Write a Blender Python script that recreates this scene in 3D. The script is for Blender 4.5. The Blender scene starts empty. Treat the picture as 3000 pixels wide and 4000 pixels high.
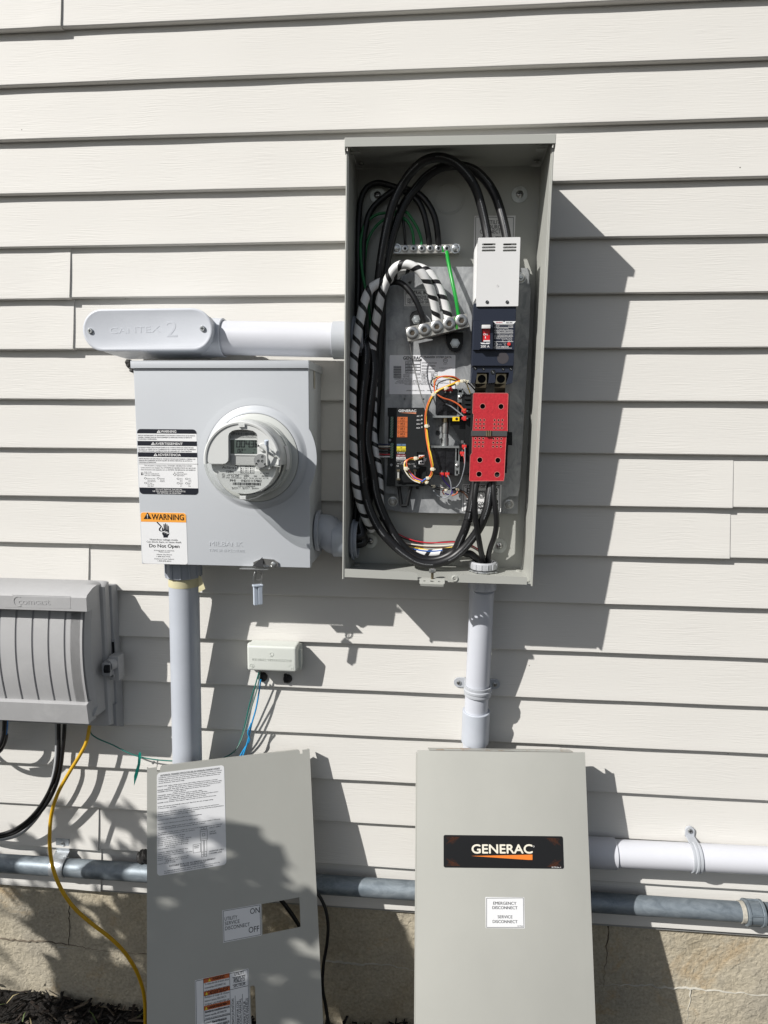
import bpy, bmesh, math, random
from mathutils import Matrix, Vector
from mathutils.geometry import tessellate_polygon
random.seed(7)
SC = bpy.context.scene
COL = SC.collection
R = math.radians
# ------------------------------------------------------------------ camera
GZ = 2.152                                    # height of the first siding lip above the ground
CAMP = Vector((0.17163, -1.35686, GZ - 0.75149))
YAW, PITCH, ROLL, FPX = -0.084516, -0.135639, 0.006673, 2600.0
_f = Vector((math.sin(YAW) * math.cos(PITCH), math.cos(YAW) * math.cos(PITCH), math.sin(PITCH)))
_r = Vector((math.cos(YAW), -math.sin(YAW), 0)); _u = _r.cross(_f)
CR = math.cos(ROLL) * _r + math.sin(ROLL) * _u; CU = -math.sin(ROLL) * _r + math.cos(ROLL) * _u; CF = _f
cd = bpy.data.cameras.new('camera'); cam = bpy.data.objects.new('camera', cd); COL.objects.link(cam)
cd.sensor_fit = 'HORIZONTAL'; cd.sensor_width = 36; cd.lens = 36 * FPX / 3000; cd.clip_start = 0.05; cd.clip_end = 500
cam.matrix_world = Matrix(((CR.x, CU.x, -CF.x, CAMP.x), (CR.y, CU.y, -CF.y, CAMP.y), (CR.z, CU.z, -CF.z, CAMP.z), (0, 0, 0, 1)))
SC.camera = cam
# ------------------------------------------------------------------ sky, sun, exposure
SUN = Vector((1.14, 1.0, -1.15))
EL = math.atan2(-SUN.z, math.hypot(SUN.x, SUN.y)); AZ = math.atan2(-SUN.x, -SUN.y)
w = bpy.data.worlds.new('World'); SC.world = w; w.use_nodes = True
nt = w.node_tree; nt.nodes.clear()
sky = nt.nodes.new('ShaderNodeTexSky'); sky.sky_type = 'NISHITA'; sky.sun_disc = False
sky.sun_elevation = EL; sky.sun_rotation = AZ; sky.air_density = 1.0; sky.dust_density = 1.2
bg = nt.nodes.new('ShaderNodeBackground'); bg.inputs[1].default_value = 0.072
wo = nt.nodes.new('ShaderNodeOutputWorld'); hs = nt.nodes.new('ShaderNodeHueSaturation'); hs.inputs['Saturation'].default_value = .5; nt.links.new(sky.outputs[0], hs.inputs['Color']); nt.links.new(hs.outputs[0], bg.inputs[0]); nt.links.new(bg.outputs[0], wo.inputs[0])
ld = bpy.data.lights.new('sun', 'SUN'); ld.energy = 4.95; ld.angle = R(0.55); ld.color = (1.0, 0.972, 0.935)
lo = bpy.data.objects.new('sun', ld); COL.objects.link(lo); lo.rotation_euler = SUN.to_track_quat('-Z', 'Y').to_euler(); lo.location = (-3, -3, 5)
SC.view_settings.view_transform = 'Standard'; SC.view_settings.look = 'None'; SC.view_settings.exposure = 0.13; SC.view_settings.gamma = 1

# ------------------------------------------------------------------ photo measuring helpers (used to place things at their real depth)
CROP = {'A': (1300, 480, .57264), 'B': (1300, 1300, .57264), 'M': (300, 1150, .66305), 'K': (0, 2200, .78360), 'L': (0, 2900, .78360),
        'R': (1200, 2900, 1.08499), 'Q': (1300, 2150, .60277), 'D': (1500, 1450, .30139), 'E': (1340, 1000, .21700), 'F': (1340, 1380, .21700),
        'G': (1800, 880, .19894), 'H': (1800, 1200, .18083), 'I': (780, 1550, .25316), 'J': (1340, 1850, .33755), 'O': (1780, 1820, .22905),
        'V': (900, 2150, .33152), 'W': (0, 2780, .25316), 'T': (1480, 1550, .18088), 'N': (520, 1650, .16878), 'S': (530, 1970, .13864),
        'U': (560, 2960, .21700), 'X': (740, 3750, .18083), 'Z': (0, 0, 1.0), 'Y': (2500, 3000, .45208), 'C': (0, 3000, .45208), 'P': (0, 2000, .45208)}
def ray(c, x, y):
    o = CROP[c]; u = o[0] + x * o[2]; v = o[1] + y * o[2]
    return CF + (u - 1500) / FPX * CR - (v - 2000) / FPX * CU
def PT(c, x, y, yy):
    d = ray(c, x, y); return CAMP + d * ((yy - CAMP.y) / d.y)
def PX(c, x, y, xx):
    d = ray(c, x, y); return CAMP + d * ((xx - CAMP.x) / d.x)
def PS(c, pts): return [PT(c, *p) for p in pts]
def frame(y, x=0.0, z=0.0): return Matrix(((1, 0, 0, x), (0, 0, -1, y), (0, 1, 0, z), (0, 0, 0, 1)))
def LO(fr, c, x, y, h=0.0):
    """local coordinates on the plane local z = h of frame fr of the photo point"""
    inv = fr.inverted(); d = inv.to_3x3() @ ray(c, x, y); o = inv @ CAMP
    q = o + d * ((h - o.z) / d.z); return Vector((q.x, q.y))

# ------------------------------------------------------------------ materials
MATS = {}
def mat(name, col, rough=.5, metal=0.0, var=0.0, vs=8.0, bump=0.0, bs=200.0, bd=.001, spec=.5, col2=None, stretch=(1, 1, 1), coat=0.0, dirt=None, aniso=None, detail=3):
    if name in MATS: return MATS[name]
    m = bpy.data.materials.new(name); m.use_nodes = True; n = m.node_tree; p = n.nodes['Principled BSDF']
    p.inputs['Roughness'].default_value = rough; p.inputs['Metallic'].default_value = metal
    p.inputs['Specular IOR Level'].default_value = spec; p.inputs['Coat Weight'].default_value = coat
    p.inputs['Base Color'].default_value = (*col, 1)
    L = n.links.new
    tc = n.nodes.new('ShaderNodeTexCoord')
    mp = n.nodes.new('ShaderNodeMapping'); mp.inputs['Scale'].default_value = stretch; L(tc.outputs['Object'], mp.inputs[0])
    cout = None
    if var > 0 or col2:
        t = n.nodes.new('ShaderNodeTexNoise'); t.inputs['Scale'].default_value = vs; t.inputs['Detail'].default_value = 5; t.inputs['Roughness'].default_value = .6
        L(mp.outputs[0], t.inputs['Vector'])
        r = n.nodes.new('ShaderNodeMapRange'); r.inputs[1].default_value = .3; r.inputs[2].default_value = .7; L(t.outputs[0], r.inputs[0])
        mx = n.nodes.new('ShaderNodeMix'); mx.data_type = 'RGBA'; L(r.outputs[0], mx.inputs[0])
        c2 = col2 if col2 else tuple(max(0, c * (1 - var)) for c in col)
        mx.inputs[6].default_value = (*col, 1); mx.inputs[7].default_value = (*c2, 1); cout = mx.outputs[2]
    if dirt:
        dcol, dscale, lo_, hi_ = dirt
        t = n.nodes.new('ShaderNodeTexNoise'); t.inputs['Scale'].default_value = dscale; t.inputs['Detail'].default_value = 6; t.inputs['Roughness'].default_value = .7
        L(tc.outputs['Object'], t.inputs['Vector'])
        r = n.nodes.new('ShaderNodeMapRange'); r.inputs[1].default_value = lo_; r.inputs[2].default_value = hi_; L(t.outputs[0], r.inputs[0])
        mx = n.nodes.new('ShaderNodeMix'); mx.data_type = 'RGBA'; L(r.outputs[0], mx.inputs[0])
        if cout: L(cout, mx.inputs[6])
        else: mx.inputs[6].default_value = (*col, 1)
        mx.inputs[7].default_value = (*dcol, 1); cout = mx.outputs[2]
    if cout: L(cout, p.inputs['Base Color'])
    if bump > 0:
        t = n.nodes.new('ShaderNodeTexNoise'); t.inputs['Scale'].default_value = bs; t.inputs['Detail'].default_value = detail
        L(mp.outputs[0], t.inputs['Vector'])
        b = n.nodes.new('ShaderNodeBump'); b.inputs['Strength'].default_value = bump; b.inputs['Distance'].default_value = bd
        L(t.outputs[0], b.inputs['Height']); L(b.outputs[0], p.inputs['Normal'])
    MATS[name] = m; return m

def siding_mat():
    m = bpy.data.materials.new('vinyl_siding'); m.use_nodes = True; n = m.node_tree; p = n.nodes['Principled BSDF']; L = n.links.new
    p.inputs['Roughness'].default_value = .62; p.inputs['Specular IOR Level'].default_value = .25
    tc = n.nodes.new('ShaderNodeTexCoord'); sep = n.nodes.new('ShaderNodeSeparateXYZ'); L(tc.outputs['Object'], sep.inputs[0])
    # slow wave that bends the embossed grain
    wv = n.nodes.new('ShaderNodeTexNoise'); wv.inputs['Scale'].default_value = 9; wv.inputs['Detail'].default_value = 1; L(tc.outputs['Object'], wv.inputs['Vector'])
    ms = n.nodes.new('ShaderNodeMath'); ms.operation = 'MULTIPLY_ADD'; ms.inputs[1].default_value = .012; L(wv.outputs[0], ms.inputs[0]); L(sep.outputs[2], ms.inputs[2])
    cb = n.nodes.new('ShaderNodeCombineXYZ'); L(sep.outputs[0], cb.inputs[0]); L(ms.outputs[0], cb.inputs[2])
    mp = n.nodes.new('ShaderNodeMapping'); mp.inputs['Scale'].default_value = (20, 1, 400); L(cb.outputs[0], mp.inputs[0])
    t = n.nodes.new('ShaderNodeTexNoise'); t.inputs['Scale'].default_value = 1; t.inputs['Detail'].default_value = 2.5; t.inputs['Roughness'].default_value = .45; L(mp.outputs[0], t.inputs['Vector'])
    # patches where the grain is strong or faint
    t2 = n.nodes.new('ShaderNodeTexNoise'); t2.inputs['Scale'].default_value = 14; t2.inputs['Detail'].default_value = 2; L(tc.outputs['Object'], t2.inputs['Vector'])
    r = n.nodes.new('ShaderNodeMapRange'); r.inputs[1].default_value = .35; r.inputs[2].default_value = .62; r.inputs[3].default_value = .12; r.inputs[4].default_value = .75; L(t2.outputs[0], r.inputs[0])
    b = n.nodes.new('ShaderNodeBump'); b.inputs['Distance'].default_value = .00085; L(r.outputs[0], b.inputs['Strength']); L(t.outputs[0], b.inputs['Height'])
    L(b.outputs[0], p.inputs['Normal'])
    t3 = n.nodes.new('ShaderNodeTexNoise'); t3.inputs['Scale'].default_value = 3; t3.inputs['Detail'].default_value = 6; L(tc.outputs['Object'], t3.inputs['Vector'])
    mx = n.nodes.new('ShaderNodeMix'); mx.data_type = 'RGBA'; L(t3.outputs[0], mx.inputs[0])
    mx.inputs[6].default_value = (.642, .628, .592, 1); mx.inputs[7].default_value = (.602, .588, .555, 1)
    # tiny dark specks
    v = n.nodes.new('ShaderNodeTexVoronoi'); v.inputs['Scale'].default_value = 9; L(tc.outputs['Object'], v.inputs['Vector'])
    ls = n.nodes.new('ShaderNodeMath'); ls.operation = 'LESS_THAN'; ls.inputs[1].default_value = .011; L(v.outputs['Distance'], ls.inputs[0])
    mx2 = n.nodes.new('ShaderNodeMix'); mx2.data_type = 'RGBA'; L(ls.outputs[0], mx2.inputs[0]); L(mx.outputs[2], mx2.inputs[6]); mx2.inputs[7].default_value = (.06, .05, .04, 1)
    L(mx2.outputs[2], p.inputs['Base Color']); return m

def galv_mat(name, c1, c2, rough=.42, metal=.75, scale=38, stretch=(1, 1, 1)):
    m = bpy.data.materials.new(name); m.use_nodes = True; n = m.node_tree; p = n.nodes['Principled BSDF']; L = n.links.new
    p.inputs['Metallic'].default_value = metal
    tc = n.nodes.new('ShaderNodeTexCoord'); mp = n.nodes.new('ShaderNodeMapping'); mp.inputs['Scale'].default_value = stretch; L(tc.outputs['Object'], mp.inputs[0])
    ns = n.nodes.new('ShaderNodeTexNoise'); ns.inputs['Scale'].default_value = scale; ns.inputs['Detail'].default_value = 8; ns.inputs['Roughness'].default_value = .72; ns.inputs['Distortion'].default_value = .8; L(mp.outputs[0], ns.inputs['Vector'])
    n2 = n.nodes.new('ShaderNodeTexNoise'); n2.inputs['Scale'].default_value = scale * .22; n2.inputs['Detail'].default_value = 3; L(mp.outputs[0], n2.inputs['Vector'])
    ad = n.nodes.new('ShaderNodeMath'); ad.operation = 'MULTIPLY_ADD'; ad.inputs[1].default_value = .6; L(n2.outputs[0], ad.inputs[0]); L(ns.outputs[0], ad.inputs[2])
    r = n.nodes.new('ShaderNodeMapRange'); r.inputs[1].default_value = .6; r.inputs[2].default_value = 1.0; L(ad.outputs[0], r.inputs[0])
    mx = n.nodes.new('ShaderNodeMix'); mx.data_type = 'RGBA'; L(r.outputs[0], mx.inputs[0]); mx.inputs[6].default_value = (*c1, 1); mx.inputs[7].default_value = (*c2, 1)
    L(mx.outputs[2], p.inputs['Base Color'])
    r2 = n.nodes.new('ShaderNodeMapRange'); r2.inputs[3].default_value = rough - .1; r2.inputs[4].default_value = rough + .18; L(ns.outputs[0], r2.inputs[0]); L(r2.outputs[0], p.inputs['Roughness'])
    b = n.nodes.new('ShaderNodeBump'); b.inputs['Strength'].default_value = .25; b.inputs['Distance'].default_value = .0008; L(ns.outputs[0], b.inputs['Height']); L(b.outputs[0], p.inputs['Normal'])
    MATS[name] = m; return m

def stripe_mat():
    m = bpy.data.materials.new('white_tape_spiral_on_black_jacket'); m.use_nodes = True; n = m.node_tree; p = n.nodes['Principled BSDF']; L = n.links.new
    uv = n.nodes.new('ShaderNodeUVMap'); uv.uv_map = 'UVMap'; s = n.nodes.new('ShaderNodeSeparateXYZ'); L(uv.outputs[0], s.inputs[0])
    a = n.nodes.new('ShaderNodeMath'); a.operation = 'MULTIPLY_ADD'; a.inputs[1].default_value = 1 / .030; L(s.outputs[1], a.inputs[0]); L(s.outputs[0], a.inputs[2])
    fr = n.nodes.new('ShaderNodeMath'); fr.operation = 'FRACT'; L(a.outputs[0], fr.inputs[0])
    ls = n.nodes.new('ShaderNodeMath'); ls.operation = 'LESS_THAN'; ls.inputs[1].default_value = .70; L(fr.outputs[0], ls.inputs[0])
    mx = n.nodes.new('ShaderNodeMix'); mx.data_type = 'RGBA'; L(ls.outputs[0], mx.inputs[0]); mx.inputs[6].default_value = (.012, .012, .013, 1); mx.inputs[7].default_value = (.74, .74, .73, 1)
    L(mx.outputs[2], p.inputs['Base Color']); p.inputs['Roughness'].default_value = .38
    b = n.nodes.new('ShaderNodeBump'); b.inputs['Strength'].default_value = .6; b.inputs['Distance'].default_value = .0004; L(ls.outputs[0], b.inputs['Height']); L(b.outputs[0], p.inputs['Normal'])
    MATS['stripe'] = m; return m

def print_mat():
    """black cable jacket with a row of faint printed characters along it"""
    m = bpy.data.materials.new('black_jacket_with_print'); m.use_nodes = True; n = m.node_tree; p = n.nodes['Principled BSDF']; L = n.links.new
    uv = n.nodes.new('ShaderNodeUVMap'); uv.uv_map = 'UVMap'; s = n.nodes.new('ShaderNodeSeparateXYZ'); L(uv.outputs[0], s.inputs[0])
    def mth(op, a, b=None):
        k = n.nodes.new('ShaderNodeMath'); k.operation = op
        for i, q in enumerate((a, b)):
            if q is None: continue
            if isinstance(q, (int, float)): k.inputs[i].default_value = q
            else: L(q, k.inputs[i])
        return k.outputs[0]
    cb = n.nodes.new('ShaderNodeCombineXYZ'); L(mth('MULTIPLY', s.outputs[0], 110), cb.inputs[0]); L(mth('MULTIPLY', s.outputs[1], 1100), cb.inputs[1])
    t = n.nodes.new('ShaderNodeTexNoise'); t.inputs['Scale'].default_value = 1; t.inputs['Detail'].default_value = 0; L(cb.outputs[0], t.inputs['Vector'])
    band = mth('LESS_THAN', mth('ABSOLUTE', mth('SUBTRACT', s.outputs[0], .50)), .020)
    word = mth('LESS_THAN', mth('FRACT', mth('MULTIPLY', s.outputs[1], 9)), .72)
    ink = mth('MULTIPLY', mth('MULTIPLY', band, word), mth('GREATER_THAN', t.outputs[0], .53))
    n3 = n.nodes.new('ShaderNodeTexNoise'); n3.inputs['Scale'].default_value = 60; n3.inputs['Detail'].default_value = 5
    tc = n.nodes.new('ShaderNodeTexCoord'); L(tc.outputs['Object'], n3.inputs['Vector'])
    sc_ = mth('MULTIPLY', mth('GREATER_THAN', n3.outputs[0], .70), .18)
    mx = n.nodes.new('ShaderNodeMix'); mx.data_type = 'RGBA'; L(mth('MAXIMUM', ink, sc_), mx.inputs[0]); mx.inputs[6].default_value = (.009, .009, .010, 1); mx.inputs[7].default_value = (.26, .27, .28, 1)
    L(mx.outputs[2], p.inputs['Base Color']); p.inputs['Roughness'].default_value = .42
    b = n.nodes.new('ShaderNodeBump'); b.inputs['Strength'].default_value = .35; b.inputs['Distance'].default_value = .0006; L(n3.outputs[0], b.inputs['Height']); L(b.outputs[0], p.inputs['Normal'])
    MATS['bigjacket'] = m; return m

def concrete_mat():
    m = bpy.data.materials.new('parged_concrete'); m.use_nodes = True; n = m.node_tree; p = n.nodes['Principled BSDF']; L = n.links.new
    p.inputs['Roughness'].default_value = .92; p.inputs['Specular IOR Level'].default_value = .15
    tc = n.nodes.new('ShaderNodeTexCoord')
    def nz(s, d, r=.6, dist=0):
        t = n.nodes.new('ShaderNodeTexNoise'); t.inputs['Scale'].default_value = s; t.inputs['Detail'].default_value = d; t.inputs['Roughness'].default_value = r; t.inputs['Distortion'].default_value = dist
        L(tc.outputs['Object'], t.inputs['Vector']); return t.outputs[0]
    cr = n.nodes.new('ShaderNodeValToRGB'); L(nz(3.5, 7, .65), cr.inputs[0]); e = cr.color_ramp.elements
    e[0].position = .34; e[0].color = (.38, .32, .22, 1); e[1].position = .66; e[1].color = (.385, .35, .28, 1)
    q = e.new(.5); q.color = (.47, .42, .32, 1)
    cr2 = n.nodes.new('ShaderNodeMapRange'); cr2.inputs[1].default_value = .56; cr2.inputs[2].default_value = .72; L(nz(6, 8, .7, .5), cr2.inputs[0])
    mx = n.nodes.new('ShaderNodeMix'); mx.data_type = 'RGBA'; L(cr2.outputs[0], mx.inputs[0]); L(cr.outputs[0], mx.inputs[6]); mx.inputs[7].default_value = (.45, .33, .19, 1)
    g = n.nodes.new('ShaderNodeMapRange'); g.inputs[1].default_value = .25; g.inputs[2].default_value = .75; g.inputs[3].default_value = .72; g.inputs[4].default_value = 1.15; L(nz(160, 4, .6), g.inputs[0])
    vm = n.nodes.new('ShaderNodeVectorMath'); vm.operation = 'SCALE'; L(mx.outputs[2], vm.inputs[0]); L(g.outputs[0], vm.inputs['Scale'])
    L(vm.outputs[0], p.inputs['Base Color'])
    b1 = n.nodes.new('ShaderNodeBump'); b1.inputs['Strength'].default_value = .8; b1.inputs['Distance'].default_value = .0045; L(nz(85, 5, .55, .6), b1.inputs['Height'])
    b2 = n.nodes.new('ShaderNodeBump'); b2.inputs['Strength'].default_value = .5; b2.inputs['Distance'].default_value = .012; L(nz(14, 3), b2.inputs['Height']); L(b1.outputs[0], b2.inputs['Normal'])
    L(b2.outputs[0], p.inputs['Normal']); return m

def lens_mat():
    m = bpy.data.materials.new('clear_polycarbonate'); m.use_nodes = True; n = m.node_tree; n.nodes.clear(); L = n.links.new
    o = n.nodes.new('ShaderNodeOutputMaterial'); a = n.nodes.new('ShaderNodeBsdfTransparent'); a.inputs[0].default_value = (.985, .99, .985, 1)
    g = n.nodes.new('ShaderNodeBsdfGlossy'); g.inputs['Roughness'].default_value = .04; x = n.nodes.new('ShaderNodeMixShader')
    lw = n.nodes.new('ShaderNodeLayerWeight'); lw.inputs[0].default_value = .25
    mr = n.nodes.new('ShaderNodeMapRange'); mr.inputs[3].default_value = .03; mr.inputs[4].default_value = .4; L(lw.outputs['Fresnel'], mr.inputs[0])
    L(mr.outputs[0], x.inputs[0]); L(a.outputs[0], x.inputs[1]); L(g.outputs[0], x.inputs[2]); L(x.outputs[0], o.inputs[0]); return m

SIDING = siding_mat(); CONC = concrete_mat(); LENS = lens_mat(); STRIPE = stripe_mat(); BIG = print_mat()
BOXGREY = mat('meter_box_grey_paint', (.500, .522, .548), .42, var=.05, vs=3, bump=.05, bs=500, bd=.0003)
BEIGE = mat('warm_grey_enclosure_paint', (.405, .41, .378), .46, var=.07, vs=4, bump=.08, bs=450, bd=.0003, dirt=((.30, .22, .13), 26, .71, .84))
COVER = mat('warm_grey_cover_paint', (.415, .415, .380), .46, var=.09, vs=5, bump=.06, bs=500, bd=.0003, stretch=(1, 1, .6))
PVCL = mat('light_grey_pvc', (.56, .585, .63), .40, var=.07, vs=14)
PVC = mat('grey_pvc', (.47, .50, .55), .40, var=.08, vs=14, bump=.03, bs=60, bd=.0005)
PVCD = mat('grey_pvc_fitting', (.36, .385, .43), .42, var=.08, vs=14)
PVCW = mat('bleached_white_pvc', (.62, .63, .67), .38, var=.1, vs=6, stretch=(.3, 1, 1), dirt=((.55, .50, .42), 30, .66, .8))
PVCV = mat('bleached_white_pvc_upright', (.56, .58, .63), .38, var=.1, vs=6, stretch=(1, 1, .3))
ADAPT = mat('pale_grey_fitting', (.44, .46, .49), .42, var=.06, vs=10)
BLACK = mat('black_insulation', (.009, .009, .010), .42, var=.3, vs=60, bump=.1, bs=300, bd=.0003)
BLACKP = mat('black_plastic', (.011, .012, .013), .45, spec=.3, var=.3, vs=30, bump=.15, bs=700, bd=.0003)
BLACKM = mat('matt_black_moulding', (.012, .014, .015), .6, spec=.25, bump=.2, bs=900, bd=.0003)
TAPE = mat('black_electrical_tape', (.010, .010, .012), .32, bump=.8, bs=70, bd=.002, detail=4)
NAVY = mat('navy_breaker_plastic', (.018, .023, .038), .45, spec=.3, bump=.12, bs=700, bd=.0003)
WPLAS = mat('white_plastic', (.66, .66, .655), .36, bump=.05, bs=600, bd=.0002)
RED = mat('red_fishpaper', (.52, .018, .030), .55, var=.25, vs=260, bump=.6, bs=210, bd=.0008)
ALU = mat('cast_aluminium_lug', (.60, .58, .53), .42, metal=.85, var=.35, vs=120, bump=.35, bs=260, bd=.0006)
ZINC = mat('zinc_plate', (.62, .64, .64), .32, metal=.9, var=.25, vs=60)
STEEL = mat('bright_steel', (.52, .52, .51), .32, metal=.95, var=.15, vs=80)
BRASS = mat('tinned_copper', (.42, .36, .25), .28, metal=.9, var=.4, vs=30)
COPPER = mat('bare_copper', (.45, .20, .09), .35, metal=.9)
GALV = galv_mat('galvanised_sheet', (.17, .18, .19), (.42, .43, .435), .5, .35, 42, (1, 1, .55))
GALVP = galv_mat('galvanised_conduit', (.14, .17, .195), (.29, .33, .36), .45, .4, 60, (.5, 1, 1))
GREEN = mat('green_insulation', (.010, .30, .035), .35)
GREEND = mat('dark_green_insulation', (.012, .17, .05), .4)
INK = mat('black_ink', (.008, .009, .011), .6, spec=.2)
LINK = mat('slate_ink', (.012, .014, .021), .6, spec=.2)
WHITE = mat('white_label', (.76, .765, .77), .40)
SILV = mat('silver_label', (.74, .74, .74), .45, var=.05, vs=12)
WINK = mat('white_ink', (.72, .72, .72), .5)
ORANGE = mat('orange_ink', (.78, .21, .03), .45)
ORANGEL = mat('warning_orange', (.85, .36, .05), .45)
ORANGED = mat('deep_orange_ink', (.50, .12, .03), .5)
YEL = mat('yellow_ink', (.72, .60, .04), .45)
YELW = mat('yellow_insulation', (.80, .55, .05), .35)
ORW = mat('orange_insulation', (.72, .15, .05), .35)
PURP = mat('purple_insulation', (.10, .04, .40), .35)
GREYW = mat('grey_insulation', (.27, .29, .31), .35)
WHW = mat('white_insulation', (.72, .68, .58), .35)
BLUEW = mat('blue_insulation', (.03, .12, .42), .35)
REDW = mat('red_insulation', (.50, .02, .035), .35)
REDC = mat('red_spade_connector', (.62, .035, .03), .35)
BROWNW = mat('brown_insulation', (.10, .04, .02), .35)
NYLON = mat('natural_nylon', (.72, .67, .52), .35)
LBLUE = mat('blue_ink', (.10, .17, .27), .5)
MINT = mat('pale_green_terminal', (.015, .13, .07), .45, var=.3, vs=150)
CBOX = mat('weathered_grey_plastic', (.41, .41, .412), .62, var=.16, vs=6, bump=.12, bs=160, bd=.0005, dirt=((.44, .44, .44), 12, .5, .75))
CBOXD = mat('grey_back_box_plastic', (.32, .325, .335), .62, var=.12, vs=6)
IVORY = mat('pale_green_grey_plastic', (.63, .655, .61), .42, var=.05, vs=8)
MASK = mat('meter_light_grey_plastic', (.60, .612, .60), .3, bump=.03, bs=400, bd=.0002)
SHELL = mat('meter_shell_grey_green', (.56, .575, .55), .25)
FACE = mat('meter_face_white', (.80, .81, .80), .45)
LCD = mat('lcd_glass', (.075, .098, .088), .22)
LCDSEG = mat('lcd_segment', (.022, .028, .028), .35)
BLUECAP = mat('pale_blue_seal_plastic', (.50, .56, .64), .4)
YCAB = mat('yellow_cable_jacket', (.62, .36, .012), .42, var=.15, vs=20)
TEAL = mat('teal_wire', (.02, .16, .13), .4)
TEALG = mat('teal_ribbon', (.01, .30, .23), .4)
SAGE = mat('sage_wire', (.17, .26, .23), .42, var=.3, vs=200)
CYAN = mat('light_blue_wire', (.02, .28, .58), .38)
MASKT = mat('masking_tape', (.62, .57, .36), .6, var=.15, vs=30)
PUTTY = mat('black_putty', (.015, .014, .013), .6, bump=.8, bs=60, bd=.003)
MORT = mat('chalky_mortar', (.50, .48, .42), .95, var=.3, vs=60)
MORTD = mat('dark_joint', (.12, .10, .075), .95)

# ------------------------------------------------------------------ mesh builder
_tx = {}
def glyphs(s, bold):
    k = (s, bold)
    if k in _tx: return _tx[k]
    c = bpy.data.curves.new('t', 'FONT'); c.body = s; c.size = 1; c.resolution_u = 2 if len(s) > 14 else 4; c.offset = bold
    o = bpy.data.objects.new('t', c); me = o.to_mesh()
    v = [tuple(q.co) for q in me.vertices]; f = [tuple(p.vertices) for p in me.polygons]
    o.to_mesh_clear(); bpy.data.objects.remove(o); bpy.data.curves.remove(c)
    _tx[k] = (v, f); return _tx[k]
CAPH = max(q[1] for q in glyphs('H', 0)[0])
def rrect(x0, y0, x1, y1, r=0, n=5):
    if r <= 0: return [(x0, y0), (x1, y0), (x1, y1), (x0, y1)]
    o = []
    for cx, cy, a in ((x1 - r, y0 + r, -90), (x1 - r, y1 - r, 0), (x0 + r, y1 - r, 90), (x0 + r, y0 + r, 180)):
        for i in range(n + 1):
            t = R(a + 90 * i / n); o.append((cx + r * math.cos(t), cy + r * math.sin(t)))
    return o
def circ(cx, cy, r, n=16, ry=None): return [(cx + r * math.cos(2 * math.pi * i / n), cy + (ry or r) * math.sin(2 * math.pi * i / n)) for i in range(n)]
I4 = Matrix.Identity(4)
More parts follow.
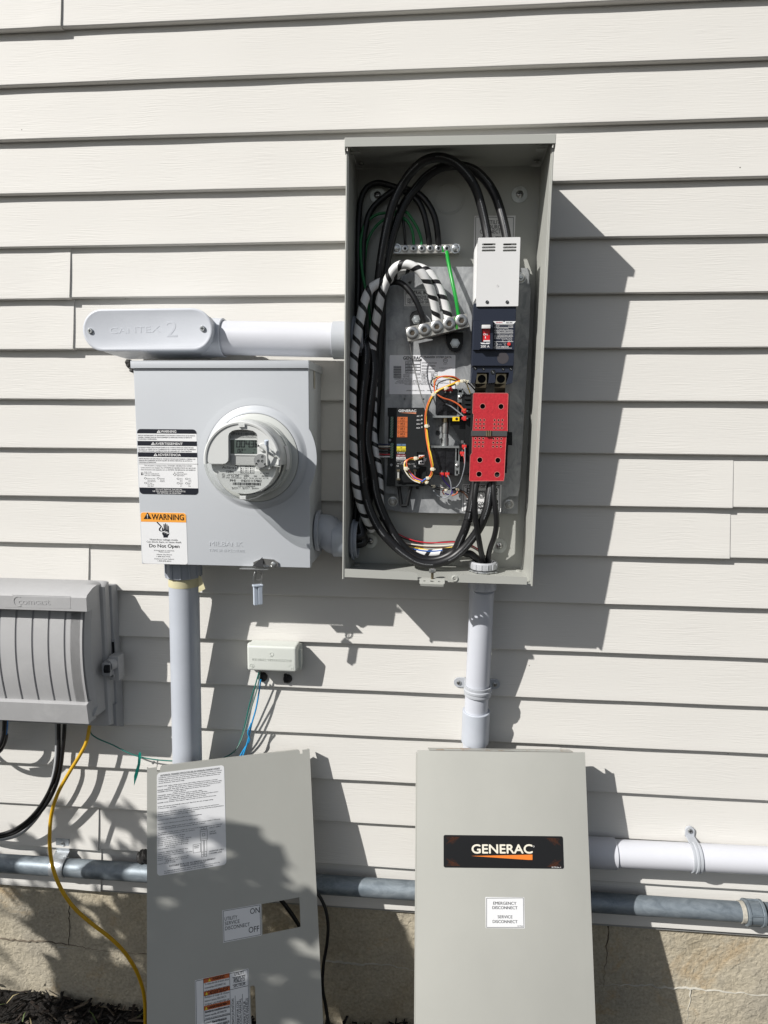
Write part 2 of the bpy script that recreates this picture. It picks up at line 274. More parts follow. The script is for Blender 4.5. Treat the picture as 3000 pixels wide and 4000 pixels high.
class MB:
    def __init__(s, M=None): s.v = []; s.f = []; s.mi = []; s.uv = []; s.mats = []; s.M = M or I4
    def _m(s, m):
        if m not in s.mats: s.mats.append(m)
        return s.mats.index(m)
    def add(s, vs, fs, m, M=None, uv=None):
        M = M or s.M; b = len(s.v); s.v += [M @ Vector(q) for q in vs]; k = s._m(m)
        for i, f in enumerate(fs):
            s.f.append([b + q for q in f]); s.mi.append(k); s.uv.append(uv[i] if uv else None)
        return s
    def box(s, x0, x1, y0, y1, z0, z1, m, bev=0, seg=2, M=None):
        bm = bmesh.new(); bmesh.ops.create_cube(bm, size=1)
        for v in bm.verts: v.co = Vector(((x0 + x1) / 2 + v.co.x * (x1 - x0), (y0 + y1) / 2 + v.co.y * (y1 - y0), (z0 + z1) / 2 + v.co.z * (z1 - z0)))
        if bev: bmesh.ops.bevel(bm, geom=bm.edges[:], offset=bev, segments=seg, affect='EDGES', profile=.6)
        return s.frombm(bm, m, M)
    def frombm(s, bm, m, M=None):
        bm.verts.ensure_lookup_table(); bm.verts.index_update()
        s.add([tuple(v.co) for v in bm.verts], [[v.index for v in f.verts] for f in bm.faces], m, M); bm.free(); return s
    def prism(s, out, z0, z1, m, holes=(), M=None, bev=0):
        loops = [list(out)] + [list(h) for h in holes]; flat = [p for l in loops for p in l]; n = len(flat)
        tris = tessellate_polygon([[Vector((p[0], p[1], 0)) for p in l] for l in loops])
        vs = [(p[0], p[1], z0) for p in flat] + [(p[0], p[1], z1) for p in flat]
        fs = []
        if not holes and not bev: fs += [list(range(n))[::-1], list(range(n, 2 * n))]
        else:
            for t in tris: fs.append([n + q for q in t]); fs.append([q for q in t][::-1])
        b = 0
        for l in loops:
            k = len(l)
            for i in range(k): fs.append([b + i, b + (i + 1) % k, n + b + (i + 1) % k, n + b + i])
            b += k
        return s.add(vs, fs, m, M)
    def plate(s, x0, y0, x1, y1, z0, z1, m, r=0, holes=(), M=None): return s.prism(rrect(x0, y0, x1, y1, r), z0, z1, m, holes, M)
    def lathe(s, prof, m, n=40, M=None, a0=0, a1=360, cap=True):
        full = abs(a1 - a0) >= 360; k = n if full else n + 1; vs = []; fs = []
        for i in range(k):
            t = R(a0 + (a1 - a0) * i / n)
            vs += [(r * math.cos(t), r * math.sin(t), z) for r, z in prof]
        P = len(prof)
        for i in range(n):
            j = (i + 1) % k
            for q in range(P - 1): fs.append([i * P + q, j * P + q, j * P + q + 1, i * P + q + 1])
        return s.add(vs, fs, m, M)
    def cyl(s, p0, p1, r, m, n=24, r2=None, bev=0):
        p0 = Vector(p0); p1 = Vector(p1); d = p1 - p0; h = d.length; M = Matrix.Translation(p0) @ d.to_track_quat('Z', 'Y').to_matrix().to_4x4(); r2 = r if r2 is None else r2
        b = bev; pr = [(0, 0), (r - b, 0), (r, b), (r2, h - b), (r2 - b, h), (0, h)] if b else [(0, 0), (r, 0), (r2, h), (0, h)]
        return s.lathe(pr, m, n, M)
    def ring(s, p0, p1, r, ri, m, n=36):
        p0 = Vector(p0); p1 = Vector(p1); d = p1 - p0; h = d.length; M = Matrix.Translation(p0) @ d.to_track_quat('Z', 'Y').to_matrix().to_4x4()
        b = min(.001, h * .2, (r - ri) * .3)
        return s.lathe([(ri, 0), (r - b, 0), (r, b), (r, h - b), (r - b, h), (ri + b, h), (ri, h - b), (ri, 0)], m, n, M)
    def tube(s, pts, r, m, n=12, sub=8, cap=True, smooth=True):
        P = [Vector(p) for p in pts]
        if smooth and len(P) > 2:
            Q = []; E = [P[0] * 2 - P[1]] + P + [P[-1] * 2 - P[-2]]
            for i in range(1, len(E) - 2):
                a, b, c, d = E[i - 1:i + 3]
                # centripetal Catmull-Rom
                def tj(ti, p, q): return ti + max((q - p).length, 1e-6) ** .5
                t0 = 0; t1 = tj(t0, a, b); t2 = tj(t1, b, c); t3 = tj(t2, c, d)
                for j in range(sub):
                    t = t1 + (t2 - t1) * j / sub
                    A1 = a * ((t1 - t) / (t1 - t0)) + b * ((t - t0) / (t1 - t0)); A2 = b * ((t2 - t) / (t2 - t1)) + c * ((t - t1) / (t2 - t1)); A3 = c * ((t3 - t) / (t3 - t2)) + d * ((t - t2) / (t3 - t2))
                    B1 = A1 * ((t2 - t) / (t2 - t0)) + A2 * ((t - t0) / (t2 - t0)); B2 = A2 * ((t3 - t) / (t3 - t1)) + A3 * ((t - t1) / (t3 - t1))
                    Q.append(B1 * ((t2 - t) / (t2 - t1)) + B2 * ((t - t1) / (t2 - t1)))
            Q.append(P[-1])
        else: Q = P
        rr = r if callable(r) else (lambda t: r)
        vs = []; ln = [0]
        for i in range(1, len(Q)): ln.append(ln[-1] + (Q[i] - Q[i - 1]).length)
        T = (Q[1] - Q[0]).normalized(); N = T.orthogonal().normalized()
        if abs(T.y) < .95:
            N = (Vector((0, 1, 0)) - T * T.y).normalized()
        for i, q in enumerate(Q):
            T2 = (Q[min(i + 1, len(Q) - 1)] - Q[max(i - 1, 0)]).normalized()
            N = (N - T2 * N.dot(T2)).normalized(); Bn = T2.cross(N); ra = rr(ln[i] / max(ln[-1], 1e-9))
            for k in range(n):
                a = 2 * math.pi * k / n; vs.append(q + (N * math.cos(a) + Bn * math.sin(a)) * ra)
        fs = []; uv = []
        for i in range(len(Q) - 1):
            for k in range(n):
                k2 = (k + 1) % n; fs.append([i * n + k, i * n + k2, (i + 1) * n + k2, (i + 1) * n + k])
                uv.append([(k / n, ln[i]), ((k + 1) / n, ln[i]), ((k + 1) / n, ln[i + 1]), (k / n, ln[i + 1])])
        if cap:
            fs.append(list(range(n))[::-1]); uv.append(None); fs.append([(len(Q) - 1) * n + k for k in range(n)]); uv.append(None)
        return s.add(vs, fs, m, I4, uv)
    def text(s, st, x, y, w, h, m, bold=0.0, z=.0006, align='L', M=None, rot=0, dep=0, flip=False):
        if .006 < bold and not dep and (bold <= .012 or len(st) > 26):
            hw = (h / CAPH) * .010
            for k, ox in enumerate((-hw, hw)): s.text(st, x + ox, y, w, h, m, 0, z + k * .00002, align, M, rot)
            return s
        if bold > .012 and not dep:
            hw = bold * (h / CAPH) * .55
            for k, (ox, oy) in enumerate(((-hw, 0), (hw, 0), (0, hw), (0, -hw))): s.text(st, x + ox, y + oy, w, h, m, 0, z + k * .00002, align, M, rot)
            return s
        v, f = glyphs(st, 0)
        if not v: return s
        x0 = min(q[0] for q in v); x1 = max(q[0] for q in v); sy = h / CAPH; sx = (w / (x1 - x0)) if w else sy
        W = (x1 - x0) * sx; off = {'L': 0, 'C': -W / 2, 'R': -W}[align]; c, d = math.cos(R(rot)), math.sin(R(rot))
        vs = []
        for q in v:
            a = (q[0] - x0) * sx + off; b = q[1] * sy; vs.append((x + a * c - b * d, y + a * d + b * c, z))
        fs = list(f)
        if dep:
            n = len(vs); vs += [(a, b, q - dep) for a, b, q in vs]
            ed = {}
            for p in f:
                for i in range(len(p)):
                    e = (p[i], p[(i + 1) % len(p)]); ed[e] = 1
            for (a, b) in list(ed):
                if (b, a) not in ed: fs.append((a, b, b + n, a + n))
        return s.add(vs, fs, m, M)
    def cx(s, c, st, x0, yb, x1, hc, m, bold=0.0, z=.0006, M=None, follow=None, dep=0):
        """writing measured in a photo crop: left x0, baseline yb, right x1, cap height hc"""
        M = M or s.M; a = LO(M, c, x0, yb, z); b = LO(M, c, x1, follow if follow is not None else yb, z); t = LO(M, c, x0, yb - hc, z)
        rot = math.degrees(math.atan2(b.y - a.y, b.x - a.x)) if follow is not None else 0
        return s.text(st, a.x, a.y, (b - a).length if follow is not None else abs(b.x - a.x), abs(t.y - a.y), m, bold, z, 'L', M, rot, dep)
    def cp(s, c, pts, z0, z1, m, M=None, holes=()):
        M = M or s.M; return s.prism([tuple(LO(M, c, *p, z1)) for p in pts], z0, z1, m, [[tuple(LO(M, c, *p, z1)) for p in h] for h in holes], M)
    def cr(s, c, xa, ya, xb, yb, z0, z1, m, r=0, M=None):
        """axis-aligned rectangle measured in a crop by two opposite corners"""
        M = M or s.M; a = LO(M, c, xa, ya, z1); b = LO(M, c, xb, yb, z1)
        return s.plate(min(a.x, b.x), min(a.y, b.y), max(a.x, b.x), max(a.y, b.y), z0, z1, m, r, (), M)
    def line(s, c, pts, wd, m, z=.0006, M=None):
        M = M or s.M; P = [LO(M, c, *p, z) for p in pts]
        for a, b in zip(P, P[1:]):
            d = (b - a); n_ = Vector((-d.y, d.x)).normalized() * wd / 2; e = d.normalized() * wd / 2
            s.add([(*(a - n_ - e), z), (*(b - n_ + e), z), (*(b + n_ + e), z), (*(a + n_ - e), z)], [[0, 1, 2, 3]], m, M)
        return s
    def build(s, name, parent=None, loc=None, smooth=True, angle=35):
        root = parent
        while root is not None and root.parent is not None: root = root.parent
        base = Vector(root['base_at']) if root is not None and 'base_at' in root else (Vector(loc) if loc else None)
        if base is None:
            xs = [v.x for v in s.v]; ys = [v.y for v in s.v]; zs = [v.z for v in s.v]
            base = Vector(((min(xs) + max(xs)) / 2, (min(ys) + max(ys)) / 2, min(zs)))
        me = bpy.data.meshes.new(name); me.from_pydata([tuple(v - base) for v in s.v], [], s.f)
        for m in s.mats: me.materials.append(m)
        me.polygons.foreach_set('material_index', s.mi)
        if any(u for u in s.uv):
            ul = me.uv_layers.new(name='UVMap')
            for p, u in zip(me.polygons, s.uv):
                if u and len(u) == p.loop_total:
                    for k, li in enumerate(p.loop_indices): ul.data[li].uv = u[k]
        if smooth:
            me.polygons.foreach_set('use_smooth', [True] * len(me.polygons)); me.set_sharp_from_angle(angle=R(angle))
        me.validate(); me.update()
        o = bpy.data.objects.new(name, me); COL.objects.link(o)
        if parent is not None: o.parent = parent
        else: o.location = base; o['base_at'] = tuple(base)
        return o
ROOTS = []
def thing(name, label, cat, loc, group=None):
    o = bpy.data.objects.new(name, None); COL.objects.link(o); o.location = loc; o.empty_display_size = .05; o['base_at'] = tuple(loc)
    o['label'] = label; o['category'] = cat
    group = group or {'pipe_strap': 'pipe straps on the wall', 'leaning_cover': 'metal covers leaning on the wall', 'riser_conduit': 'upright conduits on the wall'}.get(name)
    if group: o['group'] = group
    ROOTS.append(o); return o
GRP = {'power_cable': 'black power cables inside the enclosure', 'neutral_cable': 'neutral cables inside the enclosure', 'ground_cable': 'ground cables above the ground bar', 'ground_wire': 'ground and bonding wires', 'control_wire': 'thin control wires along the enclosure floor', 'terminal_wire': 'wires entering the green terminal block', 'coax_cable': 'cables hanging from the utility box', 'signal_wire': 'bright blue wires under the bonding box', 'loose_cable': 'black cables behind the left cover', 'pipe_strap': 'pipe straps on the wall', 'leaning_cover': 'metal covers leaning on the wall', 'riser_conduit': 'upright conduits on the wall'}
def tag(o, label, cat, group=None):
    group = group or GRP.get(o.name.split('.')[0])
    o['label'] = label; o['category'] = cat
    if group: o['group'] = group
    ROOTS.append(o); return o
def lab(o, l): o['label'] = l; return o

# ================================================================== THE HOUSE WALL
S = .1016
def zk(k): return GZ - k * S
house = thing('house', 'cream vinyl-sided house wall on a tan parged concrete foundation', 'house', (0, 0, 0))
def panel(k, x0, x1, dy=0.0, dz=0.0, curl=0.0):
    """one siding course whose lip is line k"""
    zl = zk(k) + dz
    prof = [(.004, zl + .0015), (-.0085, zl - .0002), (-.0122, zl + .0005), (-.0137, zl + .0022), (-.0134, zl + .0060), (-.0118, zl + .015), (-.0090, zl + .034), (-.0056, zl + .060), (-.0028, zl + .083), (.0004, zl + .1045), (.004, zl + .1045)]
    n = max(2, int((x1 - x0) / .03)); vs = []; P = len(prof); ph = k * 1.7
    for i in range(n + 1):
        x = x0 + (x1 - x0) * i / n
        wob = 0.00018 * math.sin(x * 9 + ph) + .00025 * math.sin(x * 23 + 2 * ph)
        wz = .0006 * math.sin(x * 3.1 + ph)
        for j, (y, z) in enumerate(prof): vs.append((x, y + dy + wob * (1 if 0 < j < 9 else 0) - (curl * math.sin(math.pi * j / 9) if x1 - x < .045 else 0), z + wz))
    fs = [[i * P + j, (i + 1) * P + j, (i + 1) * P + j + 1, i * P + j + 1] for i in range(n) for j in range(P - 1)]
    fs += [[j for j in range(P)], [n * P + j for j in range(P)][::-1]]
    b = MB(); b.add(vs, fs, SIDING); return b.build('siding_panel', house)
def wx(c, x, y): return PT(c, x, y, -.012).x
seams = {0: wx('Z', 240, 60), 5: wx('Z', 272, 1080), 6: wx('Z', 285, 1270), 9: wx('Z', 2866, 1880), 10: wx('Z', 2854, 2090), 11: wx('Z', 343, 2200), 17: wx('Z', 382, 3220), 18: wx('Z', 392, 3380), 15: wx('Z', 2193, 2925)}
for k in range(-4, 19):
    if k in seams:
        sx = seams[k]; o_ = .0015 if k in (9, 10, 15) else .0026; panel(k, -2.3, sx, -o_, -.0016, o_ * .6); panel(k, sx - .028, 2.4, 0, 0.0003)
    else: panel(k, -2.3, 2.4)
b = MB(); b.box(-2.3, 2.4, .0045, .12, zk(18) - .005, zk(-5), MORTD); b.build('wall_core', house)
b = MB(); b.box(-2.3, 2.4, -.0035, .006, zk(18) - .010, zk(18) + .012, mat('starter_strip', (.30, .30, .29), .5)); b.build('starter_strip', house)
# foundation
b = MB()
nx, nz = 120, 20; vs = []; zt = zk(18) + .004; FY = .007
for i in range(nx + 1):
    for j in range(nz + 1):
        x = -2.3 + 4.7 * i / nx; z = -.12 + (zt + .12) * j / nz
        vs.append((x, FY + .0012 * math.sin(x * 7 + z * 11) + .0010 * math.sin(x * 17 - z * 23), z))
b.add(vs, [[i * (nz + 1) + j, (i + 1) * (nz + 1) + j, (i + 1) * (nz + 1) + j + 1, i * (nz + 1) + j + 1] for i in range(nx) for j in range(nz)], CONC)
b.box(-2.3, 2.4, .012, .15, -.12, zt, CONC); fnd = b.build('foundation', house)
def crack(c, pts, wd, m, name='mortar_crack', z=.0016):
    rng = random.Random(int(pts[0][0] * 7 + pts[0][1])); fr = frame(FY); P = [LO(fr, c, *p, 0) for p in pts]; Q = []
    for a, q in zip(P, P[1:]):
        n = max(2, int((q - a).length / .008)); d = (q - a).normalized(); nn = Vector((-d.y, d.x))
        for i in range(n): Q.append(a + (q - a) * i / n + nn * rng.uniform(-.0022, .0022))
    Q.append(P[-1]); vs = []
    for i, q in enumerate(Q):
        d = (Q[min(i + 1, len(Q) - 1)] - Q[max(i - 1, 0)]).normalized(); nn = Vector((-d.y, d.x)); ww = wd * rng.uniform(.25, 1.25) / 2
        if i in (0, len(Q) - 1): ww *= .2
        vs += [(*(q - nn * ww), -.003), (*q, z), (*(q + nn * ww), -.003)]
    fs = []
    for i in range(len(Q) - 1): fs += [[3 * i, 3 * i + 3, 3 * i + 4, 3 * i + 1], [3 * i + 1, 3 * i + 4, 3 * i + 5, 3 * i + 2]]
    b = MB(fr); b.add(vs, fs, m); return b.build(name, fnd)
crack('Y', [(-560, 1880), (-300, 1870), (0, 1880), (100, 1878), (180, 1900), (430, 1908), (640, 1925), (860, 1945), (1106, 1965), (1500, 1990)], .0075, MORT)
crack('Y', [(430, 1905), (432, 1990), (405, 2090), (410, 2260)], .006, MORT)
crack('C', [(500, 1545), (580, 1558), (640, 1556)], .006, MORT); crack('C', [(860, 1570), (980, 1576), (1080, 1584)], .006, MORT)
crack('C', [(0, 1480), (180, 1495), (420, 1505), (600, 1525), (860, 1570), (1080, 1590), (1400, 1620)], .005, MORTD, 'block_joint', .002)
crack('C', [(598, 1150), (600, 1350), (598, 1530)], .006, MORTD, 'block_joint', .002)
crack('C', [(385, 1860), (382, 1880)], .004, MORTD, 'block_joint', .002)
crack('R', [(60, 788), (160, 800), (280, 800), (388, 820)], .006, MORT); crack('R', [(1085, 650), (1075, 780), (1065, 880)], .006, MORTD, 'block_joint', .002)

# ================================================================== GROUND
b = MB()
n = 70
def gh(x, y): return .012 * math.sin(x * 5 + y * 3) + .008 * math.sin(x * 13 - y * 9) + .008 * max(0, min(1, (y + .5) * 2))
xs = [-60, -20, -8, -4] + [-2.5 + 5 * i / n for i in range(n + 1)] + [4, 8, 20, 60]; ys = [-60, -20, -8, -4] + [-2.2 + 2.205 * i / 36 for i in range(37)]
vs = [(x, y, gh(x, y) if abs(x) < 2.6 and y > -2.3 else -.01) for x in xs for y in ys]; Y_ = len(ys)
b.add(vs, [[i * Y_ + j, (i + 1) * Y_ + j, (i + 1) * Y_ + j + 1, i * Y_ + j + 1] for i in range(len(xs) - 1) for j in range(Y_ - 1)],
      mat('dark_mulch_soil', (.020, .016, .013), .95, var=.6, vs=60, bump=1.0, bs=120, bd=.01, col2=(.006, .005, .0045)))
g = b.build('ground', loc=(0, 0, 0)); g['kind'] = 'structure'
b = MB(); rng = random.Random(3); MU = [mat('mulch_dark', (.012, .010, .0085), .9, var=.5, vs=90), mat('mulch_brown', (.030, .020, .014), .9, var=.5, vs=90), mat('mulch_pale', (.20, .16, .12), .85, var=.5, vs=120), mat('leaf_litter', (.22, .10, .035), .8)]
for i in range(5200):
    x = rng.uniform(-1.25, 1.15); y = -rng.random() ** 1.4 * .75 + .0; l = rng.uniform(.008, .035); w_ = rng.uniform(.002, .007); t = rng.uniform(.0008, .003)
    z = gh(x, y) + rng.uniform(0, .014) + (.010 * rng.random() if y > -.05 else 0)
    M = Matrix.Translation((x, min(y, -.004), z)) @ Matrix.Rotation(rng.uniform(0, 6.28), 4, 'Z') @ Matrix.Rotation(rng.gauss(0, .35), 4, 'Y') @ Matrix.Rotation(rng.gauss(0, .4), 4, 'X')
    m = rng.choices(MU, (12, 3, .7, .12))[0]; k = rng.uniform(.5, 1)
    vs = [(-l / 2, -w_ / 2 * k, 0), (l / 2, -w_ / 2, 0), (l / 2 * k, w_ / 2, 0), (-l / 2, w_ / 2, 0)]; vs += [(a, c_, t) for a, c_, _ in vs]
    b.add(vs, [[0, 3, 2, 1], [4, 5, 6, 7], [0, 1, 5, 4], [1, 2, 6, 5], [2, 3, 7, 6], [3, 0, 4, 7]], m, M)
mu = b.build('mulch', smooth=False, loc=(0, -.3, 0)); mu['kind'] = 'stuff'; mu['label'] = 'dark shredded bark mulch heaped along the foundation'; mu['category'] = 'mulch'
b = MB(); rng = random.Random(5); GR = mat('grass_blade', (.10, .14, .04), .6, var=.4, vs=40); GD = mat('dry_grass_blade', (.30, .25, .13), .7)
for i in range(70):
    x = rng.uniform(-1.0, -.72) if i < 45 else rng.uniform(-1.1, -.3); y = rng.uniform(-.22, -.03); z = gh(x, y) + .01; a = rng.uniform(0, 6.28); l = rng.uniform(.03, .09); dx, dy = math.cos(a) * l * .8, math.sin(a) * l * .4
    p0 = Vector((x, y, z)); p1 = p0 + Vector((dx * .5, dy * .5, l * .35)); p2 = p0 + Vector((dx, min(dy, -y * .5), l * .4)); ww = Vector((-math.sin(a), math.cos(a), 0)) * .0014
    b.add([p0 - ww, p0 + ww, p1 + ww, p1 - ww, p2], [[0, 1, 2, 3], [3, 2, 4]], rng.choice((GR, GD)))
gg = b.build('grass_blades', loc=(-.8, -.1, 0)); gg['kind'] = 'stuff'; gg['label'] = 'sparse green and dry grass blades poking out of the mulch'; gg['category'] = 'grass'

# ================================================================== TRANSFER SWITCH ENCLOSURE
GXW, GZT, GZB, GF, GB = .3435, 1.8715, 1.1108, -.157, -.0335
enc = thing('transfer_switch_enclosure', 'tall open warm-grey metal electrical enclosure with its front cover taken off', 'electrical enclosure', (GXW / 2, GB, GZB))
t_ = .0018
b = MB(); fb = frame(GB)
kc = LO(fb, 'A', 783, 520, 0); kr = (LO(fb, 'A', 885, 520, 0) - kc).length
b.box(0, GXW, GB, GB + .0018, GZB, GZT, BEIGE)
b.lathe([(kr, 0), (kr, .0010), (kr - .0012, .0010), (kr - .0012, 0)], BEIGE, 48, Matrix.Translation((kc.x, 0, kc.y)) @ frame(GB))
b.lathe([(kr - .004, 0), (kr - .004, .0006), (0, .0006)], BEIGE, 48, Matrix.Translation((kc.x, 0, kc.y)) @ frame(GB))
b.build('back_panel', enc)
for xa, xb, sgn in ((0, t_, 1), (GXW - t_, GXW, -1)):
    b = MB(); b.box(xa, xb, GF, GB - .0001, GZB - .001, GZT - .001, BEIGE, .0004, 1)
    if sgn > 0: b.box(-.0028, 0.0, GF - .0015, GF + .004, GZB - .004, GZT - .016, BEIGE, .0006, 1)
    else: b.box(GXW, GXW + .0030, GF - .0015, GF + .004, GZB - .004, GZT - .016, BEIGE, .0006, 1)
    b.build('side_panel', enc)
b = MB()   # hood: top, front drop, side cheeks
b.box(-.004, GXW + .004, GF - .009, GB + .004, GZT, GZT + .0016, BEIGE, .0006, 1)
b.box(-.004, GXW + .004, GF - .0105, GF - .009, GZT - .0135, GZT + .0016, BEIGE, .0006, 1)
for x0 in (-.004, GXW + .0028):
    b.add([(x0, GF - .009, GZT), (x0, GB - .02, GZT), (x0, GF + .012, GZT - .004), (x0, GF + .001, GZT - .022), (x0, GF - .009, GZT - .0155)] + [(x0 + .0012, GF - .009, GZT), (x0 + .0012, GB - .02, GZT), (x0 + .0012, GF + .012, GZT - .004), (x0 + .0012, GF + .001, GZT - .022), (x0 + .0012, GF - .009, GZT - .0155)],
          [[0, 1, 2, 3, 4], [9, 8, 7, 6, 5], [0, 5, 6, 1], [1, 6, 7, 2], [2, 7, 8, 3], [3, 8, 9, 4], [4, 9, 5, 0]], BEIGE)
for sx in (.012, GXW - .012):
    for yy in (-.14, -.06): b.cyl((sx, yy, GZT - .0005), (sx, yy, GZT - .004), .004, BEIGE, 12)
    for yy in (-.135, -.065): b.box(sx - .011, sx + .006, yy - .006, yy + .006, GZT - .011, GZT - .010, BEIGE)
b.build('hood', enc)
b = MB()   # bottom shelf with split front lip
b.box(t_, GXW - t_, GF + .0016, GB - .0002, GZB, GZB + .0018, BEIGE)
ff = frame(GF + .0016)
b.cp('B', [(80, 1616), (560, 1633), (594, 1645), (594, 1690), (80, 1672)], 0, .0016, BEIGE, ff)
bolth = [(848 + 11 * math.cos(a / 10 * 6.283), 1674 + 11 * math.sin(a / 10 * 6.283)) for a in range(10)]
b.cp('B', [(800, 1655), (815, 1643), (1340, 1662), (1340, 1712), (800, 1700)], 0, .0016, BEIGE, ff, [bolth])
for cx_, yy in ((.012, -.06), (.012, -.135), (GXW - .012, -.06), (GXW - .012, -.135)): b.cyl((cx_, yy, GZB + .0018), (cx_, yy, GZB + .0034), .0055, BEIGE, 14)
b.build('bottom_panel', enc)
b = MB()
hb = LO(ff, 'B', 848, 1674); b.lathe([(.0062, .0016), (.0060, .0030), (.0050, .0036), (.0040, .0036), (.0036, .0026), (.0026, .0026), (.0024, .0016)], BEIGE, 24, Matrix.Translation((hb.x, 0, hb.y)) @ frame(GF + .0016))
b.build('hole_grommet', enc)
b = MB(); tb = LO(ff, 'B', 695, 1700)   # latch tab
Mt = Matrix.Translation((tb.x, GF - .004, GZB - .0022)) @ Matrix.Rotation(R(16), 4, 'X')
b.prism(rrect(-.0235, -.009, .0225, .012, .003), 0, .0018, BEIGE, [circ(0, 0, .0045, 14, .0025), circ(-.014, 0, .0028, 12, .002), circ(.013, 0, .0028, 12, .002)], Mt)
b.box(-.0215, .0205, -.0106, -.009, -.003, .0018, BEIGE, 0, 1, Mt)
b.build('latch_tab', enc)
b = MB(); bx_, by_ = PT('B', 694, 1660, GF + .004).x, GF + .004
b.cyl((bx_, by_, GZB - .004), (bx_, by_, GZB + .0190), .0024, BRASS, 14); b.cyl((bx_, by_, GZB + .016), (bx_, by_, GZB + .0205), .0062, ZINC, 6, bev=.0005); b.cyl((bx_, by_, GZB + .0145), (bx_, by_, GZB + .0158), .0066, STEEL, 20)
for i in range(8): b.ring((bx_, by_, GZB + .0 + i * .0018), (bx_, by_, GZB + .0009 + i * .0018), .0027, .0022, BRASS, 14)
b.build('closing_bolt', enc)
for (c, x, y, rr) in (('A', 294, 500, 54), ('A', 1262, 484, 56), ('B', 268, 1424, 50), ('B', 1148, 1448, 52)):
    q = LO(fb, c, x, y); rad = (LO(fb, c, x + rr, y) - q).length
    b = MB(Matrix.Translation((q.x, 0, q.y)) @ fb); b.lathe([(rad, 0), (rad, .0014), (rad - .0004, .0018), (.003, .0018)], mat('washer_grey', (.60, .62, .59), .45, metal=.55, var=.35, vs=60), 36)
    wsh = b.build('fender_washer', enc)
    b = MB(Matrix.Translation((q.x, 0, q.y)) @ fb); b.lathe([(.0068, .0018), (.0068, .003), (.005, .0048), (.002, .0056), (0, .0056)], STEEL, 20)
    b.box(-.004, .004, -.0006, .0006, .005, .0060, INK); b.box(-.0006, .0006, -.004, .004, .005, .0061, INK); b.build('screw_head', wsh)
enc.rotation_euler = (0, R(.6), 0); enc.location.x -= .0042
# labels on the back panel
def plate_label(parent, fr, c, xa, ya, xb, yb, m, name, border=None, r=0, bi=6):
    b = MB(fr); b.cr(c, xa, ya, xb, yb, 0, .0003, m, r)
    if border: b.line(c, [(xa + bi, ya + bi), (xb - bi, ya + bi), (xb - bi, yb - bi), (xa + bi, yb - bi), (xa + bi, ya + bi)], border, INK, .0005)
    return b
fbl = frame(GB - .0001)
b = plate_label(enc, fbl, 'A', 957, 632, 1230, 850, mat('aged_label', (.76, .76, .75), .5), 'connection_label', .0008, 0, 8)
b.cx('A', 'UTILITY', 1040, 688, 1150, 26, INK); b.cx('A', 'SOURCE', 1035, 720, 1152, 26, INK); b.cx('A', 'CONNECTION', 994, 752, 1190, 26, INK)
for x in (1030, 1120): b.cp('A', [(x - 22, 772), (x, 800), (x + 22, 772)], 0, .0006, INK)
b.build('connection_label', enc)

# ---- mounting plate -------------------------------------------------
plate = thing('mounting_plate', 'mottled galvanised sheet plate screwed inside the open enclosure', 'mounting plate', (GXW / 2, GB, PT('B', 700, 1240, -.05).z))
fp0 = frame(-.0445); b = MB(fp0)
b.cp('A', [(365, 1010), (375, 985), (1330, 990), (1345, 1010), (1345, 1400), (365, 1400)], -.004, 0, GALV)
b.cp('B', [(352, 0), (1330, 0), (1275, 900), (1262, 1235), (480, 1222), (350, 1205)], -.004, 0.0002, GALV)
b.build('base_sheet', plate)
fp = frame(-.058)
b = MB(fp)
la = lambda c, x, y: tuple(LO(fp, c, x, y))
out = [la('A', 510, 981), la('A', 960, 981), la('A', 965, 1110), la('A', 1235, 1110), la('A', 1300, 1108), la('A', 1350, 1130), la('B', 1340, 0), la('B', 1275, 1060), la('B', 1262, 1115), la('B', 1205, 1115), la('B', 1160, 1140), la('B', 1148, 1200), la('B', 1140, 1238), la('B', 470, 1224), la('B', 462, 1150), la('B', 430, 1100), la('B', 352, 1095), la('B', 362, 0), la('A', 362, 1110), la('A', 470, 1112), la('A', 500, 1090)]
holes = []
for c, x, y, r_ in (('A', 525, 1090, .0026), ('A', 790, 1248, .0026), ('B', 490, 452, .0016), ('B', 620, 452, .0016), ('B', 712, 685, .0050)):
    q = LO(fp, c, x, y); holes.append(circ(q.x, q.y, r_, 14))
b.prism(out, -.012, 0, GALV, holes)
b.build('raised_pan', plate)
SCR = mat('scribed_line', (.16, .17, .18), .6)
for c, x, y in (('A', 480, 1270), ('A', 380, 1485), ('B', 862, 1280), ('B', 1150, 1045)):
    b = MB(fp); b.line(c, [(x - 34, y), (x, y), (x + 34, y), (x, y), (x, y + 30), (x, y - 30)], .0005, SCR, .0003); b.build('layout_mark', plate)
for c, x, y in (('A', 440, 1050), ('A', 1280, 1058), ('B', 410, 1150), ('B', 1202, 1168)):
    q = LO(fp0, c, x, y); b = MB(Matrix.Translation((q.x, 0, q.y)) @ fp0)
    b.lathe([(.0092, .0), (.0092, .0012), (.0072, .0018), (.0072, .0056), (.0064, .0062), (0, .0062)], STEEL, 6 if c == 'B' else 24); b.lathe([(.0100, 0), (.0100, .0009), (0, .0009)], ZINC, 24); b.lathe([(.0036, .0062), (.0036, .0090), (.0028, .0100), (0, .0100)], ZINC, 14)
    b.build('nut', plate)
b = plate_label(plate, frame(-.0581), 'A', 488, 1135, 735, 1248, SILV, '', .0007, 0, 6)
b.cx('A', 'NEUTRAL BOND', 500, 1170, 690, 22, INK, .03); b.cx('A', 'REMOVE BOND', 560, 1194, 705, 15, INK, .02); b.cx('A', 'DISCONNECT WIRE FROM', 510, 1213, 712, 15, INK, .02); b.cx('A', 'NEUTRAL AND GROUND', 510, 1232, 700, 15, INK, .02)
b.build('bonding_label', plate)
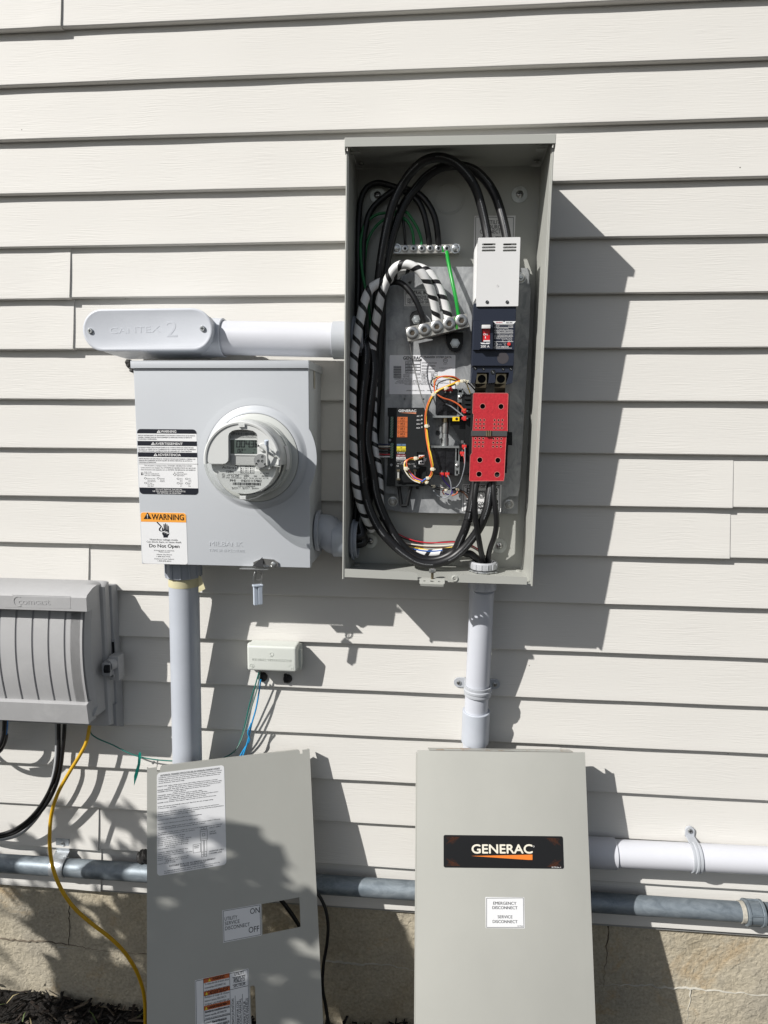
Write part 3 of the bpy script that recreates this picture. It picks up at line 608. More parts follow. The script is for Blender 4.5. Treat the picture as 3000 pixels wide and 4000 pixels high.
b = MB(frame(-.0581)); b.cr('B', 387, 152, 832, 420, 0, .0003, mat('metallic_label', (.74, .745, .77), .42), .002)
b.cx('B', 'GENERAC', 480, 182, 606, 21, INK, .035); b.cp('B', [(480, 187), (606, 184), (606, 192)], 0, .0006, INK); b.cx('B', 'TRANSFER SYSTEM DATA', 620, 173, 810, 13, INK, .02)
for i, (a_, l_) in enumerate((('120/240', 'SYSTEM VOLTAGE'), ('3008111741', 'SERIAL NUMBER'), ('1000001139', 'MODEL NUMBER'), ('20210309', 'PRODUCTION DATE'))):
    yy = 196 + i * 20.5; b.line('B', [(496, yy), (598, yy), (598, yy + 18), (496, yy + 18), (496, yy)], .0006, INK); b.cx('B', a_, 501, yy + 15, 501 + 7 * len(a_), 10, INK); b.cx('B', l_, 606, yy + 14, 606 + 7.3 * len(l_), 9, INK)
for i in range(20):
    yy = 226 + i * 4.2; b.cr('B', 414, yy, 467, yy + (1.2, 2.6, 2.0, 3.2)[(i * 7) % 4], .0003, .0005, INK)
b.cx('B', 'SWITCH', 482, 292, 523, 9, INK); b.cx('B', 'RATING', 482, 304, 523, 9, INK); b.cx('B', 'AMPS', 570, 290, 598, 9, INK); b.cx('B', 'VOLTS', 565, 311, 598, 9, INK)
for x, y, tt in ((606, 278, '200'), (672, 278, '60'), (606, 300, '240'), (672, 300, '1')): b.line('B', [(x, y), (x + 40, y), (x + 40, y + 16), (x, y + 16), (x, y)], .0005, INK); b.cx('B', tt, x + 5, y + 13, x + 5 + 7 * len(tt), 10, INK)
b.cx('B', 'COUNTRY OF ORIGIN US', 420, 319, 543, 8, INK)
for i, (tt, x0, x1) in enumerate((('CONTINUOUS LOAD CURRENT NOT TO EXCEED 80% OF SWITCH RATING', 440, 770), ('TRANSFER SWITCH FOR USE WITH GENERAL A/C & GT CIRCUITS', 432, 760), ('ALL TERMINALS LUGS ARE SUITABLE FOR DUAL WIRE CONNECTIONS', 424, 790), ('SUITABLE FOR USE AS SERVICE EQUIPMENT', 490, 705))): b.cx('B', tt, x0, 329 + i * 8.5, x1, 6, INK)
b.cx('B', 'GENERAC POWER SYSTEMS INC', 502, 397, 626, 7, INK); b.cx('B', 'WAUKESHA, WI', 641, 397, 725, 7, INK)
q = LO(frame(-.0581), 'B', 768, 190); b.lathe([(.0042, .0005), (.0036, .0005)], INK, 24, Matrix.Translation((q.x, 0, q.y)) @ frame(-.0581)); b.cx('B', 'ETL', 758, 194, 779, 10, INK); b.cx('B', 'INTERTEK', 753, 216, 783, 6, INK); b.cx('B', 'CONFORMS TO UL STD 1008', 725, 243, 815, 6, INK)
b.build('data_label', plate)
b = plate_label(plate, frame(-.0581), 'B', 886, 1033, 1146, 1222, mat('generator_label', (.78, .78, .78), .42), '', .0009, 0, 7)
b.cx('B', 'GENERATOR SERVICE', 899, 1056, 1136, 17, INK, .02); b.cx('B', 'E1', 914, 1100, 950, 40, INK, .03); b.cx('B', 'E2', 1088, 1102, 1124, 40, INK, .03); b.cx('B', 'UPPER', 980, 1094, 1062, 17, INK, .02)
b.cx('B', 'CUSTOMER LOAD', 916, 1130, 1100, 17, INK, .02); b.cx('B', 'T1', 908, 1176, 946, 36, INK, .03); b.cx('B', 'T2', 1090, 1176, 1128, 36, INK, .03); b.cx('B', 'LOWER', 975, 1168, 1062, 17, INK, .02); b.cx('B', 'CONNECTIONS', 940, 1203, 1110, 17, INK, .02)
b.build('generator_label', plate)

# ---- ground bar --------------------------------------------------------
def screw(b, M, r, h, m=STEEL, hexr=.45, dark=INK):
    b.lathe([(r, 0), (r, h * .7), (r * .86, h), (r * hexr * 1.05, h), (r * hexr, h * .2), (0, h * .2)], m, 20, M); b.lathe([(r * hexr * .9, h * .25), (0, h * .25)], dark, 6, M)
gb = thing('ground_bar', 'silver grounding bar with eight screws below the cable arch', 'terminal bar', PT('A', 636, 900, -.05))
b = MB(frame(-.056)); b.cr('A', 411, 834, 862, 886, -.014, 0, ALU); b.build('bar', gb)
for i in range(8):
    x = 436 + i * 57.2; big = i in (0, 7); q = LO(frame(-.056), 'A', x, 858); b = MB(); M = Matrix.Translation((q.x, 0, q.y)) @ frame(-.0561)
    if big: b.lathe([(.0088, 0), (.0088, .0012), (.004, .0012)], ZINC, 24, M); b.lathe([(.0066, .0012), (.0066, .005), (.0050, .0060), (0, .0060)], STEEL, 6, M); b.lathe([(.0034, .006), (.0034, .0085), (0, .009)], ZINC, 16, M)
    else: screw(b, M, .0066, .0020)
    b.build('mounting_nut' if big else 'terminal_screw', gb)
b = MB(frame(-.056)); b.cp('A', [(745, 842), (757, 846), (759, 880), (744, 882)], 0, .0006, GREEN); b.build('green_paint_dab', gb)
# ---- neutral bar -------------------------------------------------------
nbar = thing('neutral_bar', 'tilted cast aluminium neutral bar with five hex screws on a black bracket', 'terminal bar', PT('A', 700, 1500, -.09))
fn = frame(-.104); b = MB(fn)
b.cp('A', [(495, 1396), (912, 1300), (930, 1390), (512, 1490)], -.026, 0, ALU); b.build('bar', nbar)
for i in range(5):
    q = LO(fn, 'A', 542 + i * 84, 1433 - i * 21); b = MB(); screw(b, Matrix.Translation((q.x, 0, q.y)) @ fn, .0113, .0034, STEEL, .5, mat('hex_socket', (.10, .08, .06), .4, metal=.6)); b.build('hex_screw', nbar)
b = MB(fn); b.cp('A', [(828, 1328), (842, 1322), (850, 1370), (855, 1405), (838, 1408)], 0, .0007, mat('green_paint', (.03, .22, .02), .5)); b.build('green_paint_dab', nbar)
fs_ = frame(-.068); b = MB(fs_)
for c, x, y in (('A', 570, 1335), ('A', 835, 1508)):
    pass
b.cp('A', [(525, 1320), (540, 1290), (575, 1278), (615, 1290), (630, 1330), (640, 1420), (890, 1430), (888, 1510), (870, 1545), (835, 1562), (795, 1545), (775, 1500), (770, 1440), (530, 1420)], -.0095, 0, BLACKP); b.box(*[LO(fs_, 'A', 640, 1450).x, LO(fs_, 'A', 800, 1450).x], LO(fs_, 'A', 700, 1450).y, LO(fs_, 'A', 700, 1370).y, 0, .0098, BLACKP)
b.build('insulator_bracket', nbar)
for x, y in ((572, 1342), (834, 1504)):
    q = LO(fs_, 'A', x, y); b = MB(Matrix.Translation((q.x, 0, q.y)) @ fs_); b.lathe([(.0092, 0), (.0092, .001), (.0078, .001), (.0078, .005), (.0070, .006), (0, .006)], ZINC, 6); b.lathe([(.0045, .006), (.004, .0072), (0, .0072)], ZINC, 16); b.build('hex_bolt', nbar)

# ---- circuit breaker ---------------------------------------------------
BF = -.128
brk = thing('circuit_breaker', 'navy two-pole main breaker with red ON toggle under a white terminal cover', 'circuit breaker', PT('H', 700, 1700, -.058))
fk = frame(BF)
def g2(c, x, y, h=0): return LO(fk, c, x, y, h)
b = MB(fk)
pA = g2('G', 335, 245); pB = g2('G', 1170, 245); pC = g2('G', 1113, 1588)
xa, xb, yt, ybt = (pA.x + .0004), pC.x + .0012, pA.y, pC.y
slots = []
for (x0, x1) in ((418, 685), (832, 1098)):
    for yy in (376, 436, 495):
        a_ = g2('G', x0 - (yy - 376) * .05, yy); c_ = g2('G', x1 - (yy - 376) * .05, yy); slots.append(rrect(a_.x, a_.y - .0017, c_.x, a_.y + .0017, .0016, 3))
b.prism(rrect(xa, ybt, xb, yt, .0012, 3), -.0022, 0, WPLAS, slots)
b.box(xa, xa + .0022, ybt - .0, yt, -.058, -.0005, WPLAS, 0); b.box(xb - .0022, xb, ybt, yt, -.058, -.0005, WPLAS, 0); b.box(xa, xb, yt - .0022, yt, -.030, -.0005, WPLAS)
b.prism([(xa - .0045, yt - .012), (xa - .0045, ybt + .020), (xa - .0040, ybt + .012), (xa, ybt + .02), (xa, yt - .001)], -.058, -.030, WPLAS)
tc_ = b.build('terminal_cover', brk)
for x, y in ((516, 1508), (910, 1508)):
    q = g2('G', x, y); b = MB(); M = Matrix.Translation((q.x, 0, q.y)) @ fk; b.lathe([(.0029, .0002), (.0029, .0008), (.0022, .0014), (0, .0014)], BLACKM, 18, M); b.box(-.0017, .0017, -.0003, .0003, .0013, .0017, GREYW, 0, 1, M @ Matrix.Rotation(R(45), 4, 'Z')); b.build('cover_screw', tc_)
q = g2('G', 722, 1188); b = MB(); b.lathe([(.0020, .0002), (.0017, .0006), (.0013, .0002)], WPLAS, 16, Matrix.Translation((q.x, 0, q.y)) @ fk); b.build('moulding_mark', tc_)
# body
b = MB(fk)
bl, br = g2('H', 300, 300).x, g2('H', 1195, 300).x; yb1 = g2('H', 700, 925).y; yb2 = g2('H', 700, 1250).y; yb3 = g2('H', 700, 1640).y; ymid = g2('H', 700, 292).y
b.box(bl - .0025, br, ymid, ybt + .006, -.062, -.0035, NAVY, .0008, 1)
b.box(bl - .0025, br - .0006, yb2 - .001, ymid, -.066, -.0075, NAVY, .0008, 1)
b.box(bl - .0018, br - .001, yb1, ymid + .0004, -.012, -.0025, NAVY, .0008, 1)
cx0 = g2('H', 415, 400).x; cx1 = g2('H', 690, 400).x
# toggle housing with opening
to = [tuple(g2('H', *p)) for p in ((420, 290), (688, 285), (688, 905), (400, 905), (400, 330))]
th = [tuple(g2('H', *p)) for p in ((458, 375), (640, 375), (632, 748), (445, 748))]
b.prism(to, -.0025, .0035, NAVY, [th[::-1]]); b.prism(th, -.0026, -.0020, INK)
# lower terminal part
lb, rb = g2('H', 245, 1300).x, g2('H', 1130, 1300).x
tooth = [tuple(g2('H', *p, -.012)) for p in ((270, 1262), (1138, 1262), (1128, 1480), (1110, 1640), (1060, 1650), (985, 1665), (1040, 1480), (1040, 1410), (760, 1410), (745, 1480), (748, 1620), (700, 1635), (600, 1640), (612, 1480), (612, 1410), (345, 1410), (345, 1480), (300, 1640), (215, 1635), (235, 1480))]
b.prism(tooth, -.034, -.012, NAVY)
b.box(lb, rb, yb3 + .004, yb2, -.068, -.034, NAVY, .0008, 1)
b.build('body', brk)
b = MB(fk)
q0 = g2('H', 455, 380, .009); q1 = g2('H', 640, 460, .009)
b.box(q0.x, q1.x, q1.y, q0.y, -.001, .010, WPLAS, .0008, 2)
r0 = g2('H', 460, 545, .001); r1 = g2('H', 628, 745, .001); tgl = b.build('toggle', brk)
b = MB(fk); b.box(r0.x, r1.x, r1.y, r0.y + .006, -.0019, .0008, mat('red_toggle_window', (.60, .012, .02), .35), .0004, 1)
s0 = g2('H', 490, 712, .001); b.box(s0.x, r1.x, r1.y, s0.y, -.0005, .0016, WPLAS)
b.cx('H', 'ON', 488, 608, 580, 40, WINK, .05, .0012); b.cx('H', 'I', 524, 672, 540, 40, WINK, .06, .0012); b.build('red_position_window', tgl)
b = MB(fk)
b.cp('H', [(420, 765), (505, 768), (527, 782), (550, 768), (636, 766), (612, 795), (445, 795)], .0035, .0039, WINK); b.cx('H', '200 A', 432, 870, 618, 46, WINK, .05, .0040)
b.cp('H', [(695, 303), (910, 303), (937, 325), (960, 303), (1190, 303), (1140, 362), (740, 362)], -.0025, -.0020, WHITE)
b.cx('H', 'GENERAC', 755, 343, 905, 26, REDW, .02, -.0018); b.cx('H', 'GDQ 70/3', 978, 347, 1112, 28, INK, .03, -.0018)
for yy in (378, 436, 510, 552, 626, 744): b.line('H', [(722, yy), (1128, yy)], .0006, WINK, -.0021)
b.line('H', [(705, 884), (1100, 884)], .0006, WINK, -.0021)
b.cx('H', '225 AF', 735, 420, 832, 24, WINK, .02, -.0021); b.cx('H', '2 POLE', 1028, 420, 1126, 24, WINK, .02, -.0021)
for tt, x0, yb_, x1 in (('UL Interrupting Ratings:', 735, 466, 1030), ('AC ~/120/240V 22kA 50/60Hz 40 C', 730, 496, 1122), ('IEC 60947-2  Ui 690V  Uimp 8kV', 730, 541, 1118), ('Cu/Al 60/75 C Lug Cat. No./Wire range', 728, 584, 1118), ('AWG or MCM(Cu) Torque in. lbs(Nm)', 728, 614, 1116), ('LAC222A-300MCM-4/0-6 275(31)', 724, 657, 1112), ('LAC222B 2x2/0-2x#6 120(14)', 724, 684, 1110), ('#4/0-1/0 2.5(2)', 884, 710, 1108), ('6     64.4', 900, 737, 1106)):
    b.cx('H', tt, x0, yb_, x1, 17, WINK, 0, -.0021)
q = LO(fk, 'H', 762, 798); b.lathe([(.0028, -.0020), (.0022, -.0020)], WINK, 20, Matrix.Translation((q.x, 0, q.y)) @ fk); b.cx('H', 'UL', 748, 808, 776, 18, WINK, .02, -.002); b.cx('H', 'R US LISTED', 800, 810, 884, 14, WINK, 0, -.002)
b.cx('H', 'Push', 922, 784, 982, 15, WINK, 0, -.002); b.cx('H', 'to', 938, 804, 966, 15, WINK, 0, -.002); b.cx('H', 'Trip', 928, 826, 975, 15, WINK, 0, -.002)
b.cx('H', 'CIRCUIT BREAKER', 710, 870, 1035, 28, WINK, .02, -.002); b.build('printed_markings', brk)
q = g2('H', 1044, 796); b = MB(); b.lathe([(.0032, -.0025), (.0032, -.0012), (.0026, -.0006), (0, -.0006)], REDC, 20, Matrix.Translation((q.x, 0, q.y)) @ fk); b.build('trip_button', brk)
q = g2('H', 910, 1100, -.0075); b = MB(); b.lathe([(.0102, -.0075), (.0102, -.0072), (0, -.0072)], mat('dull_round_sticker', (.05, .045, .05), .5), 32, Matrix.Translation((q.x, 0, q.y)) @ fk); b.build('round_sticker', brk)
for x, y, r_ in ((310, 1318, .0036), (1082, 1332, .0032), (492, 1338, .0026), (916, 1342, .0028), (695, 1402, .0048)):
    q = g2('H', x, y, -.012); b = MB(); M = Matrix.Translation((q.x, 0, q.y)) @ fk; b.lathe([(r_, -.0121), (r_ * .8, -.0112), (r_ * .75, -.0118), (0, -.0118)], BLACKM, 20, M); b.box(-r_ * .6, r_ * .6, -.0005, .0005, -.0119, -.0112, STEEL, 0, 1, M @ Matrix.Rotation(R(-50), 4, 'Z')); b.build('case_screw', brk)
fl = frame(-.100)
for (x0, x1, xc) in ((335, 555, 452), (758, 975, 866)):
    b = MB(fl); q = LO(fl, 'H', xc, 1550); rr = (LO(fl, 'H', xc + 90, 1550) - q).length
    hole = circ(q.x, q.y, rr, 20)
    b.prism([tuple(LO(fl, 'H', *p)) for p in ((x0 + 10, 1440), (x1 + 5, 1440), (x1, 1650), (x0 - 10, 1650))], -.006, 0, BRASS, [hole])
    lg = b.build('terminal_lug', brk)
    b = MB(fl); b.prism(hole, -.010, -.0055, INK); b.build('lug_bore', lg)
    b = MB()
    pts = []
    for p in ((1650, 0), (1690, .004), (1740, .010), (1790, .004), (1850, -.004), (1900, -.01)): pts.append((p[0], p[1]))
    vs = []
    for yy, h in pts:
        a_ = LO(fl, 'H', x0 - 22 - (yy - 1650) * .08, yy, h); c_ = LO(fl, 'H', x1 - 5 - (yy - 1650) * .08, yy, h)
        vs += [(a_.x, a_.y, h), (c_.x, c_.y, h), (a_.x, a_.y, h - .003), (c_.x, c_.y, h - .003)]
    fs = []
    for i in range(len(pts) - 1):
        o = 4 * i; fs += [[o, o + 1, o + 5, o + 4], [o + 2, o + 6, o + 7, o + 3], [o, o + 4, o + 6, o + 2], [o + 1, o + 3, o + 7, o + 5]]
    b.add(vs, fs, BRASS, fl); b.build('bus_strap', lg)

# ---- transfer switch mechanism -----------------------------------------
ts = thing('transfer_switch', 'black transfer switch with red insulating cover plate and two taped solenoids', 'transfer switch', PT('D', 1200, 1500, -.058))
RF = -.122; fr_ = frame(RF)
b = MB(frame(-.112))
b.cp('D', [(1130, 285), (1625, 285), (1615, 800), (1590, 1320), (1110, 1390), (1100, 1000), (1120, 800)], -.052, 0, BLACKM)
b.cp('D', [(1010, 300), (1140, 300), (1130, 1330), (985, 1330), (980, 1180), (1050, 1170), (1060, 640), (1010, 640)], -.05, -.012, BLACKP)
for yy in range(330, 620, 60): b.cp('D', [(1045, yy), (1125, yy), (1125, yy + 34), (1045, yy + 34)], -.013, -.004, BLACKM)
b.cp('D', [(860, 600), (1060, 640), (1060, 930), (1000, 930), (900, 720), (860, 690)], -.05, -.024, BLACKP)
b.cp('D', [(1590, 790), (1662, 790), (1662, 960), (1590, 960)], -.04, -.012, BLACKM); b.cp('D', [(1600, 830), (1650, 835), (1650, 900), (1600, 900)], -.012, -.004, BLACKP)
b.cp('D', [(1585, 1060), (1600, 1060), (1598, 1220), (1575, 1240)], -.04, -.006, BLACKM)
b.build('switch_body', ts)
rp = [(1165, 283), (1598, 285), (1610, 296), (1603, 540), (1600, 780), (1592, 800), (1586, 820), (1572, 1060), (1558, 1380), (1550, 1420), (1120, 1424), (1106, 1412), (1118, 1090), (1140, 1062), (1144, 820), (1148, 790), (1162, 560), (1148, 545), (1155, 300)]
hs = []
for x, y, r_ in ((1278, 455, 34), (1516, 458, 34), (1242, 1150, 34), (1476, 1154, 34), (1232, 1334, 35), (1466, 1340, 35)): hs.append((x, y, r_))
for X0, dx in ((1198, 0), (1434, 0)):
    for i in range(3):
        for j in range(3): hs.append((X0 + j * 50 - i * 3, 632 + i * 51 + (2 if X0 > 1300 else 0), 12.5))
for X0 in (1186, 1420):
    for i in range(3):
        for j in range(3): hs.append((X0 + j * 50 - i * 3, 872 + i * 50 + (4 if X0 > 1300 else 0), 12.5))
b = MB(fr_)
hl = []
for x, y, r_ in hs:
    q = LO(fr_, 'D', x, y); rr = (LO(fr_, 'D', x + r_, y) - q).length; hl.append((q, rr))
b.prism([tuple(LO(fr_, 'D', *p)) for p in rp], -.0012, 0, RED, [circ(q.x, q.y, rr, 14) for q, rr in hl])
REDE = mat('pale_cut_edge', (.62, .20, .18), .6)
for q, rr in hl: b.lathe([(rr + .0006, .0003), (rr - .0001, .0003), (rr - .0001, -.0012)], REDE, 16, Matrix.Translation((q.x, 0, q.y)) @ fr_)
b.line('D', rp + [rp[0]], .0007, REDE, .0003)
rc = b.build('red_cover_plate', ts)
b = MB(); tA = PT('D', 1130, 804, RF - .002); tB = PT('D', 1596, 804, RF - .002)
b.box(tA.x, tB.x, RF - .0022, RF - .0006, tA.z - .0052, tA.z + .0048, mat('dark_tie_strap', (.07, .07, .07), .3), .0004, 1)
tM = PT('D', 1356, 804, RF - .002)
for i in range(3): b.cyl((tM.x + (i - 1) * .0032, RF - .0032, tA.z - .0052), (tM.x + (i - 1) * .0032, RF - .0032, tA.z + .0050), .0016, BRASS, 12)
b.build('steel_tie', ts)
# solenoids
def solenoid(cdat, up):
    p = thing_part = None
    fz = frame(-.094)
    b = MB(fz)
    if up: a_ = LO(fz, 'D', 672, 225); c_ = LO(fz, 'D', 965, 578)
    else: a_ = LO(fz, 'D', 640, 985); c_ = LO(fz, 'D', 925, 1350)
    b.box(a_.x, c_.x, c_.y, a_.y, -.034, 0, TAPE, .005, 3)
    b.box(a_.x + .02, c_.x - .026, c_.y - .0, a_.y + .0004, -.03, .0012, TAPE, .002, 2)
    s_ = b.build('solenoid_coil', ts)
    b = MB(fz)
    if up: e0 = LO(fz, 'D', 950, 225); e1 = LO(fz, 'D', 1020, 580)
    else: e0 = LO(fz, 'D', 925, 975); e1 = LO(fz, 'D', 975, 1352)
    b.box(e0.x, e0.x + .0025, e1.y, e0.y, -.036, -.001, ZINC); b.box(e1.x - .0025, e1.x, e1.y, e0.y, -.036, .002, ZINC)
    b.box(e0.x, e1.x, e0.y - .0025, e0.y, -.036, .002, ZINC); b.box(e0.x, e1.x, e1.y, e1.y + .0025, -.036, .002, ZINC)
    q = LO(fz, 'D', 985 if up else 950, 340 if up else 1225); b.lathe([(.0036, .0), (.0036, .002), (.002, .003), (0, .003)], STEEL, 16, Matrix.Translation((q.x, 0, q.y)) @ fz); b.box(q.x - .0045, q.x + .0045, q.y - .009, q.y + .009, -.004, .0005, ZINC)
    b.build('solenoid_frame', s_)
    return s_
so1 = solenoid(None, True); so2 = solenoid(None, False)
b = MB(frame(-.100)); b.cr('D', 630, 575, 975, 604, -.040, 0, ZINC); b.build('yoke_plate', ts)
b = MB(frame(-.100)); b.cr('D', 610, 968, 975, 996, -.040, 0, ZINC); b.build('yoke_plate', ts)
b = MB(frame(-.100)); b.cr('D', 888, 592, 976, 646, 0, .0012, mat('yellow_tag', (.85, .60, .01), .4)); q = LO(frame(-.100), 'D', 942, 619); b.lathe([(.0026, .0014), (0, .0014)], INK, 18, Matrix.Translation((q.x, 0, q.y)) @ frame(-.100)); b.build('yellow_tag', ts)
b = MB(); x_ = PT('D', 795, 700, -.088)
pz = lambda yy: PT('D', 795, yy, -.088).z
b.cyl((x_.x, -.084, pz(604)), (x_.x, -.084, pz(670)), .0060, BRASS, 20); b.cyl((x_.x, -.084, pz(665)), (x_.x - .0005, -.084, pz(808)), .0068, STEEL, 24, bev=.0008); b.cyl((x_.x, -.084, pz(808)), (x_.x, -.084, pz(868)), .0062, ZINC, 24); b.cyl((x_.x - .0005, -.084, pz(862)), (x_.x - .0005, -.084, pz(970)), .0075, ZINC, 24, bev=.001)
b.build('plunger', ts)
fz = frame(-.0582); q = LO(fz, 'D', 700, 800); b = MB(); b.lathe([(.0118, 0), (.0118, .0015), (.0052, .0015), (.0052, 0)], mat('grey_grommet_ring', (.25, .26, .265), .5), 36, Matrix.Translation((q.x, 0, q.y)) @ fz); b.build('handle_boss', ts)
def spade(x, y, s_=1, dep=-.102, d='D', ang=0):
    fq = frame(dep); q = LO(fq, d, x, y); M = Matrix.Translation((q.x, 0, q.y)) @ fq @ Matrix.Rotation(R(ang), 4, 'Z')
    s_ *= .56
    b = MB(M); b.box(-.0075 * s_, .0075 * s_, -.005 * s_, .005 * s_, -.003, .002, REDC, .0007, 2); b.box(-.0045 * s_, .0045 * s_, -.010 * s_, -.005 * s_, -.003, .002, REDC, .0012, 2); b.box(-.0012, .0012, .002, .006, -.001, .001, STEEL)
    return b.build('spade_connector', ts)
spade(1046, 515, 1, -.108, ang=-90); spade(1046, 612, 1, -.108, ang=-90); spade(1040, 973, 1, -.108, ang=0); spade(1014, 1062, 1, -.108)
spade(748, 1332, 1, -.098); spade(818, 1332, 1, -.098); spade(795, 238, 1, -.098, ang=180); spade(862, 240, 1, -.098, ang=180)
b = MB(frame(-.104)); b.cr('D', 968, 935, 1100, 962, -.02, 0, BLACKP); b.cr('D', 1000, 900, 1030, 940, -.02, -.002, mat('limit_switch_grey', (.12, .12, .12), .4)); b.cr('D', 975, 960, 1050, 1080, -.02, -.001, BLACKP); b.build('limit_switch', ts)

# ---- control module ----------------------------------------------------
cm = thing('control_module', 'black control module with orange circuit labels beside the solenoids', 'control module', PT('T', 600, 1930, -.058))
CFY = -.082; fc = frame(CFY)
b = MB(fc)
b.cp('T', [(190, 235), (1028, 235), (1018, 1195), (822, 1195), (822, 1510), (1018, 1530), (1020, 1925), (720, 1930), (165, 1930), (190, 1380), (210, 440), (190, 400)], -.022, 0, BLACKM)
b.cp('T', [(400, 1550), (860, 1550), (852, 1850), (385, 1850)], .0, .0035, BLACKP)
b.cp('T', [(800, 1940), (860, 1940), (860, 1995), (800, 1995)], -.016, -.006, BLACKP)
for p0, p1 in (((430, 1900), (490, 2190)), ((700, 1900), (610, 2190)), ((490, 2190), (610, 2190))):
    a_ = LO(fc, 'T', *p0, -.012); c_ = LO(fc, 'T', *p1, -.012)
    if p0[1] == 2190: a_.y -= .014; c_.y -= .014
    else: c_.y -= .014
    b.tube([fc @ Vector((a_.x, a_.y, -.010)), fc @ Vector((c_.x, c_.y, -.010))], .0036, BLACKP, 10)
b.build('housing', cm)
b = MB(fc)
b.cx('T', 'GENERAC', 425, 325, 808, 48, WINK, .04); b.cp('T', [(440, 343), (806, 336), (806, 370)], 0, .0006, mat('copper_orange_ink', (.55, .22, .12), .5))
for i in range(4):
    y0 = 434 + i * 111; b.cr('T', 401 - i * 2, y0, 619 - i * 2, y0 + 106, 0, .0004, ORANGED); b.cx('T', 'A/C %d' % (i + 1), 466 - i * 2, y0 + 52, 556, 34, INK, .05); b.cx('T', '1', 424, y0 + 38, 432, 24, INK); b.cx('T', '2', 418, y0 + 92, 434, 24, INK); b.cx('T', '1A MAX', 460, y0 + 94, 556, 20, INK, .02)
    yy = 430 + i * 85; b.cx('T', 'A/C %d' % (i + 1), 818 - i * 3, yy, 896 - i * 3, 28, WINK, .05)
for c0, y0, y1, m_, tt, mi in ((388, 1016, 1062, LBLUE, 'T1', INK), (386, 1070, 1122, YEL, 'N1', INK), (386, 1128, 1176, YEL, 'N2', INK), (384, 1188, 1236, INK, '0 GROUND', WINK), (382, 1244, 1292, mat('crimson_ink', (.22, .03, .035), .5), '194 +12V', WINK), (381, 1298, 1346, SILV, '23 TRANSFER', INK)):
    b.cr('T', c0, y0, c0 + 194, y1, 0, .0004, m_); wd = {'T1': 30, 'N1': 30, 'N2': 30}.get(tt, 165); b.cx('T', tt, c0 + 97 - wd / 2, y1 - 12, c0 + 97 + wd / 2, 24, mi, .03)
b.line('T', [(400, 1152), (440, 1152)], .0012, INK, .0007); b.line('T', [(512, 1152), (565, 1152)], .0012, INK, .0007)
b.cx('T', 'Replace with Listed Type', 380, 1390, 570, 16, WINK); b.cx('T', 'Optifuse or', 476, 1424, 560, 16, WINK); b.cx('T', 'Generac 3500 volt, 5.0A', 398, 1454, 775, 16, WINK); b.cx('T', 'N2', 386, 1508, 432, 28, WINK); b.cx('T', 'T1', 750, 1520, 792, 34, WINK, .03)
b.line('T', [(380, 1355), (822, 1355)], .0005, WINK)
b.build('printed_markings', cm)
for x in (418, 775):
    b = MB(frame(CFY - .0036)); b.cr('T', x - 18, 1590, x + 18, 1800, 0, .004, mat('fuse_glass', (.42, .42, .40), .3)); b.cr('T', x - 30, 1572, x + 34, 1612, 0, .0055, BRASS); b.cr('T', x - 34, 1760, x + 40, 1800, 0, .0055, BRASS); b.build('fuse', cm)
for i in range(4):
    q = LO(fc, 'T', 932, 408 + i * 83.5); b = MB(); b.lathe([(.0017, 0), (.0015, .0010), (.0008, .0014), (0, .0014)], mat('led_dome', (.45, .45, .45), .3), 12, Matrix.Translation((q.x, 0, q.y)) @ fc); b.build('indicator_light', cm)
for y0, y1, n in ((430, 880, 8), (1000, 1330, 6)):
    b = MB(fc); b.cp('T', [(252, y0), (318, y0), (308, y1), (240, y1)], -.01, .004, MINT)
    for i in range(n):
        q = LO(fc, 'T', 285 - i * 1.5, y0 + (i + .5) * (y1 - y0) / n, .004); b.lathe([(.0026, .0041), (.0022, .0048), (0, .0048)], mat('terminal_screw_head', (.20, .26, .23), .35, metal=.6), 12, Matrix.Translation((q.x, 0, q.y)) @ fc); b.box(-.0021, .0021, -.0003, .0003, .0048, .0051, INK, 0, 1, Matrix.Translation((q.x, 0, q.y)) @ fc @ Matrix.Rotation(R(40), 4, 'Z'))
    b.build('terminal_block', cm)
for x, y in ((240, 935), (270, 1470)):
    q = LO(fc, 'T', x, y); b = MB(); b.lathe([(.0025, 0), (.0023, .0008), (.0015, .001), (.0014, .0004), (0, .0004)], GREYW, 18, Matrix.Translation((q.x, 0, q.y)) @ fc); b.build('case_rivet', cm)
b = MB(frame(CFY + .004)); b.cr('T', 860, 1262, 978, 1465, -.012, .008, WHITE); b.cr('T', 978, 1330, 1020, 1390, -.012, .005, WHITE)
for i in range(6): b.cr('T', 880 + (i % 2) * 50, 1280 + (i // 2) * 60, 915 + (i % 2) * 50, 1318 + (i // 2) * 60, .008, .0083, BLACKM)
b.build('plug_socket', cm)

# ================================================================== CABLES INSIDE THE ENCLOSURE
def cable(name, label, c, pts, r, m, cat='cable', group=None, n=14, sub=8, extra=None):
    P = []
    for p in pts:
        if isinstance(p, Vector): P.append(p)
        elif len(p) == 3: P.append(PT(c, *p))
        elif isinstance(p[0], str): P.append(PT(*p))
        else: P.append(Vector(p))
    b = MB(); b.tube(P, r, m, n, sub)
    return tag(b.build(name), label, cat, group)
def V3(*a): return Vector(a)
BR = .0081
fit_c = PT('O', 490, 1660, -.075)       # mouth of the bottom fitting
FITX = PT('O', 478, 1690, -.075).x; FITY = -.075
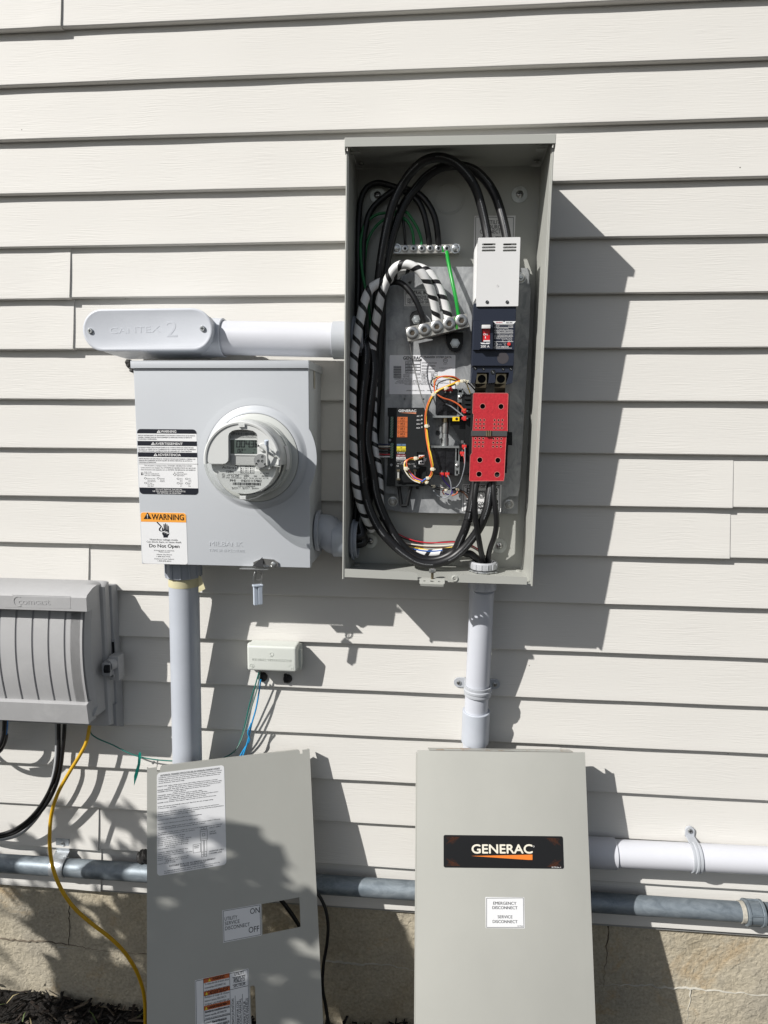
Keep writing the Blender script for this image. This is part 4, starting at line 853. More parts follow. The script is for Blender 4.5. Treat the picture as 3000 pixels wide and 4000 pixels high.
# big phase cables: breaker top -> arch -> left bundle -> left hole
hole_z = PX('J', 112, 762, .002).z; hole_y = PX('J', 112, 762, .002).y
uph = PX('E', 268, 1510, .004)
cable('power_cable', 'thick black cable arching over the top into the left breaker lug', 'A', [(1062, 830, -.100), (1056, 780, -.098), (1040, 690, -.096), (1010, 560, -.098), (975, 450, -.102), (915, 350, -.108), (830, 270, -.112), (730, 236, -.114), (630, 256, -.110), (545, 325, -.100), (475, 420, -.084), (415, 540, -.084), (375, 680, -.084), (345, 830, -.082), (320, 1000, -.078), (300, 1200, -.074), (285, 1450, -.072), ('B', 262, 500, -.070), ('B', 240, 900, -.070), ('B', 225, 1150, -.070), ('B', 190, 1290, -.068), (V3(.020, hole_y, hole_z + .008)), (V3(-.02, hole_y, hole_z + .010))], BR, BIG)
cable('power_cable', 'thick black cable with white print arching into the right breaker lug', 'A', [(1190, 830, -.100), (1184, 770, -.098), (1165, 680, -.094), (1138, 580, -.088), (1100, 480, -.080), (1040, 390, -.078), (960, 320, -.078), (850, 290, -.078), (740, 305, -.074), (640, 365, -.060), (560, 455, -.062), (485, 560, -.064), (430, 700, -.066), (385, 860, -.066), (358, 1020, -.064), (338, 1200, -.062), (322, 1450, -.060), ('B', 300, 500, -.056), ('B', 270, 900, -.056), ('B', 240, 1180, -.058), ('B', 200, 1330, -.062), (V3(.022, hole_y + .012, hole_z - .008)), (V3(-.02, hole_y + .010, hole_z - .010))], BR, BIG)
# thick cables: transfer switch bottom -> sweeping loop -> left bundle -> up to upper conduit
cable('power_cable', 'thick black cable sweeping in the outermost loop along the enclosure bottom', 'J', [('O', 612, 180, -.100), ('O', 598, 350, -.104), ('O', 570, 520, -.108), ('O', 545, 690, -.110), ('O', 475, 900, -.108), ('O', 390, 1080, -.102), ('O', 270, 1250, -.096), ('O', 100, 1440, -.092), (1240, 985, -.092), (1060, 1040, -.094), (880, 1022, -.096), (720, 935, -.098), (560, 800, -.098), (420, 640, -.098), (318, 440, -.098), (255, 220, -.098), (228, 0, -.098), ('F', 320, 1600, -.098), ('F', 330, 1200, -.098), ('F', 350, 800, -.096), ('F', 390, 400, -.094), ('F', 420, 0, -.090), ('E', 400, 1600, -.082), (V3(.025, uph.y - .006, uph.z + .004)), (V3(-.02, uph.y - .004, uph.z + .006))], BR * 1.03, BIG)
cable('power_cable', 'thick black cable in the inner bottom loop ringed with tape bands', 'J', [('O', 330, 180, -.092), ('O', 310, 400, -.094), ('O', 270, 620, -.096), ('O', 225, 850, -.096), ('O', 165, 1060, -.094), ('O', 80, 1260, -.088), (1290, 895, -.080), (1130, 985, -.076), (960, 995, -.074), (800, 930, -.076), (650, 790, -.080), (540, 620, -.082), (450, 430, -.084), (385, 230, -.086), (350, 0, -.086), ('F', 440, 1600, -.086), ('F', 470, 1100, -.084), ('F', 520, 700, -.082), ('F', 560, 300, -.080), ('F', 540, 50, -.078), ('E', 500, 1640, -.074), (V3(.03, uph.y + .006, uph.z - .012)), (V3(-.02, uph.y + .006, uph.z - .012))], BR * 1.03, BIG)
cable('power_cable', 'slim black cable dropping from the left of the red cover into the bottom fitting', 'O', [(372, 200, -.112), (350, 330, -.114), (330, 500, -.116), (325, 680, -.116), (338, 880, -.114), (365, 1080, -.110), (400, 1280, -.104), (432, 1460, -.094), (470, 1640, -.080), (V3(FITX - .006, FITY, GZB - .01))], .0054, BLACK)
cable('power_cable', 'slim black cable bowing out right of the others into the bottom fitting', 'O', [(655, 200, -.108), (645, 380, -.112), (655, 560, -.114), (680, 740, -.114), (697, 900, -.112), (690, 1050, -.108), (655, 1220, -.102), (600, 1370, -.094), (565, 1500, -.086), (550, 1640, -.078), (V3(FITX + .010, FITY, GZB - .01))], .0052, BLACK)
cable('power_cable', 'short thick black cable slanting into the fitting behind the slim pair', 'O', [('J', 1150, 905, -.066), ('J', 1290, 900, -.064), ('J', 1440, 925, -.064), (250, 1500, -.064), (330, 1560, -.066), (400, 1640, -.070), (V3(FITX - .012, FITY + .008, GZB - .01))], .0072, BLACK)
cable('neutral_cable', 'black cable wrapped in white spiral tape lying along the enclosure floor', 'J', [('F', 560, 400, -.066), ('F', 540, 900, -.066), ('F', 545, 1500, -.068), (415, 0, -.070), (425, 150, -.070), (425, 300, -.070), (450, 450, -.068), (520, 640, -.064), (610, 790, -.060), (720, 880, -.058), (860, 915, -.057), (1020, 925, -.056), (1195, 905, -.057)], BR * .98, STRIPE)
cable('neutral_cable', 'white-taped cable looping in front from the neutral bar', 'A', [(708, 1345, -.090), (700, 1270, -.094), (680, 1180, -.100), (652, 1100, -.106), (615, 1035, -.110), (560, 985, -.112), (500, 965, -.112), (440, 980, -.110), (396, 1030, -.106), (355, 1110, -.100), (325, 1200, -.096), (305, 1300, -.092), (285, 1400, -.086), (272, 1480, -.080), ('F', 520, 200, -.074), ('F', 500, 600, -.072), ('F', 480, 900, -.070)], BR, STRIPE)
cable('neutral_cable', 'white-taped cable running behind and down the left enclosure wall', 'A', [(790, 1340, -.088), (772, 1260, -.090), (745, 1180, -.092), (705, 1095, -.092), (650, 1020, -.092), (570, 985, -.088), (470, 1010, -.088), (380, 1070, -.096), (310, 1095, -.102), (255, 1135, -.106), (215, 1220, -.110), (190, 1330, -.112), (172, 1430, -.112), ('F', 200, 50, -.112), ('F', 182, 400, -.112), ('F', 165, 800, -.110), ('F', 168, 1200, -.108), ('F', 180, 1650, -.106), ('J', 138, 50, -.104), ('J', 160, 180, -.100), ('J', 195, 330, -.094), ('J', 238, 450, -.088), ('J', 285, 560, -.078), ('J', 340, 650, -.066)], BR, STRIPE)
cable('neutral_cable', 'plain black cable curving down into the second neutral lug', 'A', [(624, 1370, -.090), (600, 1290, -.094), (562, 1205, -.096), (510, 1130, -.094), (455, 1090, -.090), (400, 1090, -.084), (350, 1120, -.076), (320, 1200, -.068), (300, 1350, -.062), ('B', 280, 200, -.058), ('B', 250, 700, -.056), ('B', 215, 1200, -.056), (V3(.02, hole_y + .018, hole_z + .004)), (V3(-.02, hole_y + .016, hole_z + .004))], .0052, BLACK)
for lb_, pts, r_ in (('inner black ground cable bent into the fifth ground lug', [(660, 850, -.052), (655, 790, -.056), (640, 700, -.060), (618, 610, -.062), (585, 540, -.062), (530, 490, -.058), (455, 450, -.052), (370, 420, -.048), (300, 410, -.046), (235, 440, -.046), (195, 510, -.048), (178, 640, -.052), (172, 820, -.056), (175, 1000, -.058), (170, 1250, -.060), (165, 1500, -.060), ('B', 160, 600, -.060), ('B', 165, 1100, -.060), ('B', 150, 1290, -.060)], .0054),
                     ('outer black ground cable bent into the sixth ground lug', [(722, 850, -.052), (718, 790, -.056), (708, 700, -.060), (690, 630, -.062), (655, 560, -.062), (600, 495, -.060), (530, 460, -.056), (450, 450, -.05), (360, 500, -.05), (260, 600, -.052), (215, 760, -.054), (205, 1000, -.054), (200, 1300, -.052), ('B', 200, 300, -.05), ('B', 190, 900, -.05), ('B', 180, 1250, -.052)], .0057)):
    cable('ground_cable', lb_, 'A', pts, r_, BLACK)
cable('ground_wire', 'thin black wire dropping straight into the second ground lug', 'A', [(495, 850, -.052), (492, 790, -.056), (486, 720, -.058), (475, 640, -.056), (440, 560, -.05)], .0026, BLACK, 'wire')
for lb_, pts in (('green wire curving into the third ground lug', [(552, 850, -.052), (550, 790, -.055), (540, 730, -.057), (515, 680, -.058), (475, 645, -.058), (420, 625, -.055), (350, 615, -.052), (290, 630, -.052), (225, 685, -.055), (195, 770, -.058), (190, 880, -.062), (200, 1010, -.066), (225, 1140, -.070), (248, 1270, -.072), (258, 1400, -.070), (262, 1500, -.066)]),
                 ('green wire curving into the fourth ground lug', [(608, 850, -.052), (602, 790, -.055), (580, 725, -.057), (545, 665, -.058), (500, 608, -.058), (450, 600, -.055), (380, 640, -.050), (300, 700, -.05), (240, 800, -.052), (218, 950, -.054), (214, 1100, -.054), (216, 1300, -.052)])):
    cable('ground_wire', lb_, 'A', pts, .0027, GREEND, 'wire')
cable('bonding_wire', 'bright green wire joining the ground bar to the neutral bar', 'A', [(778, 880, -.056), (785, 930, -.068), (800, 1010, -.080), (820, 1105, -.090), (842, 1210, -.094), (860, 1325, -.092)], .0034, GREEN, 'wire')
cable('sense_wire', 'very thin black and white wire hanging from the neutral bar', 'A', [(525, 1480, -.090), ('B', 532, 110, -.086), ('B', 548, 200, -.082), ('B', 572, 310, -.084), ('B', 598, 410, -.088), ('B', 622, 490, -.090), ('B', 640, 560, -.092), ('B', 652, 640, -.090)], .0011, mat('black_white_wire', (.012, .012, .013), .3, col2=(.34, .34, .33), vs=70), 'wire', n=8)
# tape bands on thick cable 2
for nm, c, wpts, r_, m_, lb_ in (
    ('control_wire', 'J', [(480, 580, -.056), (560, 650, -.056), (680, 720, -.056), (820, 775, -.058), (980, 800, -.060), (1140, 798, -.060), (1300, 792, -.060), (1420, 806, -.062), (1540, 860, -.066), (1640, 950, -.070)], .0013, REDW, 'red control wire topmost of the bundle crossing the enclosure floor'),
    ('control_wire', 'J', [(480, 600, -.054), (570, 675, -.054), (700, 748, -.054), (850, 790, -.055), (1010, 806, -.056), (1160, 790, -.057), (1300, 786, -.058), (1430, 815, -.060), (1560, 890, -.066)], .0013, BLACK, 'black control wire beside the red one over the enclosure floor'),
    ('control_wire', 'J', [(500, 660, -.056), (590, 745, -.058), (710, 800, -.060), (850, 825, -.060), (1000, 838, -.060), (1160, 835, -.060), (1320, 822, -.060), (1440, 832, -.062), (1560, 880, -.066), (1650, 960, -.070)], .0013, WHW, 'cream control wire in the bundle crossing the enclosure floor'),
    ('control_wire', 'J', [(520, 690, -.056), (620, 790, -.058), (760, 855, -.060), (900, 890, -.062), (1040, 898, -.062), (1180, 885, -.062), (1320, 850, -.062), (1440, 838, -.062)], .0013, BLUEW, 'blue control wire lowest in the bundle above the enclosure floor'),
    ('control_wire', 'J', [(640, 800, -.054), (780, 850, -.055), (900, 868, -.055), (1000, 888, -.056), (1120, 875, -.056), (1260, 850, -.058), (1400, 838, -.060)], .0013, YELW, 'yellow control wire peeping out of the floor bundle'),
    ('control_wire', 'J', [(520, 670, -.050), (640, 775, -.050), (800, 835, -.050), (950, 852, -.050), (1100, 855, -.052), (1250, 848, -.054)], .0013, BROWNW, 'brown control wire under the cream one above the floor'),
    ('control_wire', 'J', [(1380, 828, -.058), (1480, 850, -.060), (1570, 900, -.064), (1650, 985, -.070)], .0013, ORW, 'orange control wire slanting into the bottom fitting')):
    cable(nm, lb_, c, wpts, r_, m_, 'wire', n=8)
for i, (y, m_, l_) in enumerate(((1025, mat('dark_blue_insulation', (.02, .03, .08), .4), 'dark blue'), (1072, WHW, 'cream'), (1120, BROWNW, 'brown'), (1180, BLACK, 'black'), (1245, REDW, 'dark red'), (1292, WHITE, 'white'))):
    cable('terminal_wire', l_ + ' wire entering the green terminal block from the cable bundle', 'T', [(-60, y - 10, -.062), (20, y - 4 + (i % 2) * 6, -.072), (110, y + 4, -.080), (180, y + 2, -.082), (250, y, -.083)], .0013, m_, 'wire', n=8)
# wiring harness
hz = thing('wiring_harness', 'bundled orange, yellow, black and purple control wires held by white nylon ties', 'wiring harness', PT('D', 560, 1450, -.095))
main = [(985, 128, -.112), (900, 165, -.116), (790, 212, -.118), (690, 262, -.118), (640, 310, -.116), (590, 400, -.112), (555, 520, -.108), (548, 700, -.106), (560, 850, -.106), (585, 1000, -.108), (615, 1150, -.110), (632, 1260, -.110), (622, 1340, -.108), (565, 1400, -.106), (480, 1438, -.104), (390, 1402, -.102), (318, 1330, -.102), (276, 1250, -.102), (276, 1185, -.102), (330, 1148, -.100), (430, 1145, -.096), (500, 1120, -.088)]
def wire(pts, r_, m_, c='D', nm='wire'):
    b = MB(); b.tube([PT(c, *p) for p in pts], r_ * .72, m_, 8, 8); return b.build(nm, hz)
rng = random.Random(11)
offs = [(-12, 0, ORW, .0021), (2, -4, YELW, .0021), (12, 5, BLACK, .0016), (-3, 8, mat('amber_insulation', (.75, .35, .06), .35), .0017), (8, -8, YELW, .0014)]
for dx, dy, m_, r_ in offs:
    pts = []
    for i, (x, y, d) in enumerate(main):
        t = i / (len(main) - 1); k = 1 if y < 1300 or i < 12 else 1.3
        a = 1.6 * math.sin(i * 1.1 + dx); nx_, ny_ = (dx, dy) if i > 4 and i < 13 else (dx * .6 + a, dy + dx * .5)
        pts.append((x + nx_ * k, y + ny_ * k, d + rng.uniform(-.0012, .0012)))
    wire(pts, r_, m_)
for dx, dy, m_, r_ in ((14, -14, PURP, .0016), (-12, 12, WHW, .0016), (4, 16, BLACK, .0015), (22, -22, ORW, .0017), (-4, -4, YELW, .0017)):
    wire([(x + dx * (1 if i < 8 else .5), y + dy * (1 if i < 8 else .4), d + rng.uniform(-.003, .002)) for i, (x, y, d) in enumerate(main[14:])], r_, m_)
wire([(575, 1388, -.108), (530, 1400, -.108), (490, 1435, -.106)], .0020, BLUEW); wire([(690, 305, -.118), (770, 350, -.116), (870, 380, -.112), (970, 435, -.110), (1045, 512, -.110)], .0020, ORW); wire([(685, 310, -.114), (740, 370, -.110), (800, 420, -.106)], .0016, BLACK)
wire([(790, 415, -.106), (860, 450, -.106), (960, 525, -.106), (1050, 600, -.108)], .0016, GREYW)
wire([(985, 125, -.110), (900, 85, -.116), (790, 68, -.118), (680, 82, -.118), (618, 120, -.116), (612, 175, -.112), (660, 215, -.108)], .0016, BLACK); wire([(980, 115, -.112), (910, 75, -.118), (830, 65, -.120), (740, 72, -.120), (680, 105, -.118), (655, 170, -.116), (655, 240, -.116), (680, 280, -.116)], .0019, ORW)
wire([(970, 120, -.110), (860, 95, -.112), (760, 75, -.114), (690, 70, -.112), (655, 100, -.108), (650, 160, -.104), (700, 195, -.100)], .0013, YELW); wire([(940, 130, -.106), (850, 110, -.108), (760, 125, -.108), (700, 165, -.108), (680, 240, -.108)], .0014, BLACK); wire([(860, 105, -.104), (855, 150, -.102), (870, 190, -.100)], .0013, YELW)
wire([(1045, 130, -.108), (1110, 170, -.104), (1180, 245, -.100)], .0018, BLACK); wire([(1060, 130, -.106), (1085, 200, -.102), (1120, 290, -.098)], .0014, YELW)
wire([(750, 1345, -.100), (775, 1410, -.098), (820, 1465, -.092), (870, 1520, -.086), (885, 1570, -.082), (850, 1600, -.080), (790, 1585, -.078)], .0017, PURP); wire([(820, 1345, -.100), (855, 1410, -.100), (872, 1500, -.098), (860, 1590, -.094), (810, 1635, -.090), (740, 1630, -.086), (680, 1595, -.082), (640, 1545, -.080)], .0017, GREYW)
wire([(1050, 985, -.110), (1050, 1100, -.110), (1045, 1220, -.110), (1020, 1340, -.106), (980, 1450, -.098), (930, 1505, -.090), (860, 1520, -.082)], .0014, GREYW); wire([(1022, 1068, -.110), (1040, 1120, -.110), (1046, 1200, -.108)], .0015, mat('pink_insulation', (.60, .12, .11), .35))
wire([(565, 1455, -.104), (610, 1490, -.096), (690, 1505, -.088), (790, 1525, -.082), (900, 1535, -.080), (1000, 1565, -.080), (1060, 1600, -.082), (1130, 1615, -.085)], .0016, BLACK); wire([(570, 1460, -.104), (640, 1510, -.09), (740, 1540, -.082), (880, 1530, -.078), (1010, 1545, -.078), (1130, 1620, -.082)], .0014, BLACK)
wire([(960, 1530, -.082), (940, 1590, -.086), (880, 1612, -.088)], .0016, ORW); wire([(1125, 1420, -.085), (1130, 1520, -.085), (1132, 1600, -.085)], .0013, REDW); wire([(780, 1600, -.080), (760, 1560, -.082), (790, 1530, -.084)], .0015, ORW); wire([(700, 1500, -.084), (790, 1520, -.084)], .0014, WHW); wire([(960, 1540, -.084), (1030, 1570, -.084), (1090, 1640, -.086), (1130, 1640, -.09)], .0013, BROWNW)
for x, y, d, s_, a in ((640, 302, -.120, 1, 20), (800, 222, -.122, .9, 30), (948, 162, -.118, .9, 30), (1008, 130, -.116, .9, 0), (1072, 138, -.112, .8, 40), (1040, 125, -.114, .8, 0), (552, 712, -.112, 1, 0), (628, 1270, -.114, 1, 0), (412, 1128, -.106, 1, 0), (285, 1262, -.106, 1.1, 0), (552, 1442, -.110, .8, 30), (568, 1385, -.110, .9, 0), (952, 1535, -.086, .7, 0), (640, 1495, -.092, .8, 0), (800, 1540, -.086, .7, 20)):
    fq = frame(d); q = LO(fq, 'D', x, y); M = Matrix.Translation((q.x, 0, q.y)) @ fq @ Matrix.Rotation(R(a), 4, 'Z'); s_ *= .62; b = MB(M)
    b.box(-.0052 * s_, .0052 * s_, -.0050 * s_, .0050 * s_, -.0015, .0024, NYLON, .0007, 2); b.box(.005 * s_, .0085 * s_, -.0018 * s_, .0018 * s_, 0, .0015, NYLON)
    b.lathe([(.0062 * s_, -.002), (.0070 * s_, -.002), (.0070 * s_, .002), (.0062 * s_, .002), (.0062 * s_, -.002)], NYLON, 16, M @ Matrix.Translation((0, 0, -.005)) @ Matrix.Rotation(R(90), 4, 'X')); b.build('cable_tie', hz)
# tape bands
for nm, c, pts in (('O', 'O', None),): pass
def band(c, x, y, dep, ang, r_=BR * 1.03):
    p = PT(c, x, y, dep); d = Vector((math.sin(R(ang)), 0, math.cos(R(ang))))
    return p - d * .0014, p + d * .0014
tb_root = thing('tape_bands', 'pair of dark tape rings around the inner thick bottom cable', 'electrical tape', PT('O', 225, 850, -.096))
for x, y, a in ((243, 780, 12), (212, 925, 16)):
    p0, p1 = band('O', x, y, -.096, a); b = MB(); b.ring(p0, p1, BR * 1.10, BR * .9, mat('gloss_black_tape', (.006, .006, .007), .2), 24); b.build('tape_ring', tb_root)

# ================================================================== CONDUITS AND FITTINGS
# bottom fitting + right riser
rr_ = thing('riser_conduit', 'bleached white PVC conduit rising into the bottom of the open enclosure', 'conduit', PT('Q', 918, 1285, -.045))
RT = PT('Q', 967, 250, -.070); RTx = Vector((FITX, FITY, GZB)); Rb = PT('Q', 931, 1000, -.046); Rd = (Rb - RT).normalized(); Rend = Rb + Rd * .42
b = MB(); b.tube([Vector((RT.x + .001, -.0735, GZB - .030)), RT, PT('Q', 955, 520, -.062), PT('Q', 940, 830, -.051), Rb, Rend], .0241, PVCV, 32, 6); b.build('pipe', rr_)
b = MB(); b.ring((RT.x + .001, -.0745, GZB - .0008), (RT.x + .0005, -.073, GZB - .034), .0268, .0235, PVCV, 36)
for a in range(8):
    t = a * math.pi / 4 + .3; b.box(RT.x + .0268 * math.cos(t) - .002, RT.x + .0268 * math.cos(t) + .002, -.0735 + .0268 * math.sin(t) - .002, -.0735 + .0268 * math.sin(t) + .002, GZB - .030, GZB - .004, PVCV)
b.build('terminal_adapter', rr_)
cA = PT('Q', 930, 1035, -.046); cB = PT('Q', 921, 1238, -.041)
b = MB(); b.ring(cA, cB, .0282, .0236, PVC, 40); b.build('coupling', rr_)
def strap(name, label, cA_, axis, r_, width, tabs, m, nrm=Vector((0, -1, 0)), emboss=None):
    """two-ribbed strap around a pipe at cA_, with flat tabs of given directions"""
    root = thing(name, label, 'pipe strap', tuple(cA_)); side = axis.cross(nrm).normalized()
    b = MB(); M0 = Matrix((( side.x, nrm.x, axis.x, cA_.x), (side.y, nrm.y, axis.y, cA_.y), (side.z, nrm.z, axis.z, cA_.z), (0, 0, 0, 1)))
    pr = [(r_, -width / 2), (r_ + .0028, -width / 2), (r_ + .0030, -width / 2 + .001), (r_ + .0022, -width * .18), (r_ + .0040, -width * .1), (r_ + .0040, width * .1), (r_ + .0022, width * .18), (r_ + .0030, width / 2 - .001), (r_ + .0028, width / 2), (r_, width / 2)]
    b.lathe(pr, m, 28, M0, -8 if 1 in tabs else -40, 188 if -1 in tabs else 220)
    wall = -.0105
    for s_ in tabs:
        e = cA_ + side * s_ * (r_ + .0020); ex = cA_ + side * s_ * (r_ + .0165)
        q0 = Vector((e.x, wall, e.z)); q1 = Vector((ex.x, wall, ex.z))
        d = (q1 - q0); d.y = 0; d.normalize(); M = Matrix(((d.x, axis.x, 0, q0.x), (d.y, axis.y, -1, wall - .0030), (d.z, axis.z, 0, q0.z), (0, 0, 0, 1)))
        L_ = (q1 - q0).length; o = [(-.003, -width / 2), (L_ - .004, -width / 2)] + [(L_ - .004 + math.sin(t * math.pi / 8) * width / 2, -math.cos(t * math.pi / 8) * width / 2) for t in range(1, 8)] + [(L_ - .004, width / 2), (-.003, width / 2)]
        b.prism(o, -.0030, .0024, m, (), M)
        # riser between tab and pipe
        y1 = cA_.y
        b.box(-.0035, .0, -width / 2, width / 2, -.003, abs(y1 - wall) - .003, m, .0005, 1, M)
        b2 = MB(); Ms = M @ Matrix.Translation((L_ - .004, 0, .0024)); b2.lathe([(.0052, 0), (.0048, .0016), (.003, .0026), (0, .0028)], STEEL, 18, Ms); b2.box(-.0034, .0034, -.0005, .0005, .0024, .0031, INK, 0, 1, Ms); b2.box(-.0005, .0005, -.0034, .0034, .0024, .0032, INK, 0, 1, Ms); b2.build('screw', root)
    b.build('band', root); return root
strap('pipe_strap', 'pale grey two-screw strap clamping the white upright conduit to the siding', PT('Q', 939, 905, -.050), Rd, .0245, .0215, (1, -1), ADAPT)
# plastic bushing + locknut on the fitting
bu = thing('conduit_bushing', 'white ribbed plastic bushing on the conduit fitting inside the enclosure', 'conduit bushing', (FITX, FITY, GZB))
FM = Matrix.Translation((FITX, FITY, GZB)) @ Matrix.Diagonal((.84, .84, .92, 1)); BUSH = mat('pale_grey_bushing', (.40, .41, .43), .4)
b = MB(); b.lathe([(.0268, .0075), (.0300, .0075), (.0306, .009), (.0306, .020), (.0285, .0225), (.0235, .0225), (.0228, .020), (.0228, .004)], BUSH, 48, FM)
for a in range(14):
    t = a * 2 * math.pi / 14; M = FM @ Matrix.Rotation(t, 4, 'Z'); b.box(.0295, .0322, -.0013, .0013, .0085, .0200, BUSH, .0006, 1, M)
b.build('bushing_ring', bu)
b = MB(); b.lathe([(.024, .0022), (.0315, .0022), (.0320, .0032), (.0300, .0050), (.024, .0050)], ZINC, 48, FM)
for a in range(8):
    M = FM @ Matrix.Rotation(a * math.pi / 4 + .2, 4, 'Z'); b.box(.030, .0350, -.003, .003, .0022, .0045, ZINC, .0005, 1, M)
b.build('locknut', bu)
# upper left conduit body and pipe
YC = -.075
PU = [PT('M', x, y, YC) for x, y in ((795, 255), (1200, 263), (1512, 270))]
lbx = thing('junction_fitting', 'pale grey oval conduit body with raised lettering above the meter box', 'conduit body', PT('M', 250, 400, -.03))
fL = frame(-.128)
aL = LO(fL, 'M', 150, 211); aR = LO(fL, 'M', 680, 206); rL = (LO(fL, 'M', 400, 85) - LO(fL, 'M', 400, 335)).length / 2
def stadium(c0, c1, r_, n=16):
    d = (c1 - c0).normalized(); a0 = math.atan2(d.y, d.x); o = []
    for i in range(n + 1):
        t = a0 - math.pi / 2 + math.pi * i / n; o.append((c1.x + r_ * math.cos(t), c1.y + r_ * math.sin(t)))
    for i in range(n + 1):
        t = a0 + math.pi / 2 + math.pi * i / n; o.append((c0.x + r_ * math.cos(t), c0.y + r_ * math.sin(t)))
    return o
b = MB(fL)
lay = [(rL, -.0045), (rL, -.0015), (rL - .0012, -.0004), (rL - .003, 0), (rL - .005, -.0003), (rL - .0065, -.0008)]
rings = [stadium(aL, aR, r_) for r_, h in lay]; n_ = len(rings[0]); vs = [(x, y, lay[i][1]) for i, rg in enumerate(rings) for x, y in rg]; fs = []
for i in range(len(rings) - 1):
    for j in range(n_): fs.append([i * n_ + j, i * n_ + (j + 1) % n_, (i + 1) * n_ + (j + 1) % n_, (i + 1) * n_ + j])
fs.append([(len(rings) - 1) * n_ + j for j in range(n_)])
b.add(vs, fs, PVCL)
b.cx('M', 'CANTEX', 195, 232, 492, 36, PVCL, .0, -.0005, follow=222, dep=.0006); b.cx('M', '2', 530, 250, 592, 92, PVCL, -.01, -.0005, dep=.0006)
cov = b.build('cover', lbx)
for p in ((80, 216), (741, 201)):
    q = LO(fL, 'M', *p); b = MB(); M = Matrix.Translation((q.x, 0, q.y)) @ fL; b.lathe([(.0052, -.001), (.0052, .0015), (.0040, .0028), (0, .0028)], ZINC, 18, M); b.box(-.003, .003, -.0006, .0006, .0027, .0032, INK, 0, 1, M); b.box(-.0006, .0006, -.003, .003, .0027, .0033, INK, 0, 1, M); b.build('cover_screw', cov)
b = MB(fL)
rr2 = rL - .002; outs = [(rr2, -.0045), (rr2 + .0006, -.030), (rr2 + .0014, -.060), (rr2 + .002, -.084), (rr2 - .006, -.098)]; rings = []
for i, (r_, h) in enumerate(outs):
    c0 = Vector((aL.x + .0012 * i * i, aL.y)); rings.append([(x, y - (-h - .0045) * .085, h) for x, y in stadium(c0, aR, r_)])
vs = [q for rg in rings for q in rg]; fs = []
for i in range(len(rings) - 1):
    for j in range(n_): fs.append([i * n_ + j, i * n_ + (j + 1) % n_, (i + 1) * n_ + (j + 1) % n_, (i + 1) * n_ + j])
fs += [[(len(rings) - 1) * n_ + j for j in range(n_)], [j for j in range(n_)][::-1]]
b.add(vs, fs, PVCL)
b.build('body', lbx)
b = MB(); b.ring(PT('M', 745, 250, YC), PT('M', 868, 257, YC), .0362, .0325, PVCL, 48); b.ring(PT('M', 858, 257, YC), PT('M', 872, 257, YC), .0368, .0330, PVCL, 48); b.build('hub', lbx)
b = MB(); rng = random.Random(2)
for i in range(4):
    c_ = PT('M', 306 + i * 8, 402 + i * 13, -.012); bm = bmesh.new(); bmesh.ops.create_icosphere(bm, subdivisions=2, radius=1)
    for v in bm.verts: v.co = Vector((v.co.x * .008, v.co.y * .006, v.co.z * .007)) * rng.uniform(.8, 1.15)
    b.frombm(bm, PUTTY, Matrix.Translation(c_))
b.build('sealant', lbx)
cp_ = thing('conduit_pipe', 'thick bleached white horizontal conduit joining the conduit body to the open enclosure', 'conduit', PT('M', 1200, 360, YC))
b = MB(); b.tube([PU[0], PU[1], PU[2], V3(-.012, YC, PU[2].z)], .0322, PVCW, 48, 1, smooth=False); b.build('pipe', cp_)
b = MB(); b.ring(PT('M', 1512, 271, YC), V3(-.0012, YC, PU[2].z - .0005), .0350, .0325, ADAPT, 48); b.build('terminal_adapter', cp_)
b = MB(); zc = uph.z
b.ring((.0022, YC + .004, zc), (.0070, YC + .004, zc), .0375, .029, PVCD, 40); b.ring((.0070, YC + .004, zc), (.0240, YC + .004, zc), .0345, .029, PVCD, 40)
for a in range(14):
    M = Matrix.Translation((.0022, YC + .004, zc)) @ Matrix.Rotation(R(90), 4, 'Y') @ Matrix.Rotation(a * 2 * math.pi / 14, 4, 'Z'); b.box(.034, .0362, -.0014, .0014, .006, .021, PVCD, 0, 1, M)
b.build('locknut', cp_)
# lower offset between meter box and enclosure
of = thing('conduit_elbow', 'short bent grey conduit linking the meter box side to the enclosure', 'conduit fitting', PT('M', 1450, 1500, -.075))
MXR = -.0704; e0 = PX('M', 1400, 1392, MXR); e0 = V3(MXR, -.075, PT('M', 1400, 1392, -.075).z); e2 = V3(-.001, hole_y, hole_z); 
b = MB(); b.tube([e0 + V3(.001, 0, 0), e0 + V3(.020, 0, 0), (e0 + e2) / 2 + V3(.0, 0, -.004), e2 - V3(.020, 0, 0), e2], .0325, PVCD, 40, 8); b.build('bend', of)
b = MB(); b.ring(e0 + V3(.0012, 0, 0), e0 + V3(.009, 0, 0), .0400, .031, PVCD, 48); b.ring(e2 - V3(.034, 0, 0), e2 - V3(.0012, 0, 0), .0348, .0315, mat('grey_pvc_coupling', (.32, .35, .40), .4, var=.1, vs=20), 48); b.build('collar', of)
b = MB(); b.ring((.0022, hole_y, hole_z), (.0060, hole_y, hole_z), .0400, .0300, PVCD, 48); b.ring((.0060, hole_y, hole_z), (.0130, hole_y, hole_z), .0360, .0310, PVCD, 48); b.build('locknut', of)

